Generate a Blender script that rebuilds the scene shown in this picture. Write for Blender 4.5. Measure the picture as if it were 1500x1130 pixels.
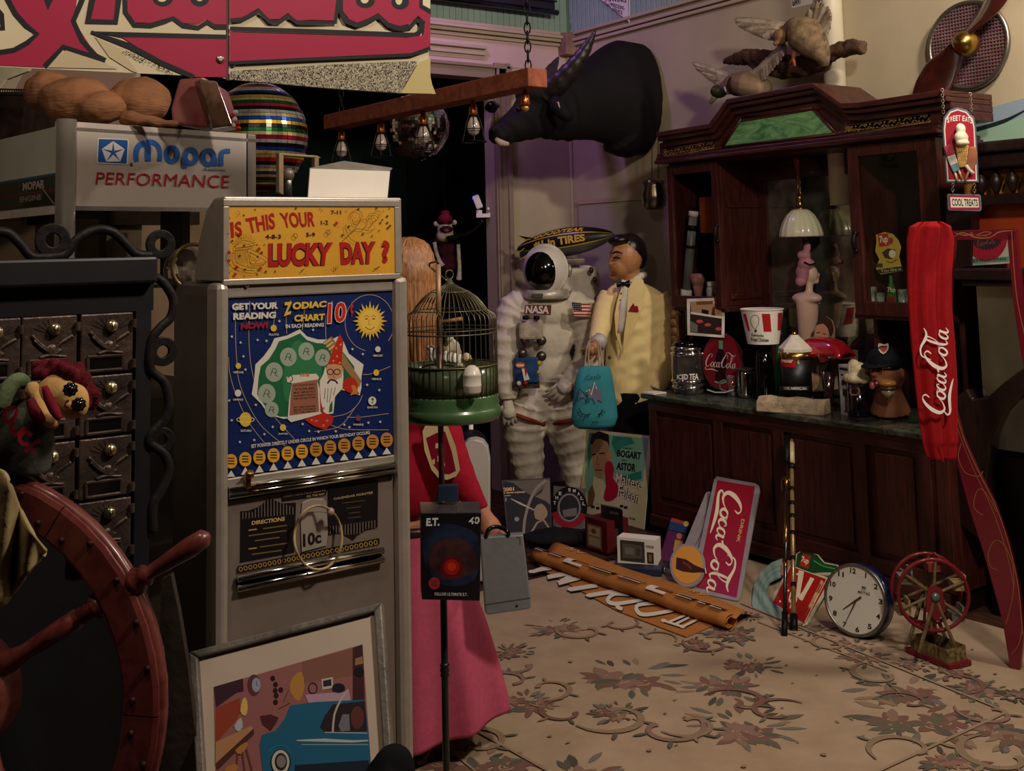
import bpy, bmesh, math, random
from math import sin, cos, pi, radians as rad
from mathutils import Vector as V, Matrix, noise as mnoise
from mathutils.geometry import tessellate_polygon
for o in list(bpy.data.objects): bpy.data.objects.remove(o)
random.seed(7)
S = bpy.context.scene; COL = S.collection
# ---------------- camera, exposure, world, lights ----------------
H = 1.7; F = 1612.3; PX, PY = 750.0, 205.0
def _axis(x, y): return V((x-PX, y-PY, F)).normalized()
_a = _axis(-374, 390); _b = _axis(3080, 310); _b = (_b-_a*_a.dot(_b)).normalized(); _u = _b.cross(_a)
if _u.y > 0: _u = -_u
R = Matrix((_b, _a, _u))                      # world = R @ (right, down, forward)
cam = bpy.data.objects.new('camera', bpy.data.cameras.new('camera')); COL.objects.link(cam)
r_, d_, f_ = R @ V((1,0,0)), R @ V((0,1,0)), R @ V((0,0,1))
cam.matrix_world = Matrix(((r_.x,-d_.x,-f_.x,0),(r_.y,-d_.y,-f_.y,0),(r_.z,-d_.z,-f_.z,H),(0,0,0,1)))
cam.data.sensor_width = 36; cam.data.lens = F/1500*36; cam.data.shift_y = -(565-PY)/1500
cam.data.clip_start = .05; S.camera = cam
S.view_settings.view_transform = 'Standard'; S.view_settings.look = 'None'
S.view_settings.gamma = 1; S.view_settings.use_curve_mapping = False; S.view_settings.exposure = 0.0
w = bpy.data.worlds.new('world'); S.world = w; w.use_nodes = True
w.node_tree.nodes['Background'].inputs[0].default_value = (1,.8,.65,1); w.node_tree.nodes['Background'].inputs[1].default_value = .02
def light(name, loc, to, energy, col, size=.4, kind='AREA', spread=180):
    l = bpy.data.lights.new(name, kind); o = bpy.data.objects.new(name, l); COL.objects.link(o)
    l.energy = energy; l.color = col; o.location = loc
    if kind == 'AREA': l.shape = 'DISK'; l.size = size; l.spread = rad(spread)
    else: l.shadow_soft_size = size
    o.rotation_euler = (V(to)-V(loc)).to_track_quat('-Z', 'Y').to_euler()
WARM = (1,.85,.70)
light('ceiling_lamp_front', (2.0,.2,3.7), (3.4,3.8,.9), 95, WARM, .35)
light('ceiling_lamp_right', (4.35,1.7,3.75), (4.5,4.2,1.6), 56, WARM, .25)
light('ceiling_lamp_left', (.1,1.5,3.3), (.7,3.0,1.8), 15, (1,.78,.62), .3)
light('purple_lamp', (3.3,5.8,4.2), (3.6,6.6,3.2), 21, (.62,.30,1.0), .3)
# ---------------- pixel helpers: a photograph pixel on a real plane or at a real depth ----------------
def ray(x, y): return R @ V(((x-PX)/F, (y-PY)/F, 1))
O3 = V((0,0,H))
def P(x, y, X=None, Y=None, Z=None, pl=None):
    r = ray(x, y)
    if pl: t = (pl[0]-O3).dot(pl[1])/r.dot(pl[1])
    elif X is not None: t = X/r.x
    elif Y is not None: t = Y/r.y
    else: t = (Z-H)/r.z
    return O3+r*t
def G(x, y, d): return O3+ray(x, y)*d
def plane3(a, b, c):
    n = (b-a).cross(c-a).normalized()
    if n.dot(O3-a) < 0: n = -n
    return (a, n)
# ---------------- materials ----------------
def hx(h, k=1.0):
    h = h.lstrip('#'); v = [int(h[i:i+2], 16)/255 for i in (0,2,4)]
    return tuple(min(1, k*(c/12.92 if c <= .04045 else ((c+.055)/1.055)**2.4)) for c in v)
MC = {}
def mat(col, rough=.6, metal=0, kind='plain', col2=None, sc=6, var=.25, bump=.0, stretch=(1,1,1), emit=0, coat=0, key=None):
    k = (col, rough, metal, kind, col2, sc, var, bump, stretch, emit, coat)
    if k in MC: return MC[k]
    m = bpy.data.materials.new(kind+'_'+str(col).strip('#')); m.use_nodes = True; MC[k] = m
    nt = m.node_tree; N = nt.nodes; L = nt.links; b = N['Principled BSDF']
    c = hx(col) if isinstance(col, str) else col
    b.inputs['Roughness'].default_value = rough; b.inputs['Metallic'].default_value = metal
    if rough >= .5 and not metal: b.inputs['Specular IOR Level'].default_value = .18
    if coat: b.inputs['Coat Weight'].default_value = coat; b.inputs['Coat Roughness'].default_value = .15
    if kind == 'glass':
        out = N['Material Output']; tr = N.new('ShaderNodeBsdfTransparent'); gl = N.new('ShaderNodeBsdfGlossy'); mx = N.new('ShaderNodeMixShader'); fr = N.new('ShaderNodeFresnel')
        tr.inputs[0].default_value = (*c, 1); gl.inputs['Roughness'].default_value = rough; fr.inputs[0].default_value = 1.45+sc*.0
        ge = N.new('ShaderNodeNewGeometry'); s1 = N.new('ShaderNodeMath'); s1.operation = 'SUBTRACT'; s1.inputs[0].default_value = 1; L.new(ge.outputs['Backfacing'], s1.inputs[1]); ml = N.new('ShaderNodeMath'); ml.operation = 'MULTIPLY'; L.new(fr.outputs[0], ml.inputs[0]); L.new(s1.outputs[0], ml.inputs[1]); L.new(ml.outputs[0], mx.inputs[0]); L.new(tr.outputs[0], mx.inputs[1]); L.new(gl.outputs[0], mx.inputs[2]); L.new(mx.outputs[0], out.inputs[0]); return m
    if kind == 'flat':
        b.inputs['Base Color'].default_value = (*c, 1)
        if emit: b.inputs['Emission Color'].default_value = (*c,1); b.inputs['Emission Strength'].default_value = emit
        return m
    tc = N.new('ShaderNodeTexCoord'); mp = N.new('ShaderNodeMapping'); mp.inputs['Scale'].default_value = stretch; L.new(tc.outputs['Object'], mp.inputs[0])
    nz = N.new('ShaderNodeTexNoise'); nz.inputs['Scale'].default_value = sc; nz.inputs['Detail'].default_value = 6; nz.inputs['Roughness'].default_value = .6; L.new(mp.outputs[0], nz.inputs['Vector'])
    rp = N.new('ShaderNodeValToRGB'); L.new(nz.outputs['Fac'], rp.inputs[0])
    c2 = (hx(col2) if isinstance(col2, str) else col2) if col2 else tuple(v*(1-var*2) for v in c)
    c1 = c if col2 else tuple(min(1, v*(1+var)) for v in c)
    rp.color_ramp.elements[0].position = .32; rp.color_ramp.elements[1].position = .68
    rp.color_ramp.elements[0].color = (*c2,1); rp.color_ramp.elements[1].color = (*c1,1)
    fac = nz.outputs['Fac']
    if kind == 'wood':
        mp.inputs['Scale'].default_value = stretch; nz.inputs['Distortion'].default_value = 1.2
    if kind == 'speckle':
        vo = N.new('ShaderNodeTexNoise'); vo.inputs['Scale'].default_value = sc; vo.inputs['Distortion'].default_value = 2.5; L.new(mp.outputs[0], vo.inputs['Vector']); L.new(vo.outputs['Fac'], rp.inputs[0])
        rp.color_ramp.elements[0].position = .48; rp.color_ramp.elements[1].position = .52
    if kind == 'marble':
        nz.inputs['Distortion'].default_value = 3; nz.inputs['Detail'].default_value = 10
    L.new(rp.outputs[0], b.inputs['Base Color'])
    if bump:
        n2 = N.new('ShaderNodeTexNoise'); n2.inputs['Scale'].default_value = sc*(6 if kind != 'wood' else 1); n2.inputs['Detail'].default_value = 4; L.new(mp.outputs[0], n2.inputs['Vector'])
        bp = N.new('ShaderNodeBump'); bp.inputs['Strength'].default_value = bump; bp.inputs['Distance'].default_value = .01; L.new(n2.outputs['Fac'], bp.inputs['Height']); L.new(bp.outputs[0], b.inputs['Normal'])
    if emit: L.new(rp.outputs[0], b.inputs['Emission Color']); b.inputs['Emission Strength'].default_value = emit
    return m
def flat(c, rough=.55, **k): return mat(c, rough, kind='flat', **k)
# ---------------- mesh builder ----------------
def basis(dirn):
    z = V(dirn).normalized(); x = z.orthogonal().normalized(); return x, z.cross(x), z
def smoothpts(pts, n=6, closed=False):
    pts = [V(p) if len(p) != 2 else V((p[0], p[1], 0)) for p in pts]; out = []; m = len(pts)
    if m < 3: return pts
    for i in range(m if closed else m-1):
        g = lambda j: pts[j % m] if closed else pts[max(0, min(m-1, j))]
        a, b, c, d = g(i-1), g(i), g(i+1), g(i+2)
        for k in range(n):
            t = k/n; out.append(.5*((2*b)+(c-a)*t+(2*a-5*b+4*c-d)*t*t+(3*b-a-3*c+d)*t**3))
    if not closed: out.append(pts[-1])
    return out
def lerpl(vals, n):
    if len(vals) == n: return list(vals)
    out = []
    for i in range(n):
        t = i/(n-1)*(len(vals)-1); j = min(int(t), len(vals)-2); out.append(vals[j]+(vals[j+1]-vals[j])*(t-j))
    return out
class MB:
    def __init__(s): s.v = []; s.f = []; s.mi = []; s.cur = 0
    def add(s, vs, fs):
        o = len(s.v); s.v += [V(p) for p in vs]; s.f += [tuple(i+o for i in f) for f in fs]; s.mi += [s.cur]*len(fs); return s
    def box(s, c, sz, rot=None, ch=0):
        c = V(c); hx_, hy, hz = sz[0]/2, sz[1]/2, sz[2]/2
        M_ = rot if rot else Matrix.Identity(3)
        vs = [c+M_ @ V((x*hx_, y*hy, z*hz)) for x in (-1,1) for y in (-1,1) for z in (-1,1)]
        return s.add(vs, [(0,1,3,2),(4,6,7,5),(0,4,5,1),(2,3,7,6),(0,2,6,4),(1,5,7,3)])
    def span(s, a, b): a, b = V(a), V(b); return s.box((a+b)/2, [abs(x) for x in (b-a)])
    def slab(s, q, n, th):            # polygon q (3D), thickness th along -n
        q = [V(p) for p in q]; n = V(n); m = len(q); vs = q+[p-n*th for p in q]
        tr = tessellate_polygon([q]); fs = [tuple(t) for t in tr]+[tuple(i+m for i in reversed(t)) for t in tr]
        fs += [(i, i+m, (i+1) % m+m, (i+1) % m) for i in range(m)]
        return s.add(vs, fs)
    def tube(s, pts, r, n=8, cap=True, closed=False, sm=0, flatz=None):
        pts = [V(p) for p in pts]
        if sm:
            m0 = len(pts); pts = smoothpts(pts, sm, closed)
        rs = lerpl(r, len(pts)) if isinstance(r, (list, tuple)) else [r]*len(pts)
        vs = []; px = None; m = len(pts)
        for i, p in enumerate(pts):
            if closed: t = pts[(i+1) % m]-pts[i-1]
            else: t = pts[min(i+1, m-1)]-pts[max(i-1, 0)]
            if t.length < 1e-9: t = V((0,0,1))
            t.normalize()
            if px is None: px = t.orthogonal().normalized()
            x = (px-t*px.dot(t)).normalized(); y = t.cross(x); px = x
            for k in range(n):
                a = 2*pi*k/n; vs.append(p+(x*cos(a)+y*sin(a))*rs[i])
        fs = []
        for i in range(m if closed else m-1):
            for k in range(n): fs.append((i*n+k, i*n+(k+1) % n, ((i+1) % m)*n+(k+1) % n, ((i+1) % m)*n+k))
        if cap and not closed: fs += [tuple(reversed(range(n))), tuple((m-1)*n+k for k in range(n))]
        return s.add(vs, fs)
    def cyl(s, a, b, r0, r1=None, n=16): return s.tube([a, b], [r0, r0 if r1 is None else r1], n)
    def lathe(s, o, prof, ax=(0,0,1), n=24, cap=True, sx=1, flute=None):
        x, y, z = basis(ax) if tuple(ax) != (0,0,1) else (V((1,0,0)), V((0,1,0)), V((0,0,1)))
        o = V(o); vs = []; m = len(prof)
        for r, h in prof:
            for k in range(n):
                a = 2*pi*k/n; rr = r*(1+(flute[0]*cos(flute[1]*a) if flute else 0)); vs.append(o+(x*cos(a)*sx+y*sin(a))*rr+z*h)
        fs = [(i*n+k, i*n+(k+1) % n, (i+1)*n+(k+1) % n, (i+1)*n+k) for i in range(m-1) for k in range(n)]
        if cap: fs += [tuple(reversed(range(n))), tuple((m-1)*n+k for k in range(n))]
        return s.add(vs, fs)
    def ell(s, c, r, rot=None, n=16, m=10):
        c = V(c); r = (r,)*3 if isinstance(r, (int, float)) else r; M_ = rot if rot else Matrix.Identity(3); vs = []
        for i in range(1, m):
            th = pi*i/m
            for k in range(n):
                a = 2*pi*k/n; vs.append(c+M_ @ V((r[0]*sin(th)*cos(a), r[1]*sin(th)*sin(a), r[2]*cos(th))))
        vs += [c+M_ @ V((0,0,r[2])), c-M_ @ V((0,0,r[2]))]; q = (m-1)*n
        fs = [(i*n+k, (i+1)*n+k, (i+1)*n+(k+1) % n, i*n+(k+1) % n) for i in range(m-2) for k in range(n)]
        fs += [(q, k, (k+1) % n) for k in range(n)]+[(q+1, (m-2)*n+(k+1) % n, (m-2)*n+k) for k in range(n)]
        return s.add(vs, fs)
    def loft(s, rings, cap=True):
        n = len(rings[0]); vs = [p for r in rings for p in r]; m = len(rings)
        fs = [(i*n+k, i*n+(k+1) % n, (i+1)*n+(k+1) % n, (i+1)*n+k) for i in range(m-1) for k in range(n)]
        if cap: fs += [tuple(reversed(range(n))), tuple((m-1)*n+k for k in range(n))]
        return s.add(vs, fs)
    def grid(s, fn, nu, nv, th=0):
        vs = [fn(i/nu, j/nv) for j in range(nv+1) for i in range(nu+1)]
        return s.add(vs, [(j*(nu+1)+i, j*(nu+1)+i+1, (j+1)*(nu+1)+i+1, (j+1)*(nu+1)+i) for j in range(nv) for i in range(nu)])
    def out(s, name, m, parent=None, smooth=False, bevel=0, remesh=0, smo=0, solid=0, sub=0, stuff=False, disp=None):
        if isinstance(parent, bpy.types.Object): o0 = V(parent.get('o_', None) or (0,0,0)) if False else ORG.get(parent.name, V((0,0,0)))
        else: o0 = None
        if o0 is None:
            xs = [p.x for p in s.v]; ys = [p.y for p in s.v]; zs = [p.z for p in s.v]
            o0 = V(((min(xs)+max(xs))/2, (min(ys)+max(ys))/2, min(zs))); loc = o0
        else: loc = V((0,0,0))
        me = bpy.data.meshes.new(name); me.from_pydata([tuple(p-o0) for p in s.v], [], s.f)
        for q in (m if isinstance(m, list) else [m]): me.materials.append(q)
        if any(s.mi): me.polygons.foreach_set('material_index', s.mi)
        bm = bmesh.new(); bm.from_mesh(me); bmesh.ops.recalc_face_normals(bm, faces=bm.faces); bm.to_mesh(me); bm.free()
        if smooth: me.polygons.foreach_set('use_smooth', [True]*len(me.polygons))
        o = bpy.data.objects.new(name, me); COL.objects.link(o); o.location = loc; ORG[o.name] = o0
        if parent: o.parent = parent
        if solid: q = o.modifiers.new('s', 'SOLIDIFY'); q.thickness = solid; q.offset = 0
        if remesh:
            q = o.modifiers.new('r', 'REMESH'); q.mode = 'VOXEL'; q.voxel_size = remesh; q.use_smooth_shade = True
            if smo: q = o.modifiers.new('m', 'SMOOTH'); q.factor = .6; q.iterations = smo
        if sub: q = o.modifiers.new('u', 'SUBSURF'); q.levels = sub; q.render_levels = sub
        if disp:
            tx = bpy.data.textures.new('d', 'CLOUDS'); tx.noise_scale = disp[1]; q = o.modifiers.new('d', 'DISPLACE'); q.texture = tx; q.strength = disp[0]; q.texture_coords = 'LOCAL'
        if bevel: q = o.modifiers.new('b', 'BEVEL'); q.width = bevel; q.segments = 2; q.limit_method = 'ANGLE'
        if stuff: o['kind'] = 'stuff'
        return o
ORG = {}
def tag(o, label, cat, group=None):
    o['label'] = label; o['category'] = cat
    if group: o['group'] = group
    return o
def T(name, label, cat, loc, group=None):
    o = bpy.data.objects.new(name, None); COL.objects.link(o); o.location = V(loc); o.empty_display_size = .05; ORG[o.name] = V(loc)
    return tag(o, label, cat, group)
def struct(o): o['kind'] = 'structure'; return o
def copy_thing(o, delta, label, rz=0):
    c = o.copy(); COL.objects.link(c); c.location = o.location+V(delta); c.rotation_euler.z += rz; c['label'] = label
    def rec(s_, d_):
        for ch in list(s_.children):
            k = ch.copy(); COL.objects.link(k); k.parent = d_; rec(ch, k)
    rec(o, c); return c
# ---------------- flat print: polygons, ribbons and letters on a real surface ----------------
_tx = {}
def textmesh(t, bold=0.0, shear=0.0):
    k = (t, bold, shear)
    if k in _tx: return _tx[k]
    cu = bpy.data.curves.new('t', 'FONT'); cu.body = t; cu.offset = bold; cu.shear = shear; cu.resolution_u = 3
    o = bpy.data.objects.new('t', cu); COL.objects.link(o); dg = bpy.context.evaluated_depsgraph_get()
    me = bpy.data.meshes.new_from_object(o.evaluated_get(dg)); vs = [v.co.copy() for v in me.vertices]; fs = [tuple(p.vertices) for p in me.polygons]
    bpy.data.objects.remove(o); bpy.data.curves.remove(cu); bpy.data.meshes.remove(me)
    xs = [v.x for v in vs]; ys = [v.y for v in vs]; x0, x1, y0, y1 = min(xs), max(xs), min(ys), max(ys)
    _tx[k] = ([((v.x-x0)/(x1-x0), (v.y-y0)/(y1-y0)) for v in vs], fs); return _tx[k]
class Art:
    def __init__(s, fmap, nrm, pre=(0,0,1,1), lift=.0012, step=.00005):
        s.f = fmap; s.n = nrm; s.pre = pre; s.k = lift; s.step = step; s.mb = MB(); s.cols = []; s.keys = []
    def ci(s, c):
        if c not in s.keys: s.keys.append(c)
        s.mb.cur = s.keys.index(c)
    def pt(s, x, y):
        x, y = s.pre[0]+x*s.pre[2], s.pre[1]+y*s.pre[3]
        n = s.n(x, y) if callable(s.n) else s.n
        return s.f(x, y)+n*s.k
    def raw(s, pts, fs, c): s.ci(c); s.mb.add([s.pt(*p[:2]) for p in pts], fs); s.k += s.step
    def poly(s, pts, c, sm=0):
        if sm: pts = [(p.x, p.y) for p in smoothpts(pts, sm, True)]
        s.raw(pts, [tuple(t) for t in tessellate_polygon([[V((p[0], p[1], 0)) for p in pts]])], c); return s
    def quad(s, q, c, nu=10, nv=4):
        TL, TR, BR, BL = q; g = lambda u, v: tuple((TL[i]*(1-u)+TR[i]*u)*(1-v)+(BL[i]*(1-u)+BR[i]*u)*v for i in (0,1))
        s.raw([g(i/nu, j/nv) for j in range(nv+1) for i in range(nu+1)], [(j*(nu+1)+i, j*(nu+1)+i+1, (j+1)*(nu+1)+i+1, (j+1)*(nu+1)+i) for j in range(nv) for i in range(nu)], c); return s
    def rect(s, x0, y0, x1, y1, c): return s.poly([(x0,y0),(x1,y0),(x1,y1),(x0,y1)], c)
    def oval(s, x, y, rx, ry, c, n=28, a0=0, a1=360):
        if a1-a0 >= 360: return s.poly([(x+rx*cos(2*pi*i/n), y+ry*sin(2*pi*i/n)) for i in range(n)], c)
        return s.poly([(x+rx*cos(rad(a0+(a1-a0)*i/n)), y+ry*sin(rad(a0+(a1-a0)*i/n))) for i in range(n+1)], c)
    def line(s, pts, w, c, sm=0, closed=False):
        if sm and len(pts) > 2: pts = [(p.x, p.y) for p in smoothpts(pts, sm, closed)]
        n = len(pts); ws = lerpl(w, n) if isinstance(w, (list, tuple)) else [w]*n; vs = []
        for i in range(n):
            a = pts[(i-1) % n] if closed else pts[max(i-1, 0)]; b = pts[(i+1) % n] if closed else pts[min(i+1, n-1)]
            dx, dy = b[0]-a[0], b[1]-a[1]; L_ = math.hypot(dx, dy) or 1; nx, ny = -dy/L_*ws[i]/2, dx/L_*ws[i]/2
            vs += [(pts[i][0]+nx, pts[i][1]+ny), (pts[i][0]-nx, pts[i][1]-ny)]
        fs = [(2*i, 2*i+1, (2*i+3) % (2*n), (2*i+2) % (2*n)) for i in range(n if closed else n-1)]
        s.raw(vs, fs, c); return s
    def ring(s, x, y, rx, ry, w, c, n=32, a0=0, a1=360):
        pts = [(x+rx*cos(rad(a0+(a1-a0)*i/n)), y+ry*sin(rad(a0+(a1-a0)*i/n))) for i in range(n if a1-a0 >= 360 else n+1)]
        return s.line(pts, w, c, closed=a1-a0 >= 360)
    def star(s, x, y, r, c, n=5, r2=.4, rot=-90):
        return s.poly([(x+(r if i % 2 == 0 else r*r2)*cos(rad(rot+180*i/n)), y+(r if i % 2 == 0 else r*r2)*sin(rad(rot+180*i/n))) for i in range(2*n)], c)
    def text(s, t, q, c, bold=0.0, shear=0.0):      # q: TL,TR,BR,BL (or x0,y0,x1,y1)
        if len(q) == 4 and not isinstance(q[0], (tuple, list)): q = [(q[0],q[1]),(q[2],q[1]),(q[2],q[3]),(q[0],q[3])]
        vs, fs = textmesh(t, bold, shear); TL, TR, BR, BL = q
        g = lambda u, v: tuple((BL[i]*(1-u)+BR[i]*u)*(1-v)+(TL[i]*(1-u)+TR[i]*u)*v for i in (0,1))
        s.raw([g(*p) for p in vs], fs, c); return s
    def out(s, name, parent, rough=.5):
        ms = [k if isinstance(k, bpy.types.Material) else flat(k, rough) for k in s.keys]
        return s.mb.out(name, ms, parent)
def art_pl(pl, pre=(0,0,1,1), **k): return Art(lambda x, y: P(x, y, pl=pl), pl[1], pre, **k)
def art_q(TL, TR, BR, BL, w=1, h=1, **k):   # local coordinates 0..w, 0..h (y down) on a 3D quad
    n = (TR-TL).cross(BL-TL).normalized()
    if n.dot(O3-TL) < 0: n = -n
    return Art(lambda x, y: (TL*(1-x/w)+TR*(x/w))*(1-y/h)+(BL*(1-x/w)+BR*(x/w))*(y/h), n, **k)
COKE = [([(.66,.72),(.74,.9),(.62,1.02),(.4,.88),(.2,.55),(.14,.22),(.3,.03),(.52,.12),(.66,.28)], [.03,.06,.03,.1,.15,.13,.07,.04,.02]),
 ([(.24,.06),(.1,-.1),(.25,-.22),(.8,-.16),(1.3,-.24),(1.52,-.3)], [.03,.06,.08,.12,.07,.01]),
 ([(.86,.4),(.74,.34),(.68,.14),(.78,.02),(.9,.1),(.96,.3),(.86,.4),(1.02,.38)], [.03,.07,.1,.06,.08,.06,.03,.02]),
 ([(1.22,.32),(1.18,.42),(1.06,.32),(1.02,.12),(1.12,.02),(1.26,.14)], [.04,.03,.08,.1,.05,.02]),
 ([(1.54,.36),(1.44,.42),(1.33,.3),(1.3,.1),(1.38,.02),(1.48,.14),(1.58,.42)], [.03,.04,.08,.09,.05,.03,.05]),
 ([(1.58,.42),(1.53,.12),(1.6,.02),(1.7,.12)], [.08,.09,.05,.02]), ([(1.68,.36),(1.82,.42)], .06),
 ([(2.34,.72),(2.42,.9),(2.3,1.02),(2.1,.88),(1.9,.55),(1.84,.22),(1.98,.03),(2.2,.12),(2.32,.28)], [.03,.06,.03,.1,.15,.13,.07,.04,.02]),
 ([(2.12,.72),(2.2,1.12),(2.5,1.2),(2.85,1.02),(3.1,.98),(3.28,1.1)], [.02,.05,.07,.12,.07,.02]),
 ([(2.54,.4),(2.42,.34),(2.36,.14),(2.46,.02),(2.58,.1),(2.64,.3),(2.54,.4),(2.7,.38)], [.03,.07,.1,.06,.08,.06,.03,.02]),
 ([(2.72,.3),(2.9,.6),(2.98,.9),(2.9,1.0),(2.82,.8),(2.76,.3),(2.82,.04),(2.94,.12)], [.02,.03,.05,.04,.08,.1,.06,.02]),
 ([(3.24,.36),(3.14,.42),(3.03,.3),(3.0,.1),(3.08,.02),(3.18,.14),(3.28,.42)], [.03,.04,.08,.09,.05,.03,.05]),
 ([(3.28,.42),(3.23,.12),(3.3,.02),(3.42,.14)], [.08,.09,.05,.02])]
def coke(A, org, ux, uy, c, k=1.0):       # org = baseline start, ux/uy = vectors for one unit
    s = math.hypot(*ux)
    for pts, w_ in COKE:
        q = [(org[0]+ux[0]*x+uy[0]*y, org[1]+ux[1]*x+uy[1]*y) for x, y in pts]
        A.line(q, [x*s*k for x in w_] if isinstance(w_, list) else w_*s*k, c, sm=5)
# ---------------- materials shared ----------------
XW, YB = 5.137, 6.595; XC = 4.487; XH = 4.787
cream = mat('#b5a78c', .75, sc=2, var=.06); teal = mat('#8fa79c', .7, sc=3, var=.08); pinkw = mat('#c3a9a0', .7, sc=2, var=.05)
trimm = mat('#b4a28c', .55, sc=2, var=.05)
wood = mat('#50231d', .36, kind='wood', col2='#28100d', sc=5, stretch=(9,9,.9), bump=.08)
woodh = mat('#50231d', .36, kind='wood', col2='#28100d', sc=5, stretch=(6,.8,9), bump=.08)
darkw = mat('#2a1512', .4, kind='wood', col2='#150a09', sc=5, stretch=(6,6,.9), bump=.05)
black = mat('#0c0b0b', .5, sc=8, var=.2); blackg = mat('#050505', .12, sc=3, var=.1)
chrome = mat('#c9c6c0', .12, 1, sc=3, var=.03); brass = mat('#b08a45', .28, 1, sc=8, var=.15); steel = mat('#8d877f', .35, .9, sc=6, var=.1)
white = mat('#e6e0d6', .5, sc=4, var=.04); paper = mat('#e2dccf', .7, sc=3, var=.03)
clear = mat('#f4f6f2', .04, kind='glass'); 
# ---------------- room ----------------
struct(MB().span((-3.2,-2.6,-.05), (XW,YB+2.3,0)).out('floor', mat('#4a3024', .5, kind='wood', col2='#2a1a14', sc=4, stretch=(8,1,1)), None))
struct(MB().span((-3.2,-2.6,4.6), (XW+.1,YB+2.3,4.7)).out('ceiling', mat('#8d8474', .8), None))
struct(MB().span((XW,-2.6,0), (XW+.12,YB+.12,4.6)).out('wall_right', cream, None))
struct(MB().span((-3.3,-2.6,0), (-3.2,YB+2.3,4.6)).out('wall_left', mat('#6b5a4c', .8), None))
struct(MB().span((-3.3,-2.7,0), (XW+.1,-2.6,4.6)).out('wall_front', mat('#6b5a4c', .8), None))
DX0, DX1, DZ = 1.9, 4.43, 2.93
m = MB(); m.span((DX1,YB,0), (XW,YB+.12,4.6)); m.span((DX0,YB,DZ), (DX1,YB+.12,4.6)); m.span((-3.2,YB,0), (DX0,YB+.12,4.6))
struct(m.out('wall_back', [cream], None))
struct(MB().span((DX0-.05,YB-.006,DZ+.1), (XW-.02,YB+.001,3.24)).out('trim_1', pinkw, None))
m = MB(); m.span((-3.2,YB+2.2,0), (XW,YB+2.3,4.6)); m.span((XW-.2,YB+.12,0), (XW-.1,YB+2.2,4.6)); m.span((-3.2,YB+.12,3.4),(XW,YB+2.2,3.5))
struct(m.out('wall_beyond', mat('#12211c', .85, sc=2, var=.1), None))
# casings and mouldings
m = MB(); m.span((DX1,YB-.03,0), (DX1+.13,YB,DZ+.12)); m.span((DX1+.012,YB-.045,0), (DX1+.035,YB-.03,DZ+.1)); m.span((DX1+.095,YB-.05,0), (DX1+.13,YB-.03,DZ+.12))
m.span((DX0-.1,YB-.03,DZ), (DX1+.13,YB,DZ+.1)); m.span((DX0-.1,YB-.05,DZ+.075), (DX1+.15,YB-.03,DZ+.1))
struct(m.out('trim_2', mat('#8c7b68', .55, sc=2, var=.08), None, bevel=.004))
ZM = 3.22
m = MB()
for dz, p in ((0,.03), (.03,.05), (.055,.07), (.085,.045)): m.span((DX0-.3,YB-p,ZM+dz), (XW-.1,YB,ZM+dz+.024))
for dz, p in ((0,.012), (.03,.03), (.075,.045)): m.span((2.6,YB-p,ZM-.155+dz), (4.36,YB,ZM-.155+dz+.02+dz*.1))
for dz, p in ((0,.03), (.03,.045), (.085,.035)): m.span((XW-p,-2.5,ZM+dz), (XW,YB-.1,ZM+dz+.024))
struct(m.out('trim_3', trimm, None, bevel=.004))
struct(MB().span((XW-.1,YB-.11,ZM-.07), (XW,YB,ZM+.1)).out('trim_4', mat('#8f745f', .6), None, bevel=.006))
wb = struct(MB().span((XW-.012,-2.5,ZM+.11), (XW,YB,4.6)).out('trim_5', teal, None)); m = MB(); y = 1.0
while y < YB-.02: m.span((XW-.018,y,ZM+.11), (XW-.011,y+.047,4.6)); y += .052
m.out('beadboard', teal, wb, bevel=.003, stuff=True)
wb = struct(MB().span((2.4,YB-.012,ZM+.11), (XW-.018,YB,4.6)).out('trim_6', teal, None)); m = MB(); x = 2.4
while x < XW-.06: m.span((x,YB-.018,ZM+.11), (x+.047,YB-.011,4.6)); x += .052
m.out('beadboard', teal, wb, bevel=.003, stuff=True)
# battens and the grey panel door beside the corner
m = MB(); m.tube([(XW-.012,YB-.012,0), (XW-.012,YB-.012,ZM)], .014, 8); struct(m.out('trim_7', cream, None))
a = P(848,300,X=XW); b = P(1000,296,X=XW)
m = MB(); m.span((XW-.03,a.y-.03,0), (XW,b.y+.1,a.z)); dr = struct(m.out('door_1', mat('#a9a093', .6, sc=2, var=.04), None, bevel=.004))
m = MB(); m.span((XW-.04,a.y-.03,a.z), (XW,b.y+.1,a.z+.03)); m.out('top_rail', trimm, dr)
# white pipe on the right wall
pp = P(1222,100,X=XW-.06)
m = MB(); m.tube([(pp.x,pp.y,1.9), (pp.x,pp.y,4.5)], .062, 24)
tag(m.out('wall_pipe', mat('#cfc6ae', .4, sc=2, var=.03), None, smooth=True), 'thick cream painted pipe running up the wall behind the ducks', 'pipe')
# purple lit blind above the doorway
a = P(628,-2,Y=YB-.12); b = P(812,22,Y=YB-.12)
t = T('window_blind', 'black roller blind with purple sheen above the doorway', 'blind', (a.x,YB-.12,a.z))
MB().span((a.x-.6,YB-.13,b.z+.03), (b.x,YB-.1,b.z+.6)).out('blind_cloth', mat('#1d1724', .35, sc=3, var=.3), t)
m = MB(); m.cyl((a.x-.6,YB-.12,b.z+.02), (b.x+.03,YB-.12,b.z+.02), .022); m.cyl((a.x-.6,YB-.14,b.z+.1), (b.x+.01,YB-.14,b.z+.1), .008); m.out('bottom_bar', blackg, t, smooth=True)
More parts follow.
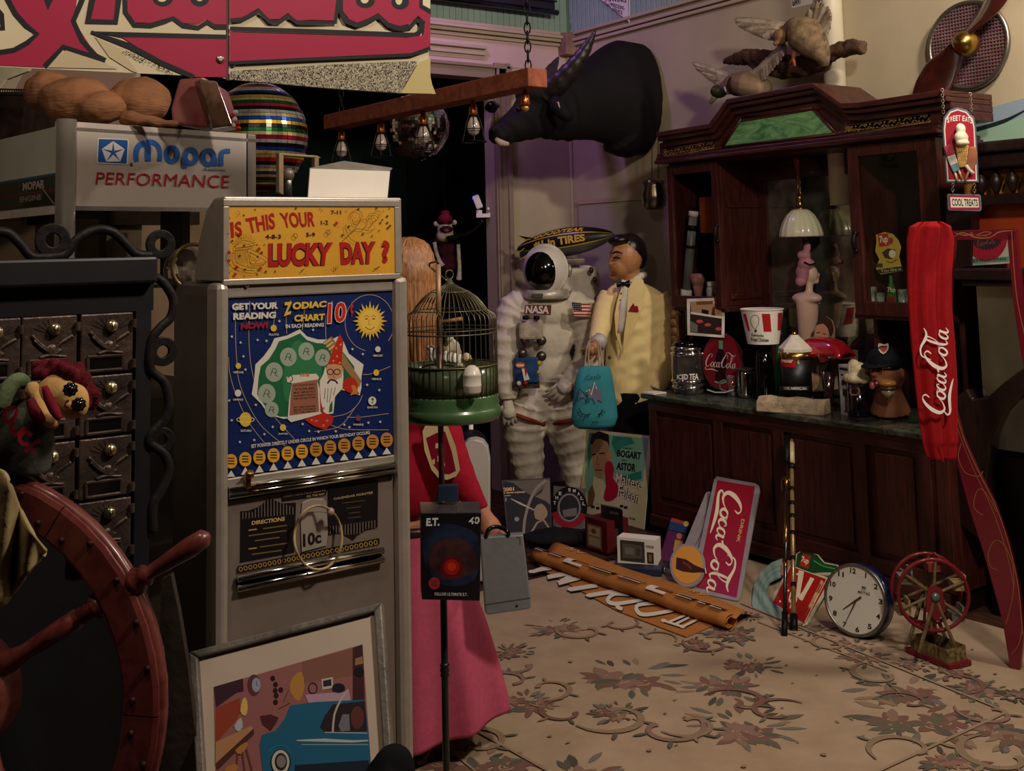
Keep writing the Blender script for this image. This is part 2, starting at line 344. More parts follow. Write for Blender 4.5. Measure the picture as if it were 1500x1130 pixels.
# pennant on teal boards
pl = (V((XW-.024,0,0)), V((-1,0,0))); q = [P(*c, pl=pl) for c in ((868,-10),(922,-12),(922,33))]
t = T('paper_pennant', 'cream pennant with black lettering pinned to the teal boards', 'pennant', q[2]); MB().slab(q, (-1,0,0), .004).out('pennant_cloth', paper, t)
A = art_pl(pl); A.line([(870,-8),(921,32),(921,-10)], 1, '#5a5148'); A.text('TOWING', [(880,-6),(917,-3),(918,4),(886,2)], '#1a1a1a', .02); A.text('WRECKING', [(893,3),(914,9),(915,15),(895,10)], '#1a1a1a', .02); A.text('SERVICE', [(897,11),(912,16),(912,22),(899,16)], '#1a1a1a', .02); A.text('TH', [(884,1),(892,5),(895,12),(886,6)], '#1a1a1a', .02)
A.out('lettering', t)
pl = (V((XW-.001,0,0)), V((-1,0,0))); q = [P(*c, pl=pl) for c in ((1157,-8),(1212,-14),(1196,4),(1160,12))]
t = T('paper_note', 'torn white paper with hand lettering above the ducks', 'paper', q[3]); MB().slab(q, (-1,0,0), .003).out('sheet', paper, t)
A = art_pl(pl, lift=.003); A.text('GIANT', [(1160,-3),(1174,-6),(1174,6),(1161,9)], '#1a1a1a', .02); A.out('lettering', t)
# mural canvas on right wall
pl = (V((XW-.03,0,0)), V((-1,0,0))); q = [P(*c, pl=pl) for c in ((1425,170),(1440,160),(1560,130),(1560,215),(1420,225))]
t = T('landscape_canvas', 'large blue and green landscape canvas high on the right wall', 'painting', q[4]); MB().slab(q, (-1,0,0), .02).out('canvas', mat('#9aa99a', .7, sc=2, var=.1, col2='#8097a6'), t)
A = art_pl(pl); A.poly([(1426,172),(1470,152),(1560,128),(1560,165),(1500,180),(1430,190)], '#8d9eae'); A.poly([(1426,188),(1500,172),(1560,160),(1560,215),(1421,223)], '#8fb09a'); A.line([(1430,190),(1470,178),(1500,163),(1560,130)], [7,6,3,3], '#1d2c28', sm=3)
A.out('painted_field', t)
# ---------------- rug ----------------
rc = [(1.35,1.2),(4.6,1.2),(4.46,4.75),(1.35,4.75)]
t = T('floral_rug', 'cream wool rug with rose and grey floral sprays on the floor', 'rug', (2.9,3,0))
MB().slab([V((x,y,.012)) for x, y in rc], (0,0,1), .012).out('pile', mat('#a59079', .95, sc=5, col2='#968068', bump=.25), t)
RC = {'g':'#5f5b4c', 'b':'#6b665f', 'r':'#715349', 'd':'#57534a', 't':'#85705a', 'k':'#4c463c', 'p':'#82665a', 'c':'#a88c6b'}
rg = (V((0,0,.0125)), V((0,0,1)))
A = Art(lambda x, y: V((x,y,.0125)), V((0,0,1)), lift=.0003, step=.000004)
rr = random.Random(4)
def leaf(x, y, L_, a, c, w_=.3):
    ca, sa = cos(a), sin(a); A.poly([(x+ca*u*L_-sa*v*L_*w_, y+sa*u*L_+ca*v*L_*w_) for u, v in ((0,0),(.25,.35),(.55,.5),(.8,.3),(1,0),(.75,-.35),(.5,-.42),(.2,-.3))], c)
def flower(x, y, r, a0=0):
    for k in range(rr.randint(16, 20)):
        a = a0+k*2.399+rr.uniform(-.3,.3); q = r*rr.uniform(.25,.62); leaf(x+q*cos(a), y+q*sin(a), r*rr.uniform(.25,.5), a+rr.uniform(-.4,.4), RC[rr.choice('gbdrkbt')], rr.uniform(.25,.42))
    for k in range(3):
        bx, by = x+rr.uniform(-.4,.4)*r, y+rr.uniform(-.4,.4)*r; n = 6; c = RC[rr.choice('rrp')]
        A.poly([(bx+r*.27*(1+.3*cos(n*th))*cos(th), by+r*.27*(1+.3*cos(n*th))*sin(th)) for th in [2*pi*i/24 for i in range(24)]], c)
        A.ring(bx, by, r*.13, r*.1, r*.025, RC['c'], 10, rr.randint(0,90), 300); A.ring(bx+r*.02, by, r*.07, r*.05, r*.02, RC['c'], 8, 0, 240)
        for k in range(5): leaf(bx, by, r*rr.uniform(.3,.5), rr.uniform(0,6.3), RC[rr.choice('rpdg')], .4)
def scroll(x, y, r, a, s=1, c='t'):
    pts = []
    for i in range(14):
        t_ = i/13; q = r*(1-.75*t_); th = a+s*t_*4.6; pts.append((x+q*cos(th), y+q*sin(th)))
    A.line(pts, [r*.05, r*.2, r*.17, r*.12, r*.2], RC[c], sm=2)
    for k in (3, 6, 9): leaf(pts[k][0], pts[k][1], r*.45, a+s*k/13*4.6+rr.uniform(-.3,.3), RC[rr.choice('gbdt')])
W2 = lambda x, y: (lambda p: (p.x, p.y))(P(x, y, Z=.0125))
for (x, y), r in (((925,990),.27), ((812,922),.16), ((1065,1008),.2), ((1090,1062),.22), ((1320,1010),.22), ((1345,1055),.24), ((690,1120),.22), ((845,1140),.2), ((770,1030),.15), ((1480,1075),.2), ((1270,965),.13), ((1100,975),.14), ((640,1090),.14), ((1440,1015),.15), ((1400,1120),.15), ((1190,925),.13), ((905,1045),.12), ((1075,930),.15), ((1015,945),.1), ((750,955),.12), ((1250,945),.1), ((1340,975),.09), ((1400,985),.09), ((1490,1020),.1), ((1100,905),.07)):
    flower(*W2(x, y), r, rr.uniform(0,6))
for (x, y), r, a, s in (((855,925),.13,2,1), ((905,915),.1,0,-1), ((760,975),.16,1,1), ((745,1000),.13,3,-1), ((830,1045),.12,1,1), ((900,1050),.16,3,1), ((975,1068),.15,0,-1), ((1010,1062),.12,3,1), ((1085,1030),.14,2,-1), ((1140,1045),.13,0,1), ((1040,945),.12,2,1), ((960,935),.1,5,1), ((1290,990),.13,1,1), ((1400,1000),.12,4,1), ((1220,945),.1,1,1), ((700,1090),.14,2,-1), ((1330,1100),.14,3,-1), ((1470,1110),.16,1,1), ((1160,910),.08,3,1), ((1450,1045),.12,2,1), ((800,1010),.12,4,1), ((1330,1030),.1,2,-1)):
    scroll(*W2(x, y), r, a, s, rr.choice('ttrp'))
def lng(p, q, w_=.02): A.line([W2(*p), W2(*q)], w_*.7, '#8f7c66')
lng((680,1062), (800,1130), .018); lng((640,1085),(700,1135),.012); lng((1085,885),(1475,1045),.016); lng((1475,1045),(1280,1135),.018); lng((1110,912),(1300,985),.012)
for k in range(40): 
    x, y = W2(rr.uniform(720,1480), rr.uniform(930,1125)); A.oval(x, y, rr.uniform(.004,.012), rr.uniform(.004,.012), RC['t'], 7)
A.out('woven_sprays', t, .95)
def depth(p): return (R.transposed() @ (V(p)-O3)).z
def hit_cyl(cx, cy, r, x, y, cone=0, z0=0):
    d = ray(x, y); rr2 = r
    for _ in range(3):
        a = d.x*d.x+d.y*d.y; b = -(d.x*cx+d.y*cy); c = cx*cx+cy*cy-rr2*rr2; D = max(0, b*b-a*c); t = (-b-math.sqrt(D))/a
        p = O3+d*t; rr2 = r+cone*(p.z-z0)
        if not cone: break
    return p
def art_cyl(cx, cy, r, cone=0, z0=0, **k):
    f = lambda x, y: hit_cyl(cx, cy, r, x, y, cone, z0)
    def n(x, y):
        p = f(x, y); v = V((p.x-cx, p.y-cy, 0)); v.normalize(); return v*.6+(O3-p).normalized()*.4
    return Art(f, n, **k)
def hit_ell(c, rad_, x, y, rot=None):
    M_ = (rot or Matrix.Identity(3)).transposed(); d = M_ @ ray(x, y); o = M_ @ (O3-c)
    d2 = V((d.x/rad_[0], d.y/rad_[1], d.z/rad_[2])); o2 = V((o.x/rad_[0], o.y/rad_[1], o.z/rad_[2]))
    a = d2.dot(d2); b = d2.dot(o2); c_ = o2.dot(o2)-1; D = max(0, b*b-a*c_); t = (-b-math.sqrt(D))/a; return O3+ray(x, y)*t
def art_ell(c, rad_, rot=None, **k):
    f = lambda x, y: hit_ell(c, rad_, x, y, rot); return Art(f, lambda x, y: (O3-f(x, y)).normalized(), **k)
# ---------------- base cabinet ----------------
ZC = .815; YR, YL = 3.1, 5.08; XH = 4.73
t = T('bar_cabinet', 'dark mahogany back bar cabinet with panelled front along the right wall', 'cabinet', (XC,(YR+YL)/2,0))
MB().span((XC+.03,YR,.1), (XW-.005,YL,ZC-.03)).out('carcass', wood, t)
MB().span((XC+.05,YR+.02,0), (XW-.01,YL-.02,.1)).out('plinth', darkw, t)
MB().span((XC-.02,YR-.01,.05), (XC+.04,YL,.115)).out('base_moulding', woodh, t, bevel=.008)
ys = [P(x, 660, X=XC).y for x in (972,1052,1140,1258,1352)]+[YR]
ys[0] = YL
for i, y in enumerate(ys): MB().span((XC,y-.035 if i else y-.06,.115), (XC+.035,y+.035 if i else y,ZC-.09)).out('stile', wood, t, bevel=.005)
MB().span((XC-.002,YR,ZC-.1), (XC+.04,YL,ZC-.03)).out('top_rail', woodh, t, bevel=.006)
MB().span((XC+.002,YR,.115), (XC+.035,YL,.19)).out('bottom_rail', woodh, t, bevel=.006)
for i in range(5):
    MB().span((XC+.018,ys[i+1]+.07,.215), (XC+.034,ys[i]-.07,ZC-.13)).out('panel', wood, t, bevel=.012)
m = MB(); m.span((XC-.035,YR-.03,ZC-.03), (XW-.005,YL+.03,ZC))
tag(m.out('counter_slab', mat('#56604f', .22, kind='marble', col2='#10140f', sc=7), None, bevel=.008), 'dark green veined marble counter slab on the mahogany cabinet', 'countertop')
# ---------------- hutch ----------------
t = T('back_bar_hutch', 'tall dark mahogany hutch with mirror, glass doors and carved pediment on the counter', 'hutch', (XH,(YR+YL)/2,ZC))
yv = lambda x, y=340: P(x, y, X=XH).y
zv = lambda x, y: P(x, y, X=XH).z
y0 = yv(983); y1 = yv(1057); y2 = yv(1250); y3 = yv(1383); ZB = zv(1055,450); ZT = zv(1046,236); XB = 5.085
def span(a, b, nm, mt=None, bv=.004, par=None, **k): return MB().span(a, b).out(nm, mt or wood, par or t, bevel=bv, **k)
span((XB,y3,ZC), (XW-.005,y0,ZT), 'back_panel', darkw)
for y in (y0, y1+.03, y2, y3+.03): span((XH+.01,y-.03,ZB), (XB,y,ZT), 'side_wall')
span((XH,y3,ZB-.03), (XB,y2+.02,ZB), 'shelf_board', woodh); span((XH,y1-.01,ZB-.03), (XB,y0,ZB), 'shelf_board', woodh)
span((XH,y3,ZT), (XB,y0,ZT+.02), 'header_board', woodh)
for y in (y0, y2, y3+.03): span((XH+.12,y-.03,ZC), (XB,y,ZB-.03), 'support')
def door(ya, yb, sA, sB, nm):
    d = MB(); zt, zb = ZT, ZB-.01
    d.span((XH-.02,yb,zb), (XH+.012,yb+sB,zt)); d.span((XH-.02,ya-sA,zb), (XH+.012,ya,zt)); d.span((XH-.02,yb+sB,zt-.06), (XH+.012,ya-sA,zt)); d.span((XH-.02,yb+sB,zb), (XH+.012,ya-sA,zb+.07))
    o = d.out(nm, wood, t, bevel=.004); MB().span((XH-.004,yb+sB,zb+.07), (XH,ya-sA,zt-.06)).out('glass_pane', clear, o); return o
dl = door(y0, y1, y0-yv(990), yv(1048)-y1, 'glass_door'); drr = door(y2, y3, y2-yv(1265), yv(1353)-y3, 'glass_door')
for o_, (px, py) in ((dl,(1052,342)), (drr,(1255,355))):
    p = P(px, py, X=XH-.03); k = MB(); k.tube([p+V((0,0,.05)), p+V((-.02,0,.03)), p+V((-.025,0,0)), p+V((-.02,0,-.03)), p+V((0,0,-.05))], [.008,.012,.014,.012,.008], 8, sm=3); k.ell(p+V((-.01,0,.045)), .015, n=8, m=6); k.ell(p+V((-.01,0,-.045)), .015, n=8, m=6); k.out('handle', black, o_, smooth=True)
ym0, ym1 = y1+.03, y2
span((XB-.012,ym1,ZC+.02), (XB-.004,ym0-.06,ZT-.07), 'mirror_glass', mat('#9c9a8c', .05, .85, sc=7, var=.3), bv=0)
span((XB-.03,ym0-.09,ZC), (XB,ym0-.03,ZT), 'mirror_frame'); span((XB-.035,ym1,ZT-.12), (XB,ym0,ZT), 'mirror_frame', woodh)
p = P(1092,350,Y=y1+.0)
for z in (ZB+.04, ZT-.28): MB().span((XH+.05,y1-.012+.0,z), (XB-.04,y1,z+.035)).out('panel_moulding', woodh, t, bevel=.005)
# carved strips
carve = mat('#8a6a3e', .5, sc=20, var=.3)
def strip(pa, pb, hgt, nm):
    a, b = P(*pa, X=XH-.05), P(*pb, X=XH-.05); o = MB().slab([a, b, b-V((0,0,hgt)), a-V((0,0,hgt))], (-1,0,0), .03).out(nm, carve, t); k = MB(); n = int(abs(a.y-b.y)/.022)
    for i in range(n):
        c = a.lerp(b, (i+.5)/n)-V((.0,0,hgt/2)); g_s = (-1)**(i//2)
        k.ell(c+V((0,0,.008*g_s)), (.004,.0045,hgt*.27), rot=Matrix.Rotation(.9*(-1)**i, 3, 'X'), n=6, m=4); k.ell(c+V((0,.008,-.01*g_s)), (.005,.007,.006), n=6, m=4); k.ell(c+V((0,-.006,.012*g_s)), (.004,.009,.003), rot=Matrix.Rotation(.4, 3, 'X'), n=6, m=4)
    for z in (.006, hgt-.006): k.tube([a-V((0,0,z)), b-V((0,0,z))], .0035, 5)
    k.out('carving', carve, o, smooth=True)
strip((972,219), (1046,205), .055, 'carved_strip'); strip((1237,183), (1362,164), .055, 'carved_strip')
# crown
path = [(960,194),(1038,181),(1064,145),(1189,121),(1231,151),(1256,150),(1382,131)]
pts = [P(x, y, X=XH-.13) for x, y in path]
def crown(z0, z1, p, nm, mt):
    q = [V((XH-p,a.y,a.z-z0)) for a in pts]+[V((XH-p,a.y,a.z-z1)) for a in reversed(pts)]
    MB().slab(q, (-1,0,0), p+.27).out(nm, mt, t, bevel=.005)
crown(0, .03, .13, 'crown_moulding', woodh); crown(.03, .055, .11, 'crown_moulding', woodh); crown(.055, .09, .075, 'crown_moulding', woodh)
crown(.09, .135, .05, 'crown_moulding', woodh)
# frieze and pediment body
zt = lambda x, y: P(x, y, X=XH-.04)
q = [zt(966,210), zt(1040,198), zt(1046,196), zt(1072,160), zt(1189,140), zt(1226,166), zt(1250,168), zt(1378,148), zt(1378,200)]
a = zt(1378,195); q = q[:8]+[V((a.x,a.y,ZT+.02)), V((a.x,zt(966,240).y,ZT+.02))]
MB().slab(q, (-1,0,0), .29).out('frieze_board', wood, t)
for (pa, pb) in (((966,236),(1240,208)),):
    yy0, yy1 = zt(964,236).y, zt(1380,200).y
    for dz, pj in ((0,.075),(.022,.06),(.044,.05)): MB().span((XH-pj,yy1,ZT+.012+dz*1.0), (XH+.25,yy0,ZT+.034+dz)).out('frieze_moulding', woodh, t, bevel=.005)
g = [P(x, y, X=XH-.045) for x, y in ((1059,216),(1087,173),(1191,158),(1226,196))]
MB().slab(g, (-1,0,0), .004).out('stained_glass_panel', mat('#8fc886', .16, kind='marble', col2='#3f7f48', sc=4, stretch=(1,1,3)), t)
k = MB()
for i in range(4): k.tube([g[i]+V((-.004,0,0)), g[(i+1) % 4]+V((-.004,0,0))], .008, 6)
k.out('glass_bead', woodh, t, smooth=True)
a = P(982,462,X=XH-.01); k = MB(); k.box((XH+.03,a.y-.02,(ZC+ZB-.03)/2), (.07,.07,ZB-.03-ZC)); o = k.out('carved_bracket', mat('#6f4f2c', .5, sc=12), t, bevel=.01); k = MB()
for i in range(9): k.ell((XH-.005,a.y-.02,ZC+.04+i*.052), (.014,.026,.03), rot=Matrix.Rotation(.5*(-1)**i, 3, 'X'), n=8, m=5)
k.out('carving', mat('#7d5c34', .5, sc=12), o, smooth=True)
# ---------------- pendant lamp in the bay ----------------
lx, ly = 4.93, 4.225
a = Matrix.Identity(3)
lt = G(1172,224,depth((lx,ly,2.1)))
t = T('pendant_lamp', 'small pendant lamp with fluted cream glass shade hanging in the hutch bay', 'lamp', (lx,ly,ZT))
zb = P(1172,347,X=lx).z; zc_ = P(1172,308,X=lx).z
m = MB(); m.lathe((lx,ly,zb), [(.118,0),(.12,.006),(.114,.04),(.1,.08),(.078,.12),(.05,.148),(.03,.157)], n=64, cap=False, flute=(.025,16))
m.out('shade', mat('#dfe0bd', .22, sc=3, var=.03, coat=.5), t, smooth=True, solid=.004)
m = MB(); m.lathe((lx,ly,zb+.152), [(.034,0),(.036,.01),(.022,.018),(.02,.06),(.026,.065),(.012,.08),(.008,.095)], n=16); m.out('fitter', brass, t, smooth=True)
m = MB(); z = zb+.245; i = 0
while z < ZT-.12:
    c = V((lx,ly,z)); ax = V((.011,0,0)) if i % 2 else V((0,.011,0)); m.tube([c+ax*cos(q*pi/4)+V((0,0,.02))*sin(q*pi/4) for q in range(8)], .003, 5, closed=True); z += .031; i += 1
m.out('chain', brass, t, smooth=True)
m = MB(); m.lathe((lx,ly,ZT-.13), [(.006,0),(.012,.01),(.018,.06),(.03,.1),(.04,.13)], n=16); m.out('canopy', mat('#8a4a2a', .35, .8, sc=9), t, smooth=True)
# ---------------- items inside the glass doors ----------------
zs = ZB
a = P(1004,432,X=XH+.05); b = P(1016,312,X=XH+.06)
t = T('leaning_tube', 'pale grey tube with dark bands leaning behind the left glass door', 'tube', (a.x,a.y,zs)); a.z = zs+.03
m = MB(); m.cyl(a, b, .03, .026); m.out('barrel', mat('#7d7f7c', .4, sc=4), t, smooth=True); MB().cyl(a.lerp(b,.96), b+(b-a).normalized()*.01, .03).out('end_cap', white, t, smooth=True); MB().cyl(a, a.lerp(b,.12), .036).out('end_cap', white, t, smooth=True); 
MB().cyl(a.lerp(b,.6), a.lerp(b,.63), .032).out('band', black, t, smooth=True); MB().cyl(a.lerp(b,.8), a.lerp(b,.86), .031).out('band', black, t, smooth=True)
a = P(1038,315,X=XH+.09); tag(MB().box((a.x,a.y,a.z+.0), (.03,.13,.22)).out('orange_box', mat('#8c4322', .5), None, bevel=.005), 'orange box mounted inside the left glass door of the hutch', 'box')
a = P(1023,430,X=XH+.07); m = MB(); z = zs; m.lathe((a.x,a.y,z), [(.035,0),(.03,.01),(.02,.05),(.028,.09),(.034,.11)], n=14); m.ell((a.x,a.y,z+.15), (.04,.045,.045)); m.ell((a.x-.01,a.y+.03,z+.17), (.02,.02,.025)); m.ell((a.x-.01,a.y-.03,z+.17), (.02,.02,.025))
tag(m.out('pink_figurine', mat('#c98a80', .4, sc=10), None, remesh=.008), 'small pink ceramic figurine behind the left glass door', 'figurine')
a = P(1043,430,X=XH+.06); t = T('glass_jar', 'small clear jar with a white lid behind the left glass door', 'jar', (a.x,a.y,zs)); m = MB(); m.lathe((a.x,a.y,zs), [(.03,0),(.034,.01),(.034,.1),(.025,.12)], n=16); m.out('jar_body', mat('#b8b2a4', .1, sc=20, var=.4), t, smooth=True); m = MB(); m.lathe((a.x,a.y,zs+.12), [(.028,0),(.028,.025)], n=16); m.out('jar_lid', white, t)
# soda cutout card
pl = (P(1300,400,X=XH+.1), V((-1,-.5,0)).normalized())
q = [(1284,352),(1283,344),(1296,340),(1308,343),(1316,352),(1320,362),(1317,376),(1320,388),(1322,397),(1290,402),(1283,394),(1288,380),(1282,368)]
t = T('soda_cutout_sign', 'yellow 7up cutout card sign inside the right glass door', 'sign', P(1302,402,pl=pl)); MB().slab([P(*c, pl=pl) for c in q], pl[1], .006).out('card', mat('#c9ab4a', .5, sc=3, var=.05), t)
A = art_pl(pl); A.poly([(1286,343),(1301,342),(1303,360),(1288,362)], '#b83a28'); A.text('7up', [(1288,346),(1300,345),(1301,358),(1289,359)], '#f0e8d8', .02); A.poly([(1292,370),(1300,364),(1312,366),(1307,380),(1296,378)], '#4a3a2a'); A.oval(1307,372,5,6,'#e8ddc8'); A.line([(1298,383),(1306,385),(1314,380)],1.5,'#7a4a20'); A.oval(1305,353,3.5,5,'#9a4a2c'); A.rect(1284,386,1293,392,'#3a4a2c'); A.poly([(1285,395),(1322,390),(1322,397),(1287,401)],'#2c3a26'); A.text('You like it', [(1290,395),(1320,392),(1320,396),(1291,399)],'#d8d0a0')
A.out('printing', t)
a = P(1306,430,X=XH+.08); t = T('green_soda_bottle', 'small green soda bottle with a 7up label behind the right glass door', 'bottle', (a.x,a.y,zs)); gb = mat('#2f7a3c', .1, sc=6, coat=.6)
m = MB(); m.lathe((a.x,a.y,zs), [(.022,0),(.024,.01),(.024,.09),(.02,.12),(.009,.16),(.009,.19)], n=18); m.out('bottle_body', gb, t, smooth=True); m = MB(); m.box((a.x-.024,a.y-.012,zs+.05), (.004,.05,.07)); m.out('bottle_label', flat('#8a2f26'), t)
A = art_pl((V((a.x-.027,a.y,zs)), V((-1,0,0)))); A.text('7up', [(1300,421),(1312,421),(1312,430),(1300,430)], '#e8e0cc', .02); A.out('lettering', t)
for k_, (px, h_) in enumerate(((1278,.13),(1290,.1),(1322,.12),(1334,.1))):
    a = P(px,432,X=XH+.1); m = MB(); m.lathe((a.x,a.y,zs), [(.02,0),(.022,.01),(.024,h_)], n=14); tag(m.out('shot_glass', mat('#9aa29a', .08, sc=14, var=.4, coat=.5), None, smooth=True), ['tall clear shot glass at the left inside the right glass door','short clear glass beside the green bottle','tall clear glass right of the green bottle','short clear glass near the red trousers behind the glass door'][k_], 'glass', 'glasses behind the right glass door')
# ---------------- counter items ----------------
def on(x, y, z=ZC): return P(x, y, Z=z)
def pxs(p): return depth(p)/F
def onX(x, X):
    r = ray(x, 500); return V((X, X*r.y/r.x, ZC))
# glass keg
c = on(1010,576); s = pxs(c); r = 25*s
t = T('glass_keg', 'clear barrel shaped glass keg lettered ICED TEA with metal hoops', 'keg', c)
kg = mat('#77777a', .08, .25, sc=3, var=.5, coat=.8)
m = MB(); m.lathe(c, [(r*.8,0),(r*.9,.01),(r*.98,.07),(r,.15),(r*.96,.22),(r*.86,.28)], n=32); m.out('keg_body', mat('#4c4946', .08, .1, sc=5, var=.5, coat=1), t, smooth=True)
for z, k in ((.03,.94),(.065,.99),(.225,.97),(.255,.93)): m = MB(); m.lathe(c+V((0,0,z)), [(r*k,0),(r*k+.006,.006),(r*k+.006,.014),(r*k,.02)], n=32, cap=False); m.out('hoop', chrome, t, smooth=True)
m = MB(); m.lathe(c+V((0,0,.28)), [(r*.86,0),(r*.88,.01),(r*.8,.025),(r*.3,.032)], n=32); m.out('keg_lid', blackg, t, smooth=True)
A = art_cyl(c.x, c.y, r*1.0, lift=.003); A.text('ICED TEA', [(992,549),(1023,547),(1023,557),(992,556)], '#e6e2d8', .03); A.out('lettering', t)
# black arched panel behind
pl = (V((XH+.28,0,0)), V((-1,0,0))); q = [(1003,572),(1003,500),(1006,470),(1015,458),(1040,452),(1070,452),(1085,462),(1092,480),(1100,510),(1104,560)]
o = MB().slab([P(*a, pl=pl) for a in q], pl[1], .03).out('arched_black_panel', black, None, bevel=.006)
for v in (0,): tag(o, 'black round-topped panel standing behind the round red sign', 'panel')
# round sign
pl = (V((XH+.05,0,0)), V((-1,-.35,.1)).normalized()); pl = (P(1058,530,X=XH), pl[1])
t = T('round_cola_sign', 'round dark red Coca-Cola disc sign with bottle on the counter', 'sign', P(1058,572,pl=pl))
cp = lambda k, rx=30, ry=42: [(1058+rx*k*cos(2*pi*i/40), 530+ry*k*sin(2*pi*i/40)) for i in range(40)]
MB().slab([P(*a, pl=pl) for a in cp(1)], pl[1], .02).out('disc', chrome, t); A = art_pl(pl); A.poly(cp(.95), '#7c1624'); 
A.poly([(1054,498),(1058,498),(1059,512),(1064,522),(1065,536),(1063,548),(1065,560),(1047,560),(1048,548),(1047,534),(1049,520),(1053,510)], '#24100e', 0); A.poly([(1053,499),(1059,499),(1059,512),(1053,511)], '#6f9c7c'); A.line([(1047,559),(1056,562),(1065,559)],2.5,'#6f9c7c')
coke(A, (1032,537), (13.6,1.2), (1.5,-19), '#d9c4b4', 1.0); A.line([(1036,571),(1048,575),(1062,575),(1075,571)],2,'#c8c8c0'); A.out('printing', t)
# photo print standing up
pl = (P(1034,494,X=XH-.05), V((-1,-.6,0)).normalized()); q = [(1006,438),(1062,436),(1061,495),(1007,491)]
t = T('photo_print', 'white bordered photo print of a diner counter with red stools', 'photo', P(1034,494,pl=pl)); MB().slab([P(*a, pl=pl) for a in q], pl[1], .003).out('print_sheet', mat('#d6d0c6', .4), t)
A = art_pl(pl); A.poly([(1011,442),(1058,440),(1057,491),(1011,487)], '#2a211f'); A.poly([(1011,442),(1058,440),(1058,464),(1013,458)], '#9a7a5a'); A.poly([(1020,442),(1044,441),(1044,446),(1020,447)],'#6a4426'); A.poly([(1012,457),(1058,464),(1058,467),(1012,460)],'#cfc6ba'); A.poly([(1028,453),(1038,455),(1038,461),(1028,459)],'#0c0a0a'); A.poly([(1044,450),(1047,450),(1048,463),(1042,462)],'#4a2a1a')
for x, y in ((1025,471),(1037,476),(1053,482)): A.oval(x,y,5,2.5,'#b8464c')
A.poly([(1011,470),(1022,476),(1022,487),(1011,486)],'#6b655a'); A.line([(1046,442),(1057,446)],5,'#c8b488'); A.out('printed_scene', t)
# paper bucket on a dark canister
c = onX(1118,4.74); s = pxs(c)
zb_ = G(1118,504,depth(c)).z
t = T('dark_canister', 'dark glass canister supporting the striped paper bucket', 'canister', c); m = MB(); m.lathe(c, [(.045,0),(.05,.01),(.05,.2),(.04,zb_-c.z-.02)], n=20); m.out('canister_body', blackg, t, smooth=True); m = MB(); m.lathe(c+V((0,0,zb_-c.z-.02)), [(.045,0),(.045,.02)], n=20); m.out('canister_lid', black, t)
r0, r1, hh = 23*s, 31*s, 50*s
t = T('striped_bucket', 'red and white striped paper bucket with chicken lettering', 'bucket', (c.x,c.y,zb_)); m = MB(); m.lathe((c.x,c.y,zb_), [(r0,0),(r1,hh)], n=40); m.out('bucket_wall', white, t, smooth=False); m = MB(); m.tube([V((c.x+r1*cos(a/20*pi),c.y+r1*sin(a/20*pi),zb_+hh)) for a in range(40)], .004, 6, closed=True); m.out('rim', paper, t, smooth=True)
A = art_cyl(c.x, c.y, r0, cone=(r1-r0)/hh, z0=zb_, lift=.0015)
for xa, xb, ya, xc, xd, yc in ((1088.5,1093,460,1096,1098.5,485),(1116,1128,460,1119,1130,486),(1139.5,1146,458.5,1139,1144,484)): A.quad([(xa,ya),(xb,ya),(xd,yc),(xc,yc)], '#a81f1f')
A.line([(1100,466),(1103,462),(1109,462),(1112,467),(1111,475),(1107,482),(1103,480),(1100,473),(1100,466)],.7,'#2a2424'); A.quad([(1105,483),(1109,483),(1108,487),(1106,487)],'#2a2424')
A.text('Kentucky', [(1101,488.5),(1119,490),(1119,495),(1101,494)], '#1a1414', .02); A.text('Fried Chicken', [(1100,494.5),(1126,496),(1126,501),(1101,500.5)], '#1a1414', .02); A.out('printing', t)
# mugs and chrome napkin holder
c = on(1073,580); t = T('glass_mug', 'small clear glass mug with orange print in front of the round sign', 'mug', c); m = MB(); m.lathe(c, [(.03,0),(.034,.01),(.03,.05),(.036,.12)], n=20); m.out('mug_body', mat('#6e6a66', .06, .2, sc=16, var=.6, coat=1), t, smooth=True)
m = MB(); m.tube([c+V((-.03,.02,.09)), c+V((-.05,.045,.08)), c+V((-.05,.045,.04)), c+V((-.03,.02,.03))], .006, 8, sm=4); m.out('handle', mat('#8d8a86', .06, .2, sc=16, coat=1), t, smooth=True); A = art_cyl(c.x, c.y, .035); A.poly([(1070,553),(1078,551),(1080,562),(1073,570),(1069,562)], '#a83c28'); A.out('printing', t)
c = on(1094,583); t = T('napkin_holder', 'shiny chrome napkin holder beside the glass mug', 'napkin holder', c); m = MB(); m.box(c+V((0,0,.08)), (.09,.075,.16)); m.out('casing', chrome, t, bevel=.02, smooth=True); m = MB(); m.box(c+V((0,0,.163)), (.1,.085,.012)); m.out('cap', steel, t, bevel=.005)
# framed pilsner glass picture
pl = (P(1122,578,Z=ZC), V((-.8,-.6,.05)).normalized()); q = [(1109,516),(1127,514),(1134,580),(1114,578)]
t = T('framed_beer_glass', 'narrow silver framed panel with a painted pin-up on dark glass', 'picture', P(1122,580,pl=pl)); MB().slab([P(*a, pl=pl) for a in q], pl[1], .015).out('frame', chrome, t); A = art_pl(pl); A.poly([(1110,518),(1125,516),(1131,577),(1115,575)], '#0d0b0c'); A.poly([(1111,534),(1115,538),(1116,548),(1115,560),(1113,577),(1112,560),(1108,548)], '#cbb894'); A.oval(1112,535,3,4,'#b0402c'); A.line([(1119,530),(1123,545),(1122,560)],2,'#8f8a7a'); A.out('painting', t)
c = onX(1139,4.88); m = MB(); m.lathe(c, [(.026,0),(.03,.01),(.03,.14),(.026,.18),(.012,.24),(.011,.32)], n=20); tag(m.out('green_glass_bottle', mat('#1f5a30', .08, sc=4, coat=1), None, smooth=True), 'tall green glass bottle standing behind the black beer lantern', 'bottle')
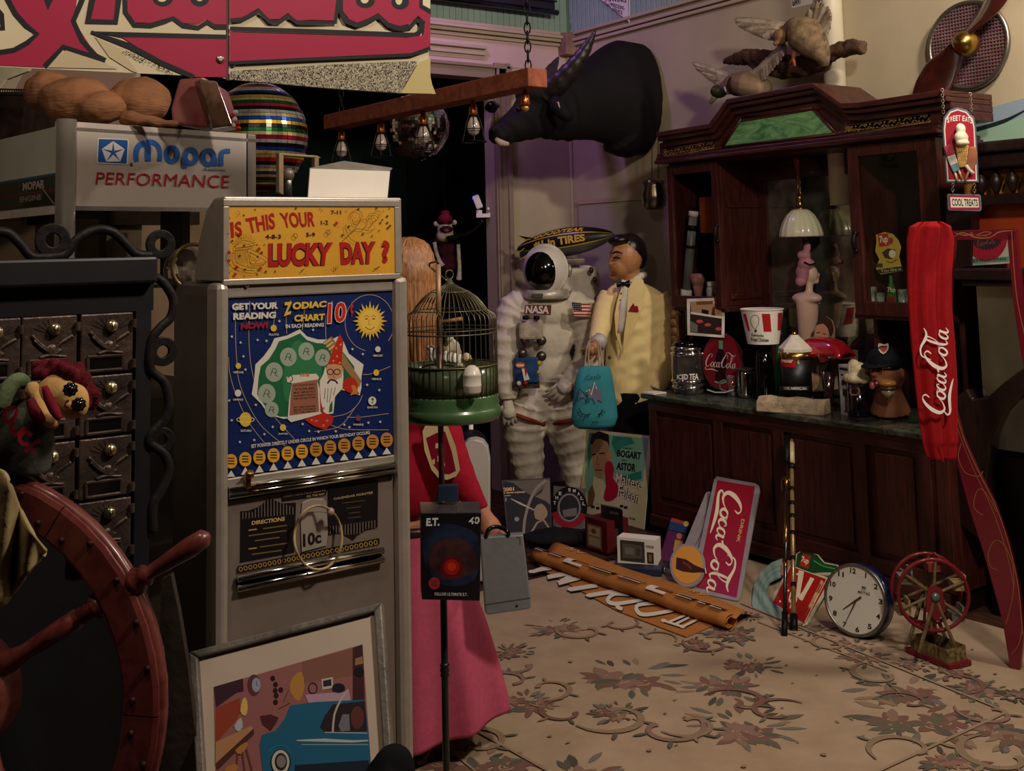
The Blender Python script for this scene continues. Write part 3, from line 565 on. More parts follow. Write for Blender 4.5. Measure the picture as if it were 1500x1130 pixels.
# lantern lamp
c = onX(1164,4.72); s = pxs(c); r = 23*s
t = T('beer_lantern', 'black and gold drum lantern with red Miller badge and white roof', 'lantern', c)
m = MB(); m.lathe(c, [(r*.95,0),(r,.004),(r,.05),(r*.96,.054)], n=32); m.lathe(c+V((0,0,.25)), [(r*.96,0),(r,.004),(r,.04)], n=32); m.out('gold_band', brass, t, smooth=True)
m = MB(); m.lathe(c+V((0,0,.054)), [(r*.96,0),(r*.96,.196)], n=32); m.out('drum', mat('#101114', .45), t, smooth=True)
m = MB(); m.lathe(c+V((0,0,.29)), [(r*1.08,0),(r*1.08,.018),(r*.3,.085),(r*.3,.09)], n=6); m.out('roof', mat('#d8d2c0', .35), t, bevel=.003); m = MB(); m.ell(c+V((0,0,.385)), .012); m.out('finial', brass, t)
A = art_cyl(c.x, c.y, r*.96, lift=.002); A.quad([(1142,521),(1165,521),(1166,539),(1143,537)], '#a81d22'); A.text('Miller', [(1144,524),(1162,525),(1162,532),(1145,531)], '#e8e0d0', .02, .3); A.text('6', [(1168,527),(1171,527),(1171,534),(1168,534)], '#d8d2c0'); A.quad([(1143,566),(1184,566),(1184,572),(1143,572)],'#3a3a36',14,1); A.text('THE AMERICAN', [(1148,567),(1181,567.5),(1181,571.5),(1148,571)], '#e0d8c0', .02); A.out('badge', t)
# plaster slab
a, b = on(1107,603), on(1207,610); m = MB(); u = (b-a).normalized(); v = V((-u.y,u.x,0)); v = v if v.x > 0 else -v; h_ = .075
for_r = []
for i in range(9):
    k = i/8; o = a.lerp(b, k); w_ = .12+.008*sin(i*2.1); hh = h_*(1+.06*sin(i*1.7)); for_r.append([o, o+v*.01+V((0,0,hh*.7)), o+v*.045+V((0,0,hh)), o+v*(w_-.01)+V((0,0,hh*.95)), o+v*w_])
m.loft(for_r); tag(m.out('stone_slab', mat('#b3a184', .85, sc=14, bump=.4), None, bevel=.006), 'rough tan plaster slab lying at the counter edge', 'slab')
# photo cutout of a man holding a drink: flat printed standee
pl = (P(1208,575,X=XH+.17), V((-.85,-.5,0)).normalized()); q = [(1186,576),(1184,560),(1188,520),(1192,492),(1195,475),(1202,466),(1212,464),(1220,470),(1224,484),(1222,500),(1226,530),(1228,570)]
t = T('photo_standee', 'cardboard photo cutout of a short haired person behind the red lamp', 'cutout', P(1208,576,pl=pl)); MB().slab([P(*a, pl=pl) for a in q], pl[1], .005).out('card', mat('#8d7a66', .6), t)
A = art_pl(pl); A.poly([(1193,492),(1196,478),(1204,473),(1213,477),(1214,490),(1208,500),(1196,502)], '#c08a6c', 3); A.poly([(1195,477),(1202,466),(1212,465),(1219,472),(1221,486),(1216,494),(1213,482),(1205,474)], '#3c2218', 2); A.line([(1196,488),(1201,487)],1.5,'#4a2c20'); A.line([(1205,489),(1210,490)],1.5,'#4a2c20'); A.poly([(1188,528),(1196,520),(1200,560),(1192,572),(1187,570)], '#c79c7c', 2); A.out('printed_figure', t)
# banker lamp red shade
c = onX(1206,4.86); sh = G(1207,508,depth(c)); t = T('bankers_lamp', 'desk lamp with glossy red oblong glass shade', 'lamp', c)
u = P(1240,508,X=sh.x)-P(1180,508,X=sh.x); u = V((.0,-1,0)); s = pxs(c); Lh = 32*s*1.35; m = MB()
rings = []
for i in range(17):
    k = -1+2*i/16; e = (1-abs(k)**3.2)**.5 if abs(k) < 1 else .0; e = max(e, .25); rings.append([sh+u*(k*Lh)+V((cos(a)*.075*(.8+.2*e),0,sin(a)*.1*e-.05)) for a in [pi*j/12 for j in range(13)]])
m.loft(rings, cap=False); m.out('shade', mat('#b01426', .14, sc=3, var=.05, coat=1), t, smooth=True, solid=.005)
m = MB(); m.lathe(c, [(.07,0),(.07,.012),(.03,.02),(.008,.03)], n=24); m.tube([c+V((0,0,.02)), V((c.x+.03,c.y,c.z+.15)), V((sh.x,sh.y,sh.z-.01))], .008, 8, sm=4); m.out('stand', mat('#6a4a2c', .3, .8), t, smooth=True)
m = MB(); p = G(1234,511,depth(c)-.06); m.tube([p, G(1248,511,depth(c)-.08)], [.008,.005], 8); m.out('switch_arm', black, t, smooth=True)
# root beer glass
c = onX(1210,4.72); t = T('tall_cola_glass', 'tall footed glass of dark cola under the red lamp', 'glass', c); m = MB(); m.lathe(c, [(.036,0),(.036,.008),(.012,.02),(.022,.04),(.038,.2)], n=24); m.out('drink', mat('#2c1612', .1, coat=1), t, smooth=True); m = MB(); m.lathe(c+V((0,0,.2)), [(.038,0),(.044,.09)], n=24, cap=False); m.out('glass_rim', clear, t, smooth=True, solid=.003)
A = art_cyl(c.x, c.y, .042, lift=.003); A.poly([(1201,523),(1209,523),(1209,531),(1202,531)], '#7c1a18'); A.out('badge', t)
# white printed box
c = on(1240,607); s = pxs(c); u = V((.5,-.86,0)); v = V((.86,.5,0)); rot = Matrix((( v.x,u.x,0),(v.y,u.y,0),(0,0,1)))
t = T('printed_glass_box', 'white box with black cooking utensil prints beside the root beer mug', 'box', c+v*.03); q0 = on(1232,607); q1 = q0+u*.05*1; hh = 72*s
fa = q0; fb = on(1247,611); fc = fb+V((.12,-.03,0)); fd = fa+V((.12,-.03,0)); m = MB(); m.slab([fa,fb,fc,fd], (0,0,-1), hh); m.out('carton', mat('#c9c7c0', .5), t)
A = Art(lambda x, y: fa.lerp(fb, x)+V((0,0,hh*(1-y))), (fb-fa).cross(V((0,0,1))).normalized()*(1 if (fb-fa).cross(V((0,0,1))).dot(O3-fa) > 0 else -1))
A.rect(.1,.05,.9,.1,'#222'+'222'); A.oval(.3,.2,.12,.02,'#222222'); A.oval(.7,.2,.12,.02,'#222222'); A.poly([(.25,.3),(.75,.3),(.75,.42),(.55,.38),(.25,.42)],'#1c1c1c'); A.rect(.3,.47,.75,.62,'#1c1c1c'); A.line([(.55,.62),(.55,.9)],.12,'#1c1c1c'); A.rect(.35,.9,.75,.93,'#8a2a20')
A.out('printing', t)
A = Art(lambda x, y: fb.lerp(fc, x)+V((0,0,hh*(1-y))), V((0,-1,0))); A.text('A Hole in', (.1,.1,.9,.17), '#1c1c1c', .02); A.text('do-for-tion', (.1,.19,.9,.29), '#1c1c1c', .03); A.out('lettering', t)
# root beer mug
c = on(1259,610); s = pxs(c); r = 17*s; t = T('root_beer_mug', 'dark root beer mug heaped with cream foam', 'mug', c); m = MB(); m.lathe(c, [(r*.95,0),(r,.01),(r*.97,.18)], n=28); m.out('mug_body', mat('#150d12', .08, sc=5, coat=1), t, smooth=True)
m = MB(); m.tube([c+V((.03,-.045,.15)), c+V((.05,-.1,.14)), c+V((.05,-.1,.06)), c+V((.03,-.045,.04))], .01, 8, sm=4); m.out('handle', mat('#77736e', .08, .1, coat=1), t, smooth=True)
m = MB(); m.ell(c+V((0,0,.19)), (r*1.25,r*1.25,.035)); m.ell(c+V((.01,0,.23)), (r*.9,r*.9,.04)); m.ell(c+V((-.01,.01,.255)), (r*.5,r*.5,.03)); m.out('foam', mat('#d9cba4', .9, sc=14, bump=.3), t, remesh=.006, disp=(.008,.02))
A = art_cyl(c.x, c.y, r, lift=.002); A.poly([(1245,570),(1258,568),(1259,577),(1247,580)], '#9c6a52', 2); A.out('badge', t)
# bust with cap and glasses eating a burger
c = on(1305,612); s = pxs(c); t = T('novelty_bust', 'novelty bust in a dark cap and glasses with open mouth holding a burger', 'bust', c)
hc = G(1300,545,depth(c)); fw = (O3-hc); fw.z = 0; fw = (Matrix.Rotation(-.75, 3, 'Z') @ fw).normalized(); sd = V((-fw.y,fw.x,0))
skin = mat('#8a5a40', .5, sc=7, var=.12)
m = MB(); m.ell(hc, (.085,.085,.115)); m.ell(hc+fw*.045-V((0,0,.045)), (.05,.05,.05)); m.ell(hc+fw*.09-V((0,0,.0)), (.022,.022,.02)); m.ell(hc+fw*.07+V((0,0,.02)), (.02,.02,.025)); m.cyl(hc-V((0,0,.08)), c+V((0,0,.03)), .06, .1); m.ell(hc+sd*.085, (.015,.02,.03)); m.ell(hc-sd*.085, (.015,.02,.03))
m.out('figure', skin, t, remesh=.006, smo=2)
m = MB(); m.ell(hc+fw*.085-V((0,0,.052)), (.03,.03,.022)); m.out('open_mouth', mat('#5a1a1c', .3), t, smooth=True); m = MB(); m.ell(hc+fw*.11-V((0,0,.06)), (.014,.014,.02)); m.out('tongue', mat('#a5565a', .3), t, smooth=True)
m = MB(); cz = hc+V((0,0,.055)); m.ell(cz, (.098,.098,.075), n=24, m=14); m.out('cap', mat('#14181f', .8, sc=30), t, smooth=True)
m = MB(); m.grid(lambda u_, v_: cz+fw*(.07+.09*v_*sin(pi*u_)**.5)+sd*(-.09+.18*u_)*(1-.25*v_)+V((0,0,-.01-.012*v_)), 12, 5); m.out('cap_visor', mat('#14181f', .8, sc=30), t, smooth=True, solid=.006)
A = art_ell(cz, (.1,.1,.077), lift=.003); A.poly([(1287,503),(1295,505),(1301,503),(1301,512),(1294,519),(1287,513)], '#c9c4b8', 2); A.poly([(1288.5,509),(1300,509),(1299,513),(1294,517),(1289,512)], '#b04a2c'); A.text('PHILLIPS', [(1289,505),(1300,505),(1300,508),(1289,508)], '#3a2418', .02); A.out('cap_badge', t)
m = MB()
for k in (-1, 1): m.tube([hc+fw*.092+sd*(k*.034+.024*cos(a*pi/6))+V((0,0,.026+.018*sin(a*pi/6))) for a in range(12)], .0025, 6, closed=True)
m.tube([hc+fw*.1+sd*-.01+V((0,0,.03)), hc+fw*.1+sd*.01+V((0,0,.03))], .0025, 6)
for k in (-1,1): m.tube([hc+fw*.092+sd*k*.058+V((0,0,.03)), hc+sd*k*.09+V((0,0,.03))], .0025, 6)
m.out('glasses', brass, t, smooth=True)
bc = G(1300,562,depth(c)-.12); t2 = T('toy_burger', 'glossy toy burger on a fork held before the bust mouth', 'toy food', bc-V((0,0,.04))); m = MB(); m.ell(bc, (.042,.042,.02)); m.out('bun_top', mat('#b57a34', .3, sc=20), t2, smooth=True); m = MB(); m.lathe(bc-V((0,0,.03)), [(.036,0),(.04,.008),(.036,.016)], n=20); m.out('filling', mat('#4c3a22', .3, sc=20), t2, smooth=True); m = MB(); m.lathe(bc-V((0,0,.07)), [(.012,0),(.028,.02),(.034,.04)], n=16); m.out('bun_base', mat('#b9ac84', .2, .3, sc=30), t2, smooth=True)
a = on(1276,604); b_ = on(1302,612); m = MB(); m.slab([a, b_, b_+V((.12,.02,0)), a+V((.1,.03,0))], (0,0,-1), .006); tag(m.out('white_card', white, None), 'small white card lying on the counter before the bust', 'card')
a = on(948,578); m = MB(); m.box(a+V((.05,-.01,.006)), (.1,.1,.008)); tag(m.out('folded_paper', paper, None), 'folded white paper on the left end of the counter', 'paper')
# pink lady bust in the bay
c = onX(1182,5.0); t = T('lady_bust', 'pale lady head bust with tall pink hairdo in front of the mirror', 'bust', c)
d_b = depth(c); s = d_b/F; m = MB(); hd = G(1188,402,d_b); lookr = Matrix.Rotation(0, 3, 'Z'); rt = V((.57,-.82,0)); rt = (R @ V((1,0,0))); rt.z = 0; rt.normalize()
m.ell(hd, (.042,.04,.05)); m.ell(hd+rt*.042-V((0,0,.004)), (.01,.01,.012)); m.ell(hd+rt*.036-V((0,0,.026)), (.009,.012,.007)); m.ell(hd+rt*.024-V((0,0,.042)), (.02,.02,.014)); m.tube([hd-V((0,0,.03))-rt*.008, hd-V((0,0,.09))-rt*.015, hd-V((0,0,.13))-rt*.02], [.02,.021,.045], 12); m.ell(G(1182,437,d_b), (.06,.1,.035)); m.tube([G(1182,437,d_b), G(1183,460,d_b), V((c.x,c.y,ZC+.25))], [.065,.06,.045], 14); 
MB().lathe((c.x,c.y,ZC), [(.08,0),(.08,.02),(.06,.03),(.07,.27)], n=20).out('pedestal', darkw, t, smooth=True)
m.out('figure', mat('#d8b8a4', .45, sc=4, var=.04), t, remesh=.006, smo=3)
m = MB(); m.ell(G(1181,387,d_b), (.05,.05,.035)); m.ell(G(1176,400,d_b), (.035,.045,.05)); m.ell(G(1179,374,d_b), (.035,.035,.03)); m.ell(G(1182,364,d_b), (.022,.022,.04), rot=Matrix.Rotation(.3, 3, 'Y')); m.ell(G(1174,374,d_b), (.025,.025,.025)); m.ell(G(1173,412,d_b), (.028,.035,.03)); m.out('hair', mat('#b8808a', .6, sc=12, bump=.3), t, remesh=.006, smo=2)
m = MB(); m.tube([G(1178,384,d_b-.05), G(1186,388,d_b-.05), G(1194,386,d_b-.05)], .005, 6, sm=3); m.out('eye_mask', black, t, smooth=True)
# ---------------- second dark cabinet at the right edge ----------------
XM = 4.62; YE = 3.04
t = T('arched_mirror_cabinet', 'dark wood cabinet with orange panel, spindle gallery and arched opening at the right edge', 'cabinet', (XM,2.3,0))
z_ = lambda x, y: P(x, y, X=XM).z
zc0, zc1, zg0, zg1 = z_(1450,209), z_(1460,246), z_(1460,248), z_(1460,284)
B = 5.12
MB().span((XM-.08,1.4,zc0-.05), (B,YE,zc0)).out('cornice', darkw, t, bevel=.01); MB().span((XM-.05,1.4,zc1), (B,YE-.01,zc0-.05)).out('cornice_board', darkw, t, bevel=.01)
MB().span((XM+.05,1.4,zg1), (XM+.08,YE-.02,zg0)).out('gallery_back', mat('#d89040', .5, sc=6, col2='#a8702c'), t)
for i, px in enumerate((1437,1459,1483,1506)):
    p = P(px,265,X=XM+.01); m = MB(); m.lathe((p.x,p.y,zg1), [(.008,0),(.022,.03),(.03,.055),(.022,.08),(.008,.1),(.012,.115),(.006,zg0-zg1)], n=14); m.out('spindle', darkw, t, smooth=True)
zr = z_(1460,300); MB().span((XM,1.4,zr), (XM+.08,YE-.01,zg1)).out('upper_rail', darkw, t, bevel=.006)
zs1 = z_(1440,393); zs2 = z_(1440,410)
MB().span((XM+.09,1.4,zs1), (XM+.11,YE-.02,zr)).out('orange_panel', mat('#a8401c', .35, sc=3, col2='#8a2f16', coat=.3), t)
q = [P(x, y, X=XM+.02) for x, y in ((1385,296),(1452,293),(1446,300),(1434,306),(1424,320),(1424,345),(1423,392),(1385,395))]
MB().slab(q, (-1,0,0), .06).out('curved_bracket', darkw, t, bevel=.004)
MB().span((XM-.05,1.4,zs2), (B,YE,zs1)).out('shelf', darkw, t, bevel=.01); MB().span((XM-.02,1.4,zs2-.03), (B,YE-.02,zs2)).out('shelf_moulding', darkw, t, bevel=.01)
za = .02
MB().span((XM+.05,1.4,.75), (XM+.06,YE-.05,zs2-.03)).out('mirror_glass', mat('#b5b09c', .05, .85, sc=1.2, var=.2), t)
q = [(1392,588),(1416,570),(1424,585),(1446,582),(1470,560),(1500,538),(1560,520),(1560,560),(1500,568),(1470,600),(1452,640),(1446,700),(1446,800),(1392,760)]
MB().slab([P(x, y, X=XM-.02) for x, y in q], (-1,0,0), .07).out('arch_frame', darkw, t, bevel=.008)
MB().span((XM+.08,1.4,0), (B,YE-.01,.95)).out('lower_body', black, t); MB().span((XM+.12,YE-.06,.95), (B,YE-.01,zc1)).out('side_wall', darkw, t)
pl = (V((XM+.03,0,0)), V((-1,0,0))); q = [(1410,346),(1480,342),(1478,386),(1412,390)]
t = T('bottle_cap_card', 'white and green card with a big red bottle cap print on the cabinet shelf', 'card', P(1445,389,pl=pl)); MB().slab([P(*a, pl=pl) for a in q], pl[1], .01).out('card', mat('#b9c4b0', .5), t)
A = art_pl(pl); A.poly([(1412,380),(1478,376),(1478,383),(1412,387)], '#6f9a84'); A.oval(1445,346,31,37,'#a8263a',40,0,180); A.poly([(1445+(22+3*(i % 2))*cos(rad(i*6)), 346+(19+3*(i % 2))*sin(rad(i*6))) for i in range(31)], '#3a2f34'); coke(A, (1431,359), (8,-.6), (.5,-8), '#a04a5a'); A.text('REFRESHING', [(1420,380),(1474,377),(1474,381),(1420,385)], '#33443c', .02); A.out('printing', t)
# ---------------- red painted frame ----------------
b0 = P(1483,985,Z=0); nn = (O3-b0); nn.z = 0; nn.normalize(); nn = (Matrix.Rotation(-.25, 3, 'Z') @ nn).normalized(); pl = (b0, nn)
redp = mat('#6d1024', .3, sc=3, var=.12, coat=.4)
t = T('red_painted_frame', 'curved dark red wooden frame with gold pinstripes under the red trousers', 'frame', b0)
pq = lambda q: [P(*a, pl=pl) for a in q]
q = [(1376,345),(1400,345),(1394,400),(1392,500),(1396,585),(1410,640),(1432,690),(1458,740),(1478,800),(1492,860),(1500,930),(1494,984),(1480,984),(1468,910),(1440,810),(1418,740),(1402,680),(1386,600),(1378,500),(1374,400)]
MB().slab(pq(q), nn, .035).out('curved_side_board', redp, t, bevel=.004)
q = [(1474,336),(1488,336),(1494,400),(1500,450),(1515,520),(1560,640),(1590,800),(1596,1020),(1580,1020),(1570,800),(1540,640),(1500,545),(1486,460),(1480,400)]
MB().slab(pq(q), nn, .04).out('right_upright', redp, t, bevel=.004)
MB().slab(pq([(1376,339),(1488,335),(1487,351),(1376,352)]), nn, .045).out('top_rail', redp, t, bevel=.004)
A = art_pl(pl); g_ = '#94683a'
A.line([(1398,347),(1410,341),(1430,348),(1450,348),(1464,340),(1484,338)],[.6,1.6,2,1.2,2,1],g_,sm=5); A.line([(1398,341),(1415,345),(1425,340)],[.6,2,.5],g_,sm=4); A.line([(1430,345),(1442,340),(1452,341),(1444,345),(1432,345)],1.2,g_,sm=4); A.star(1424,344,5,g_,4,.2)
A.line([(1482,340),(1486,400),(1492,450),(1508,520)],1.2,g_,sm=4)
A.line([(1397,590),(1411,640),(1433,690),(1459,742),(1479,802),(1492,862),(1498,930)],1.2,g_,sm=4); A.line([(1393,590),(1407,640),(1429,694),(1453,745),(1473,803),(1486,862)],.8,g_,sm=4)
A.line([(1408,650),(1404,670),(1414,692),(1434,698),(1440,690)],1,g_,sm=5); A.line([(1455,755),(1452,735),(1436,706),(1426,712),(1426,738),(1440,756),(1452,756)],1,g_,sm=5) if False else A.line([(1462,770),(1452,745)],.1,g_)
A.line([(1460,750),(1448,728),(1436,716),(1428,728),(1428,745),(1440,755)],.9,g_,sm=5); A.line([(1462,835),(1451,830),(1448,810),(1458,792),(1472,800),(1484,830),(1484,870),(1474,915)],.9,g_,sm=5); A.line([(1482,958),(1492,945),(1498,920)],.9,g_,sm=4)
A.out('pinstripes', t, .35)
# ---------------- red sweatpants ----------------
dd = depth(b0)-.045
rows = [(327,1352,1368,.3),(325,1345,1378,.8),(332,1332,1392,1),(352,1328,1397,.85),(400,1328,1392,.7),(450,1330,1392,.7),(500,1334,1397,.7),(560,1340,1401,.75),(620,1347,1402,.8),(648,1352,1403,.85),(652,1353,1402,.75),(672,1360,1400,.7)]
rt = R @ V((1,0,0)); rt.z = 0; rt.normalize(); fwv = V((-rt.y,rt.x,0)); fwv = fwv if fwv.dot(O3-b0) > 0 else -fwv
rings = []
for j in range(len(rows)*5-4):
    k = j/5; i = min(int(k), len(rows)-2); f = k-i; y, xa, xb, e = [a+(b-a)*f for a, b in zip(rows[i], rows[i+1])]
    c = G((xa+xb)/2, y, dd); wv = (xb-xa)/2*dd/F; rg_ = []
    for a in range(48):
        th = 2*pi*a/48; u = cos(th); fold = .011*sin(u*6+y*.006)+.007*sin(u*13+1+y*.013)+.004*sin(y*.06+u*3)*(y < 420)
        rg_.append(c+rt*(wv*u)+fwv*((.045*e)*sin(th)+fold*(sin(th) > 0)))
    rings.append(rg_)
t = T('red_sweatpants', 'bright red sweatpants with white Coca-Cola script hung over the red frame', 'trousers', G(1380,672,dd))
m = MB(); m.loft(rings); m.out('trouser_leg', mat('#9c141c', .9, sc=40, var=.06, bump=.1), t, smooth=True)
pl2 = (G(1370,500,dd)+fwv*.052, fwv); A = art_pl(pl2); coke(A, (1384,611), (1.6,-38), (-33,-5), '#f0e6e0', 1.0); A.out('script_lettering', t)
m = MB(); m.tube([G(1368,652,dd)+fwv*.036, G(1377,674,dd)+fwv*.036], .003, 6); m.out('cuff_seam', mat('#8a1218', .9), t)
# ---------------- sweet eats sign ----------------
ds = 4.93; t0 = G(1407,215,ds); nn2 = (O3-t0); nn2.z = 0; nn2.normalize(); pl = (t0, nn2)
t = T('ice_cream_sign', 'arched red SWEET EATS sign with raised ice cream cone hanging on chains', 'sign', G(1410,310,ds))
arch = [(1385,276),(1381,185),(1384,172),(1393,162),(1404,158),(1416,161),(1427,171),(1430,185),(1433,270),(1431,271),(1388,273)]
arch = [(1386,268),(1380,188),(1382,172),(1390,161),(1402,157),(1416,161),(1427,172),(1430,186),(1434,268)]
MB().slab([P(*a, pl=pl) for a in arch], nn2, .025).out('sign_board', mat('#5d6678', .5, sc=8), t, bevel=.004)
A = art_pl(pl, lift=.001)
def sh(q, k, cx=1407, cy=214): return [(cx+(x-cx)*k, cy+(y-cy)*(1-(1-k)*.5)) for x, y in q]
A.poly(sh(arch,.9), '#ddd2c4'); A.poly(sh(arch,.83), '#a01c30')
for ch, x, y, a in zip('SWEETEATS', (1389,1393.3,1397.6,1401.6,1405.5,1411.5,1415.5,1419.3,1423), (172,170.5,169.5,169,169,169.5,170.5,171.5,173), range(9)): A.text(ch, [(x-1.7,y),(x+1.7,y),(x+1.7,y+8),(x-1.7,y+8)], '#eee4d8', .02)
A.out('painted_face', t)
m = MB(); ic = lambda x, y, o=.02: P(x, y, pl=pl)+nn2*o; s = ds/F
m.ell(ic(1407,190), (8.5*s,.02,9*s)); m.ell(ic(1408,202), (13*s,.025,9*s)); m.ell(ic(1410,210), (13*s,.025,5*s)); m.out('ice_cream_scoop', mat('#e6dcc0', .6, sc=14, bump=.3), t, remesh=.005, smo=1)
m = MB(); m.slab([ic(*a) for a in ((1399,212),(1419,213),(1416,245),(1405,246))], nn2, .022); m.out('waffle_cone', mat('#c9a25c', .6, sc=25), t, bevel=.004)
A = art_pl(pl, lift=.024); 
for i in range(5): A.line([(1400+i*3.6,213),(1408+i*2.6,245)],.6,'#9a7438'); A.line([(1400+.6*i,217+i*6.2),(1418-.5*i,216+i*6.2)],.7,'#9a7438')
A.out('waffle_lines', t)
m = MB(); m.slab([ic(*a) for a in ((1382,216),(1394,210),(1399,226),(1387,230))], nn2, .02); m.out('popsicle_top', mat('#a83a50', .6), t, bevel=.004)
m = MB(); m.slab([ic(*a) for a in ((1387,230),(1399,226),(1404,240),(1392,244))], nn2, .02); m.out('popsicle_middle', mat('#d9d2c8', .6), t, bevel=.004)
m = MB(); m.slab([ic(*a) for a in ((1392,244),(1404,240),(1406,249),(1397,254))], nn2, .02); m.out('popsicle_end', mat('#5f8f98', .6), t, bevel=.004)
m = MB(); m.slab([ic(*a, .022) for a in ((1419,216),(1428,215),(1432,226),(1430,240),(1425,252),(1416,244),(1415,240))], nn2, .02); m.out('ice_cream_bar', mat('#b57350', .6), t, bevel=.005)
m = MB(); m.tube([ic(1415,243,.03),ic(1420,250,.03),ic(1426,255,.03)], .008, 6); m.out('bitten_edge', mat('#e6dcc8', .6), t, smooth=True)
for a, b in (((1399,253),(1402,265)),((1404,249),(1410,263)),((1420,249),(1414,264))): MB().cyl(ic(*a, .012), ic(*b, .012), .005, n=8).out('stick', mat('#c9a878', .6), t, smooth=True)
MB().slab([P(*a, pl=pl) for a in ((1387,287),(1388,284),(1435,285),(1437,288),(1438,307),(1436,310),(1390,309),(1388,306))], nn2, .025).out('lower_plaque', mat('#5d6678', .5), t, bevel=.003)
A = art_pl(pl, lift=.001); A.poly([(1390,286),(1435,287),(1436,307),(1391,307)], '#9a1c34'); A.poly([(1392,289),(1433,290),(1434,304),(1393,304)], '#d9cfbe'); A.text('COOL TREATS', [(1394,291),(1432,292),(1432.5,302.5),(1395,302)], '#23202a', .03); A.out('painted_face', t)
def chain(a, b, n, r=.006, w_=.0018):
    m = MB(); a, b = V(a), V(b)
    for i in range(n):
        c = a.lerp(b, (i+.5)/n); L_ = (b-a).length/n*.68; ax, ay, az = basis(b-a); x = ax if i % 2 else ay
        m.tube([c+x*cos(q*pi/4)*r+az*sin(q*pi/4)*L_ for q in range(8)], w_, 5, closed=True)
    return m
for a, b, n in (((1380,130),(1382,166),9), ((1421,136),(1423,166),8), ((1396,269),(1395,284),4), ((1427,270),(1427,285),4)): chain(P(*a, pl=pl), P(*b, pl=pl), n).out('chain', mat('#9a8c78', .35, .8), t, smooth=True)
for a, q in (((1380,130),(1378,134)), ((1421,136),(1395,136))): MB().cyl(P(*a, pl=pl), P(*q, X=XH-.11), .003, n=6).out('hanging_hook', steel, t)
# ---------------- propeller and round grille ----------------
c = P(1420,66,X=XW-.03); rx = .345; t = T('round_red_grille', 'round red speaker grille with silver mesh behind the propeller', 'grille', c)
dd2 = depth(c); ay_ = P(1361,66,X=XW-.03).y; by_ = P(1478,66,X=XW-.03).y; ry = abs(ay_-by_)/2; rz = 62*dd2/F; rg2 = (ry+rz)/2
c = V((XW-.03,(ay_+by_)/2,c.z)); m = MB(); m.lathe(c+V((.02,0,0)), [(rg2*.97,0),(rg2*.97,.02)], ax=(-1,0,0), n=48); m.out('red_backing', mat('#8a1230', .7, sc=8), t); m = MB(); m.tube([c+V((0,cos(a/24*pi)*rg2,sin(a/24*pi)*rg2)) for a in range(48)], .014, 8, closed=True); m.out('rim', steel, t, smooth=True)
m = MB()
for i in range(-12, 13):
    o = i*rg2/12.5; h_ = math.sqrt(rg2*rg2-o*o); m.box(c+V((-.004,o,0)), (.003,.006,2*h_)); m.box(c+V((-.007,0,o)), (.003,2*h_,.006))
m.out('wire_mesh', mat('#8d7f80', .4, .5), t, stuff=True)
hub = P(1407,63,X=XW-.17); t = T('aircraft_propeller', 'polished dark wood aircraft propeller with brass hub on the wall', 'propeller', hub)
def blade(pts, tw):
    rings = []; pts2 = smoothpts([tuple(P(x, y, X=XW-.13)) for x, y, _ in pts], 5); ws = lerpl([p[2] for p in pts], len(pts2))
    for i, p in enumerate(pts2):
        tdir = (pts2[min(i+1, len(pts2)-1)]-pts2[max(i-1, 0)]).normalized(); side = tdir.cross(V((1,0,0))).normalized(); k = tw*(1-i/len(pts2)); sv = side*cos(k)+V((1,0,0))*sin(k); nv = tdir.cross(sv)
        rings.append([p+sv*(ws[i]*cos(a*pi/8))+nv*(.02*sin(a*pi/8)*(1-.5*i/len(pts2))) for a in range(16)])
    m = MB(); m.loft(rings); return m
blm = mat('#4a1d14', .18, kind='wood', col2='#2c100c', sc=4, stretch=(4,1,1), coat=1)
blade([(1410,60,.045),(1420,45,.06),(1440,22,.085),(1458,0,.085),(1472,-30,.08),(1480,-70,.06)], 1.1).out('blade', blm, t, smooth=True)
blade([(1404,67,.045),(1396,82,.06),(1378,106,.085),(1362,132,.085),(1350,150,.07)], 1.1).out('blade', blm, t, smooth=True)
m = MB(); m.lathe(hub+V((.08,0,0)), [(.05,0),(.068,.03),(.066,.07),(.045,.11),(.015,.13)], ax=(-1,-.2,0), n=24); m.out('brass_hub', brass, t, smooth=True)
# ---------------- ducks on a driftwood branch ----------------
fea = mat('#9c8a74', .8, sc=30, col2='#6a5a48', bump=.2); fl = mat('#b3a592', .8, sc=20, col2='#8a7c6a')
XD = XW-.2
bark = mat('#5f4636', .85, sc=12, col2='#3a281e', bump=.5)
def DP(x, y, o=0): return P(x, y, X=XD-o)
m = MB(); m.tube([DP(1060,92,-.08),DP(1090,84,-.05),DP(1130,86),DP(1165,98),DP(1190,84),DP(1225,76),DP(1266,69)], [.015,.05,.05,.06,.05,.04,.035], 10, sm=4); m.tube([DP(1100,95,-.05),DP(1140,107),DP(1190,100,-.03),DP(1225,82)], [.02,.035,.04,.02], 8, sm=4); m.tube([DP(1215,74,-.03),DP(1235,64),DP(1252,58,.03)], [.03,.02,.008], 8, sm=3)
tag(m.out('driftwood_branch', bark, None, remesh=.014, disp=(.03,.05)), 'weathered driftwood branch mounted on the wall under the ducks', 'branch')
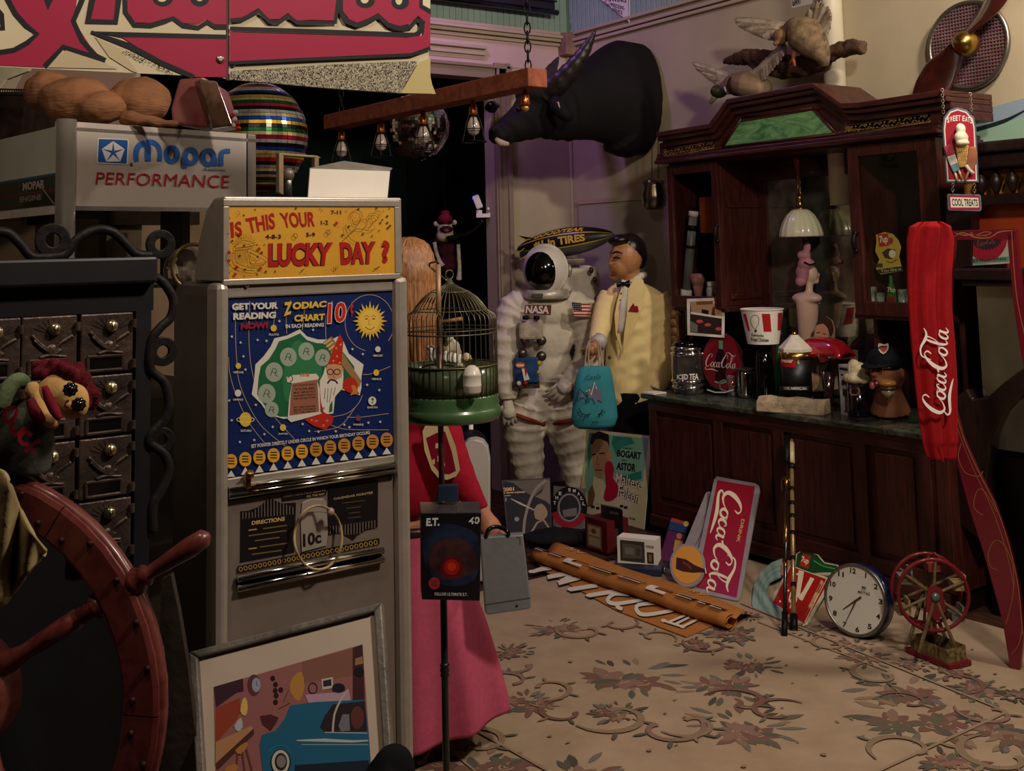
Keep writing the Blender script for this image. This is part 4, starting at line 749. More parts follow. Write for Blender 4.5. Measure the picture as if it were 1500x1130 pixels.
def feather_fan(t, root, tips, L_, nm='wing', w_=.022, mt=None, cov=None):
    root = V(root); o = None; m = MB()
    if cov: m.loft([[a+V((-.016*sin(k*pi/5),0,0))+(b-a)*(.5-.5*cos(k*pi/5))-(b-a)*0 for k in range(10)] for a, b in cov])
    else: m.ell(root, .02)
    o = m.out(nm, mt or fl, t, smooth=True)
    for i, (a, b) in enumerate(tips):
        d = b-a; sd = d.cross(V((1,0,0))).normalized(); f = MB(); Lf = d.length; off = V((-.003*(i % 3),0,0))
        cs = [a+d*k+off for k in (0,.3,.7,.93,1)]; ww = [w_*.5,w_*.9,w_,w_*.6,w_*.1]; vs = []
        for c_, w2 in zip(cs, ww): vs += [c_+sd*w2, c_+V((-.005,0,0)), c_-sd*w2]
        f.add(vs, [(j*3+k, j*3+k+1, j*3+k+4, j*3+k+3) for j in range(4) for k in (0,1)]); f.out('feather', fea if i % 2 else fl, o, solid=.003)
    return o
def wing(t, ra, rb, tips_px, o0=.02, o1=.08, n=None, w_=.02):
    n = n or len(tips_px)*3; ra0 = [V(DP(*ra, o0)), V(DP(*rb, o1))]; tp = smoothpts([tuple(DP(x, y, o1)) for x, y in tips_px], 3); tp = [tp[int(i*(len(tp)-1)/(n-1))] for i in range(n)]
    lead = [(ra0[0].lerp(ra0[1], i/(n-1)), tp[i]) for i in range(n)]
    cov = [(a, a.lerp(b, .45)) for a, b in lead]; return feather_fan(t, ra0[0], lead, 0, 'wing', w_, cov=[(p, q) for p, q in cov])
t = T('mallard_duck_mount', 'mounted mallard duck with green head diving to the left above the hutch', 'duck', DP(1095,130))
m = MB(); m.tube([DP(1050,133,.1),DP(1062,128,.1),DP(1075,122,.1),DP(1095,124,.1),DP(1118,126,.08),DP(1128,120,.06)], [.045,.035,.06,.085,.07,.02], 14, sm=4); m.out('body', mat('#9a8468', .8, sc=9, col2='#7a664e', bump=.2), t, remesh=.009, smo=2)
m = MB(); m.ell(DP(1053,134,.11), (.055,.05,.042)); m.tube([DP(1053,134,.11), DP(1066,129,.105)], .036, 12); m.out('green_head', mat('#2a3320', .4, sc=20), t, remesh=.006); m = MB(); m.tube([DP(1048,140,.12),DP(1044,146,.12),DP(1040,152,.13)], [.022,.016,.01], 10); m.out('bill', mat('#8a8350', .4), t, smooth=True)
m = MB(); m.tube([DP(1067,129,.105), DP(1069,128.5,.105)], .041, 16); m.out('neck_ring', white, t, smooth=True); m = MB(); m.ell(DP(1080,124,.11), (.062,.066,.07)); m.out('chestnut_breast', mat('#4a2c20', .8, sc=20), t, smooth=True)
wing(t, (1072,112), (1060,128), [(1015,92),(1018,98),(1025,104),(1038,114),(1050,122),(1062,128)], .08, .1)
wing(t, (1146,62), (1100,108), [(1152,78),(1140,95),(1128,108),(1118,120),(1104,122),(1094,108)], .06, .12)
t = T('brown_duck_mount', 'mounted mottled brown duck with raised wings on the driftwood branch', 'duck', DP(1180,80))
m = MB(); m.tube([DP(1140,56,.16),DP(1150,50,.14),DP(1165,46,.12),DP(1180,52,.12),DP(1192,66,.1),DP(1204,82,.08),DP(1208,98,.06)], [.03,.045,.085,.11,.09,.05,.02], 14, sm=4); m.out('body', mat('#8a7458', .8, sc=28, col2='#5c4a36', bump=.3), t, remesh=.01, smo=2)
m = MB(); m.ell(DP(1143,54,.18), (.045,.045,.045)); m.tube([DP(1140,60,.2),DP(1134,66,.22)], [.02,.012], 8); m.out('head', mat('#7a5c40', .7, sc=20), t, remesh=.006)
wing(t, (1158,38), (1135,52), [(1076,28),(1080,36),(1090,42),(1103,48),(1118,54),(1130,56)], .1, .14, w_=.024)
wing(t, (1186,40), (1200,66), [(1184,18),(1195,4),(1206,3),(1217,14),(1218,30),(1212,50),(1204,66)], .08, .1, w_=.026)
for a in (((1163,76),(1162,86),(1156,94)), ((1163,76),(1162,86),(1164,97))): MB().tube([DP(*p, .16) for p in a], [.014,.01,.008], 8).out('leg', mat('#a0583c', .6), t, smooth=True)
# ---------------- hanging silver pitcher ----------------
c = P(958,285,X=4.9); t = T('hanging_silver_pitcher', 'tarnished silver pitcher hanging between the wall and the hutch', 'pitcher', c-V((0,0,.1))); s = depth(c)/F
m = MB(); m.lathe(c-V((0,0,22*s)), [(12*s,0),(17*s,6*s),(19*s,20*s),(15*s,34*s),(17*s,42*s)], n=20); m.out('body', mat('#8a7f6c', .25, .9, sc=8, var=.3), t, smooth=True); m = MB(); m.tube([P(955,268,X=4.86),P(949,262,X=4.84)], [.03,.012], 8); m.out('spout', mat('#8a7f6c', .25, .9, sc=8, var=.3), t, smooth=True)
m = MB(); m.tube([P(955,265,X=4.9), P(955,196,X=4.9)], .003, 6); m.tube([P(964,262,X=4.9), P(964,196,X=4.9)], .003, 6); m.out('hanging_wire', black, t)
# ---------------- buffalo head trophy ----------------
YBF = 5.75
def bp(x, y, o=0): return P(x, y, Y=YBF+o)
def rr3(p, r): return r*depth(p)/F
sk = [(742,196,13),(752,183,20),(768,176,32),(786,166,38),(806,163,42),(832,160,46),(860,152,56),(890,145,74),(918,146,86),(940,146,82)]
m = MB(); cs = [bp(x, y, 0 if i < 4 else .0) for i, (x, y, r) in enumerate(sk)]; cs[-1].x = XW-.02; cs[-2] = V((XW-.22, cs[-1].y, cs[-1].z))
rings = []; sp = smoothpts([tuple(c) for c in cs], 5); rs = lerpl([r for _, _, r in sk], len(sp))
for i, p in enumerate(sp):
    td = (sp[min(i+1,len(sp)-1)]-sp[max(i-1,0)]).normalized(); up = V((0,0,1)); up = (up-td*up.dot(td)).normalized(); sd = td.cross(up); r = rr3(p, rs[i])
    wr = .012*max(0, sin(i*1.9))*(14 < i < 26)
    rings.append([p+up*(r*cos(a*pi/12)*(1.0))+sd*(r*.58*sin(a*pi/12))*(1+wr*8)-up*(wr) for a in range(24)])
m.loft(rings)
m.ell(bp(731,200), (rr3(cs[0],14),.085,rr3(cs[0],12))); m.ell(bp(728,193), (.05,.07,.045)); m.ell(bp(756,186), (.13,.11,.1)); m.ell(bp(740,205), (.07,.06,.03))
m.ell(bp(783,140), (.13,.13,.09)); m.tube([bp(912,200), bp(922,216), bp(928,226)], [.17,.11,.05], 12)
t = T('buffalo_head_trophy', 'black water buffalo head trophy with long curved horns on the right wall', 'trophy', (XW,YBF,2.2))
hide = mat('#151112', .75, sc=5, col2='#0c0a0b', bump=.15)
m.out('head', hide, t, remesh=.014, smo=3)
hornm = mat('#2a2322', .4, sc=10, col2='#1a1514', bump=.2)
def horn(pts, rs, nm='horn'):
    m = MB(); sp = smoothpts([tuple(p) for p in pts], 8); r = [q*(1+.05*sin(i*1.7)) for i, q in enumerate(lerpl(rs, len(sp)))]; m.tube(sp, r, 12); m.out(nm, hornm, t, smooth=True)
horn([bp(800,135,-.08), bp(822,118,-.2), bp(845,92,-.3), bp(860,68,-.36), bp(872,45,-.42)], [.085,.07,.055,.035,.006])
horn([bp(795,125,.12), bp(808,102,.3), bp(818,84,.4)], [.07,.04,.006])
m = MB(); p0 = bp(812,142,-.14); m.tube([p0, bp(818,158,-.22), bp(832,172,-.25), bp(835,178,-.25)], [.03,.055,.04,.008], 10, sm=3); m.out('ear', hide, t, smooth=True)
m = MB()
for i in range(9): m.tube([bp(817+i*1.6,150+i*2.5,-.25), bp(820+i*1.7,158+i*2.3,-.27)], [.008,.002], 5)
m.out('ear_tuft', mat('#b8a68a', .9), t)
m = MB(); m.ell(bp(760,160,-.115), .018); m.out('eye', blackg, t, smooth=True)
m = MB(); m.tube([bp(726,203,-.05), bp(733,209,-.065), bp(745,211,-.07)], [.012,.022,.012], 8, sm=3); m.out('pale_lip', mat('#b8a28c', .6), t, smooth=True)
m = MB(); m.ell(bp(722,193,-.05), (.02,.02,.016)); m.out('nostril', blackg, t)
def limb(m, pts, n=16, sm=6, rip=0, per=3, flat_=1.0):
    c = smoothpts([tuple(G(x, y, d)) for x, y, d, r in pts], sm); rs = lerpl([r*d/F for x, y, d, r in pts], len(c))
    if rip: rs = [r*(1+rip*(1 if i % per == 0 else -.3)+rip*.5*mnoise.noise(c[i]*9)) for i, r in enumerate(rs)]
    return m.tube(c, rs, n)
def gell(m, x, y, d, rx, ry, rz=None, n=20, mm=14):
    s = d/F; rt_ = R @ V((1,0,0)); rt_.z = 0; rt_.normalize(); fw_ = V((rt_.y,-rt_.x,0)); M_ = Matrix((rt_, fw_, V((0,0,1)))).transposed()
    return m.ell(G(x, y, d), (rx*s, (rz or rx)*s, ry*s), rot=M_, n=n, m=mm)
# ---------------- astronaut ----------------
D = 7.25; suit = mat('#cfc6b4', .75, sc=9, var=.06, bump=.25)
ft = G(800,738,D); ft.z = 0
t = T('astronaut_figure', 'life size astronaut figure in a white spacesuit with black visor', 'mannequin', ft)
m = MB(); gell(m,798,455,D,42,30,30); gell(m,800,495,D,41,40,30); gell(m,802,535,D,37,34,28); gell(m,797,585,D,40,32,28); gell(m,800,420,D,24,16,22)
limb(m, [(770,440,D,18),(754,452,D,24),(745,480,D-.04,22),(741,520,D-.08,20),(742,560,D-.12,18),(744,585,D-.14,13)], rip=.09)
limb(m, [(828,440,D,18),(850,456,D,25),(862,485,D-.03,24),(866,512,D-.08,23),(858,535,D-.15,21),(842,552,D-.2,18),(832,562,D-.22,14)], rip=.09)
limb(m, [(776,590,D,34),(768,622,D,31),(770,655,D,26),(775,690,D,22),(778,722,D,19)], rip=.07, per=3)
limb(m, [(822,590,D,33),(828,622,D,30),(838,655,D,26),(846,690,D,21),(850,718,D,18)], rip=.07, per=3)
m.out('suit', suit, t, remesh=.011, smo=1, disp=(.012,.06))
for x in (776, 851):
    m = MB(); b_ = G(x, 722, D); b_.z = .05; m.ell(b_+V((-.03,-.05,0)), (.075,.14,.055), rot=Matrix.Rotation(-.35,3,'Z')); m.cyl(b_, b_+V((0,0,.1)), .07); m.out('boot', mat('#8d8678', .7), t, remesh=.01)
def hand(t_, mt, wrist, dirv, side, nrm, L_, curl=.5, nm='hand', spread=.12, thumb=1, par=None):
    d_ = V(dirv).normalized(); s_ = (V(side)-d_*V(side).dot(d_)).normalized(); n_ = d_.cross(s_)*(1 if d_.cross(s_).dot(V(nrm)) > 0 else -1); m = MB(); w = V(wrist)
    m.tube([w-d_*.02, w+d_*L_*.2, w+d_*L_*.45], [L_*.15, L_*.2, L_*.2], 12); m.ell(w+d_*L_*.3, (L_*.23,)*3)
    for i, k in enumerate((-1.5,-.5,.5,1.5)):
        fl_ = L_*(.5,.58,.54,.42)[i]; p = w+d_*L_*.42+s_*k*L_*.115; a = p; pts = [p-d_*.01]; ang = 0
        for q in range(3): pts.append(a); ang += curl; a = a+(d_*cos(ang)+n_*sin(ang)+s_*k*spread*.6)*fl_/3
        pts.append(a); m.tube(pts, [L_*.062,L_*.062,L_*.055,L_*.05,L_*.038], 8, sm=3)
    p = w+d_*L_*.12-s_*L_*.16*thumb; m.tube([p, p+(d_*.5-s_*thumb*.6+n_*.3)*L_*.25, p+(d_*.9-s_*thumb*.6+n_*.6)*L_*.42], [L_*.085,L_*.07,L_*.045], 8, sm=3)
    return m.out(nm, mt, par or t_, remesh=.0045 if L_ > .1 else .003, smo=1)
rtv = R @ V((1,0,0)); rtv.z = 0; rtv.normalize(); fwd = V((rtv.y,-rtv.x,0)); fwd = fwd if fwd.dot(V((0,-1,0))) > 0 else -fwd   # fwd: towards the camera
UP = V((0,0,1))
hand(t, suit, G(838,556,D-.24), -rtv*.75-UP*.65, rtv*.6-UP*.8, -fwd, .22, .3, 'glove'); hand(t, suit, G(744,590,D-.15), -UP+rtv*.1, rtv, -fwd, .2, .4, 'glove')
hc = G(800,395,D-.02); m = MB(); m.ell(hc, (.148,.148,.155), n=32, m=20); m.out('helmet', mat('#d8d2c6', .35, sc=4, var=.03), t, smooth=True)
vd = (fwd*.9-rtv*.42).normalized(); m = MB(); m.ell(hc+vd*.045-UP*.005, (.122,.122,.135), n=32, m=20); m.out('visor', blackg, t, smooth=True)
m = MB(); m.tube([hc+vd*.0+(V((cos(a),0,0)) if False else (vd.cross(UP)*cos(a)*.151+UP*sin(a)*.158))+vd*.01 for a in [2*pi*i/36 for i in range(36)]], .012, 8, closed=True); m.out('visor_rim', mat('#d8d2c6', .4), t, smooth=True)
m = MB(); m.lathe(hc-UP*.19, [(.14,0),(.155,.015),(.15,.03),(.15,.04),(.14,.06)], n=32); m.out('neck_ring', mat('#c9c2b2', .35, .2), t, smooth=True)
m = MB(); m.box(hc-UP*.165+vd*.15, (.07,.03,.03), rot=Matrix((rtv, fwd, UP)).transposed()); m.out('latch', mat('#4a4a48', .4, .5), t, bevel=.004)
m = MB(); m.ell(hc+rtv*.145+fwd*.03-UP*.01, (.02,.03,.045)); m.out('side_knob', mat('#a59e90', .4, .5), t, smooth=True)
RM = Matrix((rtv, fwd, UP)).transposed()
RB = RM @ Matrix.Rotation(-.35, 3, 'Z')
m = MB(); m.box(G(842,465,D+.25), (.36,.2,.7), rot=RB); m.out('backpack', suit, t, bevel=.07, disp=(.01,.1))
m = MB(); m.box(G(838,383,D+.2), (.16,.1,.04), rot=RB); m.out('backpack_valve', mat('#8a8478', .35, .6), t, bevel=.012)
for x, y in ((866,396),(871,410),(873,440)): MB().ell(G(x,y,D+.16), (.016,.016,.022)).out('port', mat('#3a2624', .4), t, smooth=True)
rib = mat('#c8bca6', .6, sc=12)
m = MB(); m.box(G(778,483,D-.2), (.15,.07,.125), rot=RM @ Matrix.Rotation(.25, 3, 'Z')); bx = m.out('chest_box', rib, t, bevel=.015)
for x, y in ((770,468),(786,468)): MB().cyl(G(x,y,D-.25), G(x,y-5,D-.25), .02).out('switch', black, bx, smooth=True)
for x, y in ((768,498),(793,499),(765,518),(793,522)):
    c = G(x,y,D-.19); m = MB(); m.lathe(c, [(.03,-.02),(.033,.01),(.026,.03),(.02,.035)], ax=tuple(fwd), n=20); m.out('hose_connector', mat('#5c5450', .3, .8, sc=6), t, smooth=True)
plc = (G(787,455,D-.225), (fwd-rtv*.25).normalized()); A = art_pl(plc, lift=.004)
A.poly([(769,447),(808,447),(807,462),(768,460)], '#6b3a30'); A.text('NASA', [(771,448),(805,448),(804,460),(770,459)], '#e0d8cc', .03); A.out('chest_patch', t)
plc = (G(852,453,D-.18), (fwd+rtv*.3).normalized()); A = art_pl(plc, lift=.004); A.poly([(837,443),(864,445),(866,464),(841,463)], '#d8cec2')
for i in range(4): y = 445+i*5; A.poly([(838+i*.8,y-.5),(864+i*.5,y),(864.5+i*.5,y+2.5),(838.5+i*.8,y+2.2)], '#a82a2a')
A.poly([(837,443),(851,444),(852,455),(839,454)], '#23283c')
for i in range(12): A.oval(840+(i % 4)*3.2, 446+(i//4)*3, .6, .6, '#d8cec2', 6)
A.out('flag_patch', t)
m = MB(); m.box(G(771,542,D-.22), (.16,.03,.16), rot=RM @ Matrix.Rotation(.2, 3, 'Z')); pb = m.out('blue_pouch', mat('#2c4f7c', .5, sc=10), t, bevel=.01)
plc = (G(771,542,D-.245), (fwd-rtv*.2).normalized()); A = art_pl(plc); A.oval(762,535,7,4.5,'#c8602c'); A.poly([(757,534),(768,534),(767,537),(757,537)],'#e8dcc0'); A.poly([(764,540),(770,540),(776,556),(768,558)],'#e0d8cc'); A.poly([(768,538),(773,541),(770,554)],'#a82a2a'); A.poly([(756,548),(763,546),(763,556),(757,557)],'#1c2c44'); A.out('pouch_print', pb)
m = MB(); m.box(G(771,563,D-.2), (.17,.05,.05), rot=RM); m.out('tool_strip', mat('#4a3a34', .6, sc=40, var=.5), t, bevel=.005); 
for c_, x, y in (('#a82a2a',770,561),('#c9a83a',790,532),('#c9c2b2',760,562),('#c9a83a',788,545)): MB().ell(G(x,y,D-.235), (.016,.014,.016)).out('knob', mat(c_, .5), t, smooth=True)
for q in (((742,607),(758,609),(778,616),(797,622)), ((806,621),(822,619),(838,616),(856,610))): 
    m = MB(); m.tube([G(x,y,D-(.16 if 745 < x < 795 or 810 < x < 850 else .06)) for x, y in q], .014, 8, sm=4); m.out('red_stripe', mat('#7c2f26', .7), t, smooth=True)
# ---------------- man in cream dinner jacket ----------------
D = 7.08; ft = G(935,775,D); ft.z = 0
t = T('man_figure', 'life size figure of a dark haired man in a cream dinner jacket and bow tie', 'mannequin', ft)
skin = mat('#b07c50', .45, sc=6, var=.08)
m = MB(); gell(m,917,375,D,24,29,27); gell(m,908,388,D-.02,17,21,20); gell(m,900,404,D-.02,9,7,9); limb(m, [(922,395,D,15),(924,415,D+.01,16),(926,440,D,20)])
limb(m, [(904,364,D-.06,5),(897,380,D-.06,4),(895,387,D-.06,4.6),(900,389,D-.06,4)], n=10); gell(m,929,381,D-.09,4,8,4); gell(m,902,377,D-.07,6,3,5); gell(m,905,370,D-.06,9,3,6); gell(m,898.5,398,D-.05,5,3.5,6)
gell(m,930,480,D,34,60,22); limb(m, [(900,440,D,10),(888,462,D-.04,8),(881,482,D-.12,7),(874,506,D-.27,6)]); limb(m, [(960,440,D,14),(972,500,D,13),(966,550,D-.06,11)]); gell(m,935,570,D,30,26,20)
m.out('body', skin, t, remesh=.006, smo=2)
m = MB(); gell(m,921,366,D+.02,25,25,27); gell(m,908,352,D-.03,16,9,17); gell(m,939,372,D+.05,9,22,15); gell(m,896+2,353,D-.04,8,6,8); limb(m, [(926,370,D-.07,4),(924,382,D-.07,3.5)], n=8); m.out('hair', mat('#15110f', .3, sc=30, bump=.15), t, remesh=.006, smo=1)
A = art_pl((G(904,378,D-.165), (fwd-rtv*.5).normalized()), lift=.0); 
def fline(nm, pts, w, c): m = MB(); m.tube([G(x,y,d) for x,y,d in pts], [w*.4,w,w*.4], 6, sm=3); m.out(nm, mat(c, .5), t, smooth=True)
fline('eyebrow', [(897,372,D-.135),(903,369,D-.143),(912,372,D-.138)], .008, '#1c1410'); fline('eye', [(898,378,D-.13),(903,377.5,D-.14),(909,379,D-.136)], .009, '#1c1410'); fline('eyebrow', [(894,371,D-.10),(895,370,D-.11),(897,371,D-.12)], .005, '#1c1410'); fline('lips', [(895,398,D-.09),(900,398.5,D-.115),(905,399,D-.12)], .006, '#7c3a2a')
jk = mat('#eed898', .7, sc=6, var=.05, bump=.06)
m = MB()
rr_ = [(412,921,16,13),(422,924,34,18),(434,930,45,24),(452,932,47,26),(480,931,45,27),(515,930,43,26),(545,931,45,27),(570,934,44,28),(582,936,42,27)]
rings = []
for i in range((len(rr_)-1)*3+1):
    k = i/3; j = min(int(k), len(rr_)-2); f = k-j; y, cx, w1, w2 = [a+(b-a)*f for a, b in zip(rr_[j], rr_[j+1])]
    c = G(cx, y, D); s = D/F; rings.append([c+rtv*(w1*s*cos(a*pi/16))+fwd*(w2*s*sin(a*pi/16)*(1+.05*sin(y*.3+a)))-UP*(.05*max(0,-cos(a*pi/16+.4))*(y > 560)) for a in range(32)])
m.loft(rings)
limb(m, [(895,432,D-.02,17),(886,455,D-.06,17),(880,480,D-.13,15),(874,500,D-.24,12)], rip=.03)
limb(m, [(962,434,D,20),(976,465,D-.02,19),(979,505,D-.04,17),(974,545,D-.08,15),(962,572,D-.12,11)], rip=.03)
m.out('jacket', jk, t, remesh=.009, smo=2, disp=(.006,.12))
D2 = D-.185; plj = (G(925,470,D2), fwd)
m = MB(); m.grid(lambda u, v: G(908+14*u+ (1-v)*2+ (-6*v if u < .5 else -10*v), 413+75*v, D-.125-.02*sin(pi*u)-.05*min(1,v*2)), 4, 8); m.out('shirt_front', mat('#cfc8bc', .6), t, smooth=True, solid=.01)
m = MB(); m.tube([G(910,414,D-.12),G(922,416,D-.1),G(938,405,D-.03),G(944,403,D+.05)], .022, 8, sm=3); m.out('shirt_collar', mat('#d4cec2', .6), t, smooth=True)
m = MB()
for k in (-1, 1): m.loft([[G(913+k*x, 416+y, D-.16+z) for y, z in ((-h,0),(0,-.01),(h,0),(0,.01))] for x, h in ((0,2),(4,4),(9,6),(10,4))])
m.ell(G(913,416,D-.17), (.012,.012,.014)); m.out('bow_tie', blackg, t, bevel=.002)
lap = mat('#dcc484', .45, sc=6, var=.04)
for q in (((911,420),(904,440),(900,462),(902,490),(912,520),(908,490),(910,462),(913,440)), ((920,424),(930,405),(942,410),(946,425),(940,455),(925,490),(912,520),(914,490),(918,460))):
    m = MB(); m.slab([G(x,y,D-.15-.045*min(1,(y-400)/70)) for x, y in q], fwd, .008); m.out('lapel', lap, t, bevel=.002, smooth=False)
m = MB(); m.slab([G(x,y,D-.2) for x, y in ((921,456),(924,450),(928,444),(930,449),(934,448),(936,457))], fwd, .008); m.out('pocket_square', mat('#8c1420', .6), t, bevel=.002)
MB().ell(G(893,524,D-.185), .012).out('jacket_button', mat('#4a3a28', .4), t)
for y in (430,440,451): MB().ell(G(910-(y-430)*.15,y,D-.175), .005).out('shirt_stud', black, t)
m = MB(); limb(m, [(925,570,D,30),(922,640,D,24),(920,700,D,20),(918,770,D,18)]); limb(m, [(952,570,D+.03,30),(955,640,D+.03,24),(958,700,D+.03,20),(958,765,D+.03,18)]); m.out('trousers', mat('#0d0c0e', .8), t, remesh=.012, smo=2)
for x in (918, 956):
    b_ = G(x,768,D); b_.z = .04; m = MB(); m.ell(b_-rtv*.04+fwd*.05, (.05,.13,.045), rot=RM); m.out('shoe', blackg, t, smooth=True)
hand(t, skin, G(876,504,D-.27), -rtv*.7-UP*.55+fwd*.3, UP*.7-rtv*.6, -UP-rtv*.2, .17, .7, 'hand'); m = MB(); m.tube([G(880,497,D-.24), G(875,505,D-.28)], .05, 12); m.out('shirt_cuff', mat('#d4cec2', .6), t, smooth=True)
# ---------------- turquoise drawstring bag ----------------
DB = D-.4; t = T('turquoise_bag', 'turquoise drawstring bag with a sleeping cat face held by the man figure', 'bag', G(872,627,DB))
prof = [(537,872,20,8),(542,871,24,10),(560,870,28,14),(590,871,32,17),(612,871,34,17),(624,871,30,13),(628,871,22,6)]
rings = []
for i in range((len(prof)-1)*3+1):
    k = i/3; j = min(int(k), len(prof)-2); f = k-j; y, cx, w1, w2 = [a+(b-a)*f for a, b in zip(prof[j], prof[j+1])]; c = G(cx,y,DB); s = DB/F
    rings.append([c+rtv*(w1*s*cos(a*pi/16))+fwd*(w2*s*sin(a*pi/16)*(1+(.18*sin(a*2.2)*max(0,(575-y)/38))))for a in range(32)])
m = MB(); m.loft(rings); tq = mat('#3a8f9a', .8, sc=5, var=.08); m.out('bag_body', tq, t, smooth=True)
m = MB()
for q in (((857,540),(858,520),(862,502),(866,500)), ((863,540),(862,520),(864,502)), ((879,541),(877,520),(875,500),(870,497)), ((884,541),(881,520),(878,502))): m.tube([G(x,y,DB-.0) for x, y in q], .006, 6, sm=3)
m.out('drawstring', mat('#b8a78c', .8), t, smooth=True)
A = art_pl((G(871,590,DB)+fwd*.078, fwd)); K = '#16222a'
A.line([(845,588),(848,570),(862,582)],1.6,K); A.line([(848,584),(850,574),(857,582)],1,'#7a6a8c'); A.poly([(850,583),(851,576),(857,582)],'#7a6a8c'); A.poly([(861,576),(865,564),(869,574),(875,562),(877,574),(884,570),(880,580),(884,590),(876,586),(872,592),(868,584),(862,584)],'#6a6a80'); A.line([(859,574),(863,570),(866,579),(871,560),(874,570)],1.2,'#e0d4b8'); A.star(861,586,5,'#1c5a80',5,.45)
A.line([(848,598),(852,606),(860,608),(865,606)],1.4,K,sm=4); A.line([(876,607),(880,606),(883,600)],1.4,K,sm=4)
for x, y, a, b in ((850,603,-4,3),(853,607,-3,5),(857,608,-1,6),(861,608,1,5),(878,607,0,5),(881,605,2,5),(883,602,4,3)): A.line([(x,y),(x+a,y+b)],1,K)
A.line([(867,617),(869,620),(872,617),(874,620),(876,617)],1,K,sm=3); A.text('Cayla', [(857,550),(880,548),(880,556),(858,558)],'#2a5a70',.0,.3); A.out('printed_face', t)
# ---------------- blimp ----------------
D = 7.75; a, b = G(757,366,D), G(901,344,D-.25); ax = (b-a).normalized(); L_ = (b-a).length
t = T('toy_blimp', 'black, grey and yellow inflatable tyre advertising blimp behind the astronaut', 'blimp', a.lerp(b,.5)-UP*.1)
R0 = .098; x_, y_, z_2 = basis(ax); m = MB(); prof = [(.004,0)]+[(R0*(sin(pi*k/16)**.62), L_*k/16) for k in range(1,16)]+[(.004,L_)]
m.lathe(a, prof, ax=tuple(ax), n=32); m.out('hull', mat('#55524e', .35, sc=3, var=.05), t, smooth=True)
upb = (UP-ax*UP.dot(ax)).normalized(); fb = ax.cross(upb); fb = fb if fb.dot(fwd) > 0 else -fb
def bl(u, v): # u 0..1 along, v angle from front (0) up +
    r = R0*max(.02, sin(pi*min(max(u,.01),.99)))**.62+.003; return a+ax*(L_*u)+(fb*cos(v)+upb*sin(v))*r
def band(v0, v1, nm, c, u0=.02, u1=.98, e=.0, taper=0):
    m = MB(); m.grid(lambda u, v: bl(u0+(u1-u0)*u, v0+(v1-v0)*v)+ (fb*cos(v0)+upb*sin(v0))*e, 24, 6); m.out(nm, mat(c, .4), t, smooth=True)
band(.62,1.5,'dark_panel','#101014'); band(-.32,.52,'dark_panel','#101014'); band(.52,.62,'yellow_stripe','#c9a83a'); band(-.4,-.32,'yellow_stripe','#c9a83a'); band(1.5,1.6,'yellow_stripe','#c9a83a')
A = Art(lambda x, y: bl(x, y), fb, lift=.004); A.text('GOOD/YEAR', [(.22,1.15),(.72,1.15),(.72,.7),(.22,.7)], '#c9a83a', .04, .3); A.text('#1 in TIRES', [(.22,.4),(.74,.4),(.74,-.22),(.22,-.22)], '#c9a83a', .04); A.out('lettering', t)
for q in (((770,352),(757,345),(768,346),(785,349)), ((775,372),(762,380),(760,370),(768,364))): m = MB(); m.slab([G(x,y,D-.06) for x, y in q], fwd, .01); o = m.out('tail_fin', mat('#17171a', .5), t, bevel=.002); m = MB(); qq = [G(x,y,D-.072) for x, y in q]; m.tube(qq, .004, 5, closed=True); m.out('fin_edge', mat('#c9a83a', .5), o)
# ---------------- movie poster board ----------------
c0 = P(946,777,Z=0); plp = plane3(c0, P(848,750,X=c0.x-.01), G(955,640,depth(c0)+.1)); c1 = P(848,750,pl=plp)
t = T('movie_poster_board', 'cream film poster board lettered BOGART ASTOR leaning at the man figure', 'poster', c0)
q = [(858,629),(955,639),(943,776),(848,749)]; MB().slab([P(*a, pl=plp) for a in q], plp[1], .008).out('board', mat('#d6cca8', .6, sc=3, var=.04), t)
A = art_pl(plp); g1, g2 = '#2f8a72', '#7fb29a'
A.poly([(863,634),(950,643),(942,705),(900,700),(862,742),(857,700)], g2); A.poly([(864,634),(892,637),(880,650),(866,672),(862,690),(861,660)], g1, 0); A.poly([(898,639),(925,641),(930,650),(912,655),(903,668),(896,650)], g1); A.poly([(905,700),(940,690),(940,702),(915,706)], g1)
A.poly([(868,644),(877,637),(888,641),(892,652),(890,672),(886,690),(880,702),(874,698),(868,680),(866,660)], '#b08468', 2); A.poly([(865,650),(867,637),(878,632),(892,637),(893,655),(890,648),(880,643),(872,644),(868,652)], '#1c1614', 0)
A.line([(867,667),(873,665)],2,'#1c1614'); A.line([(878,665),(886,664)],2,'#1c1614'); A.line([(876,668),(874,680),(878,682)],.9,'#4a3024'); A.line([(872,689),(882,689)],1.6,'#3a1c18')
A.poly([(870,698),(884,704),(889,716),(886,740),(872,738),(868,720)], '#d6cca8', 0); A.poly([(862,720),(868,710),(872,725),(868,743),(861,742)], '#7a5440', 0)
A.poly([(889,664),(893,662),(896,668),(895,676),(890,676)], '#c9966c', 2); A.poly([(888,677),(896,677),(900,690),(898,700),(906,712),(904,728),(892,735),(884,730),(888,712),(886,692)], '#b01c34', 2)
A.text('HUMPHREY', [(912,655),(927,656.5),(927,659),(912,658)], '#1a1410', .02); A.text('BOGART', [(905,659),(940,663),(939,674),(904,669)], '#16120e', .04); A.text('MARY', [(911,673),(919,674),(919,676.5),(911,675.5)], '#1a1410', .02); A.text('ASTOR', [(904,677),(932,680),(931,692),(903,688)], '#16120e', .04)
for k, cc, bo in ((0,'#16120e',.06),(1,'#ece2c8',.01)): A.text('Maltese', [(902,692),(941,702),(940,718),(902,707)], cc, bo, .2); A.text('Falcon', [(906,709),(937,722),(936,739),(905,727)], cc, bo, .2)
for x, y in ((869,743),(876,745),(883,746),(890,749),(911,742),(917,744)): A.rect(x-2.5,y-2,x+2.5,y+1.5,'#2a241c')
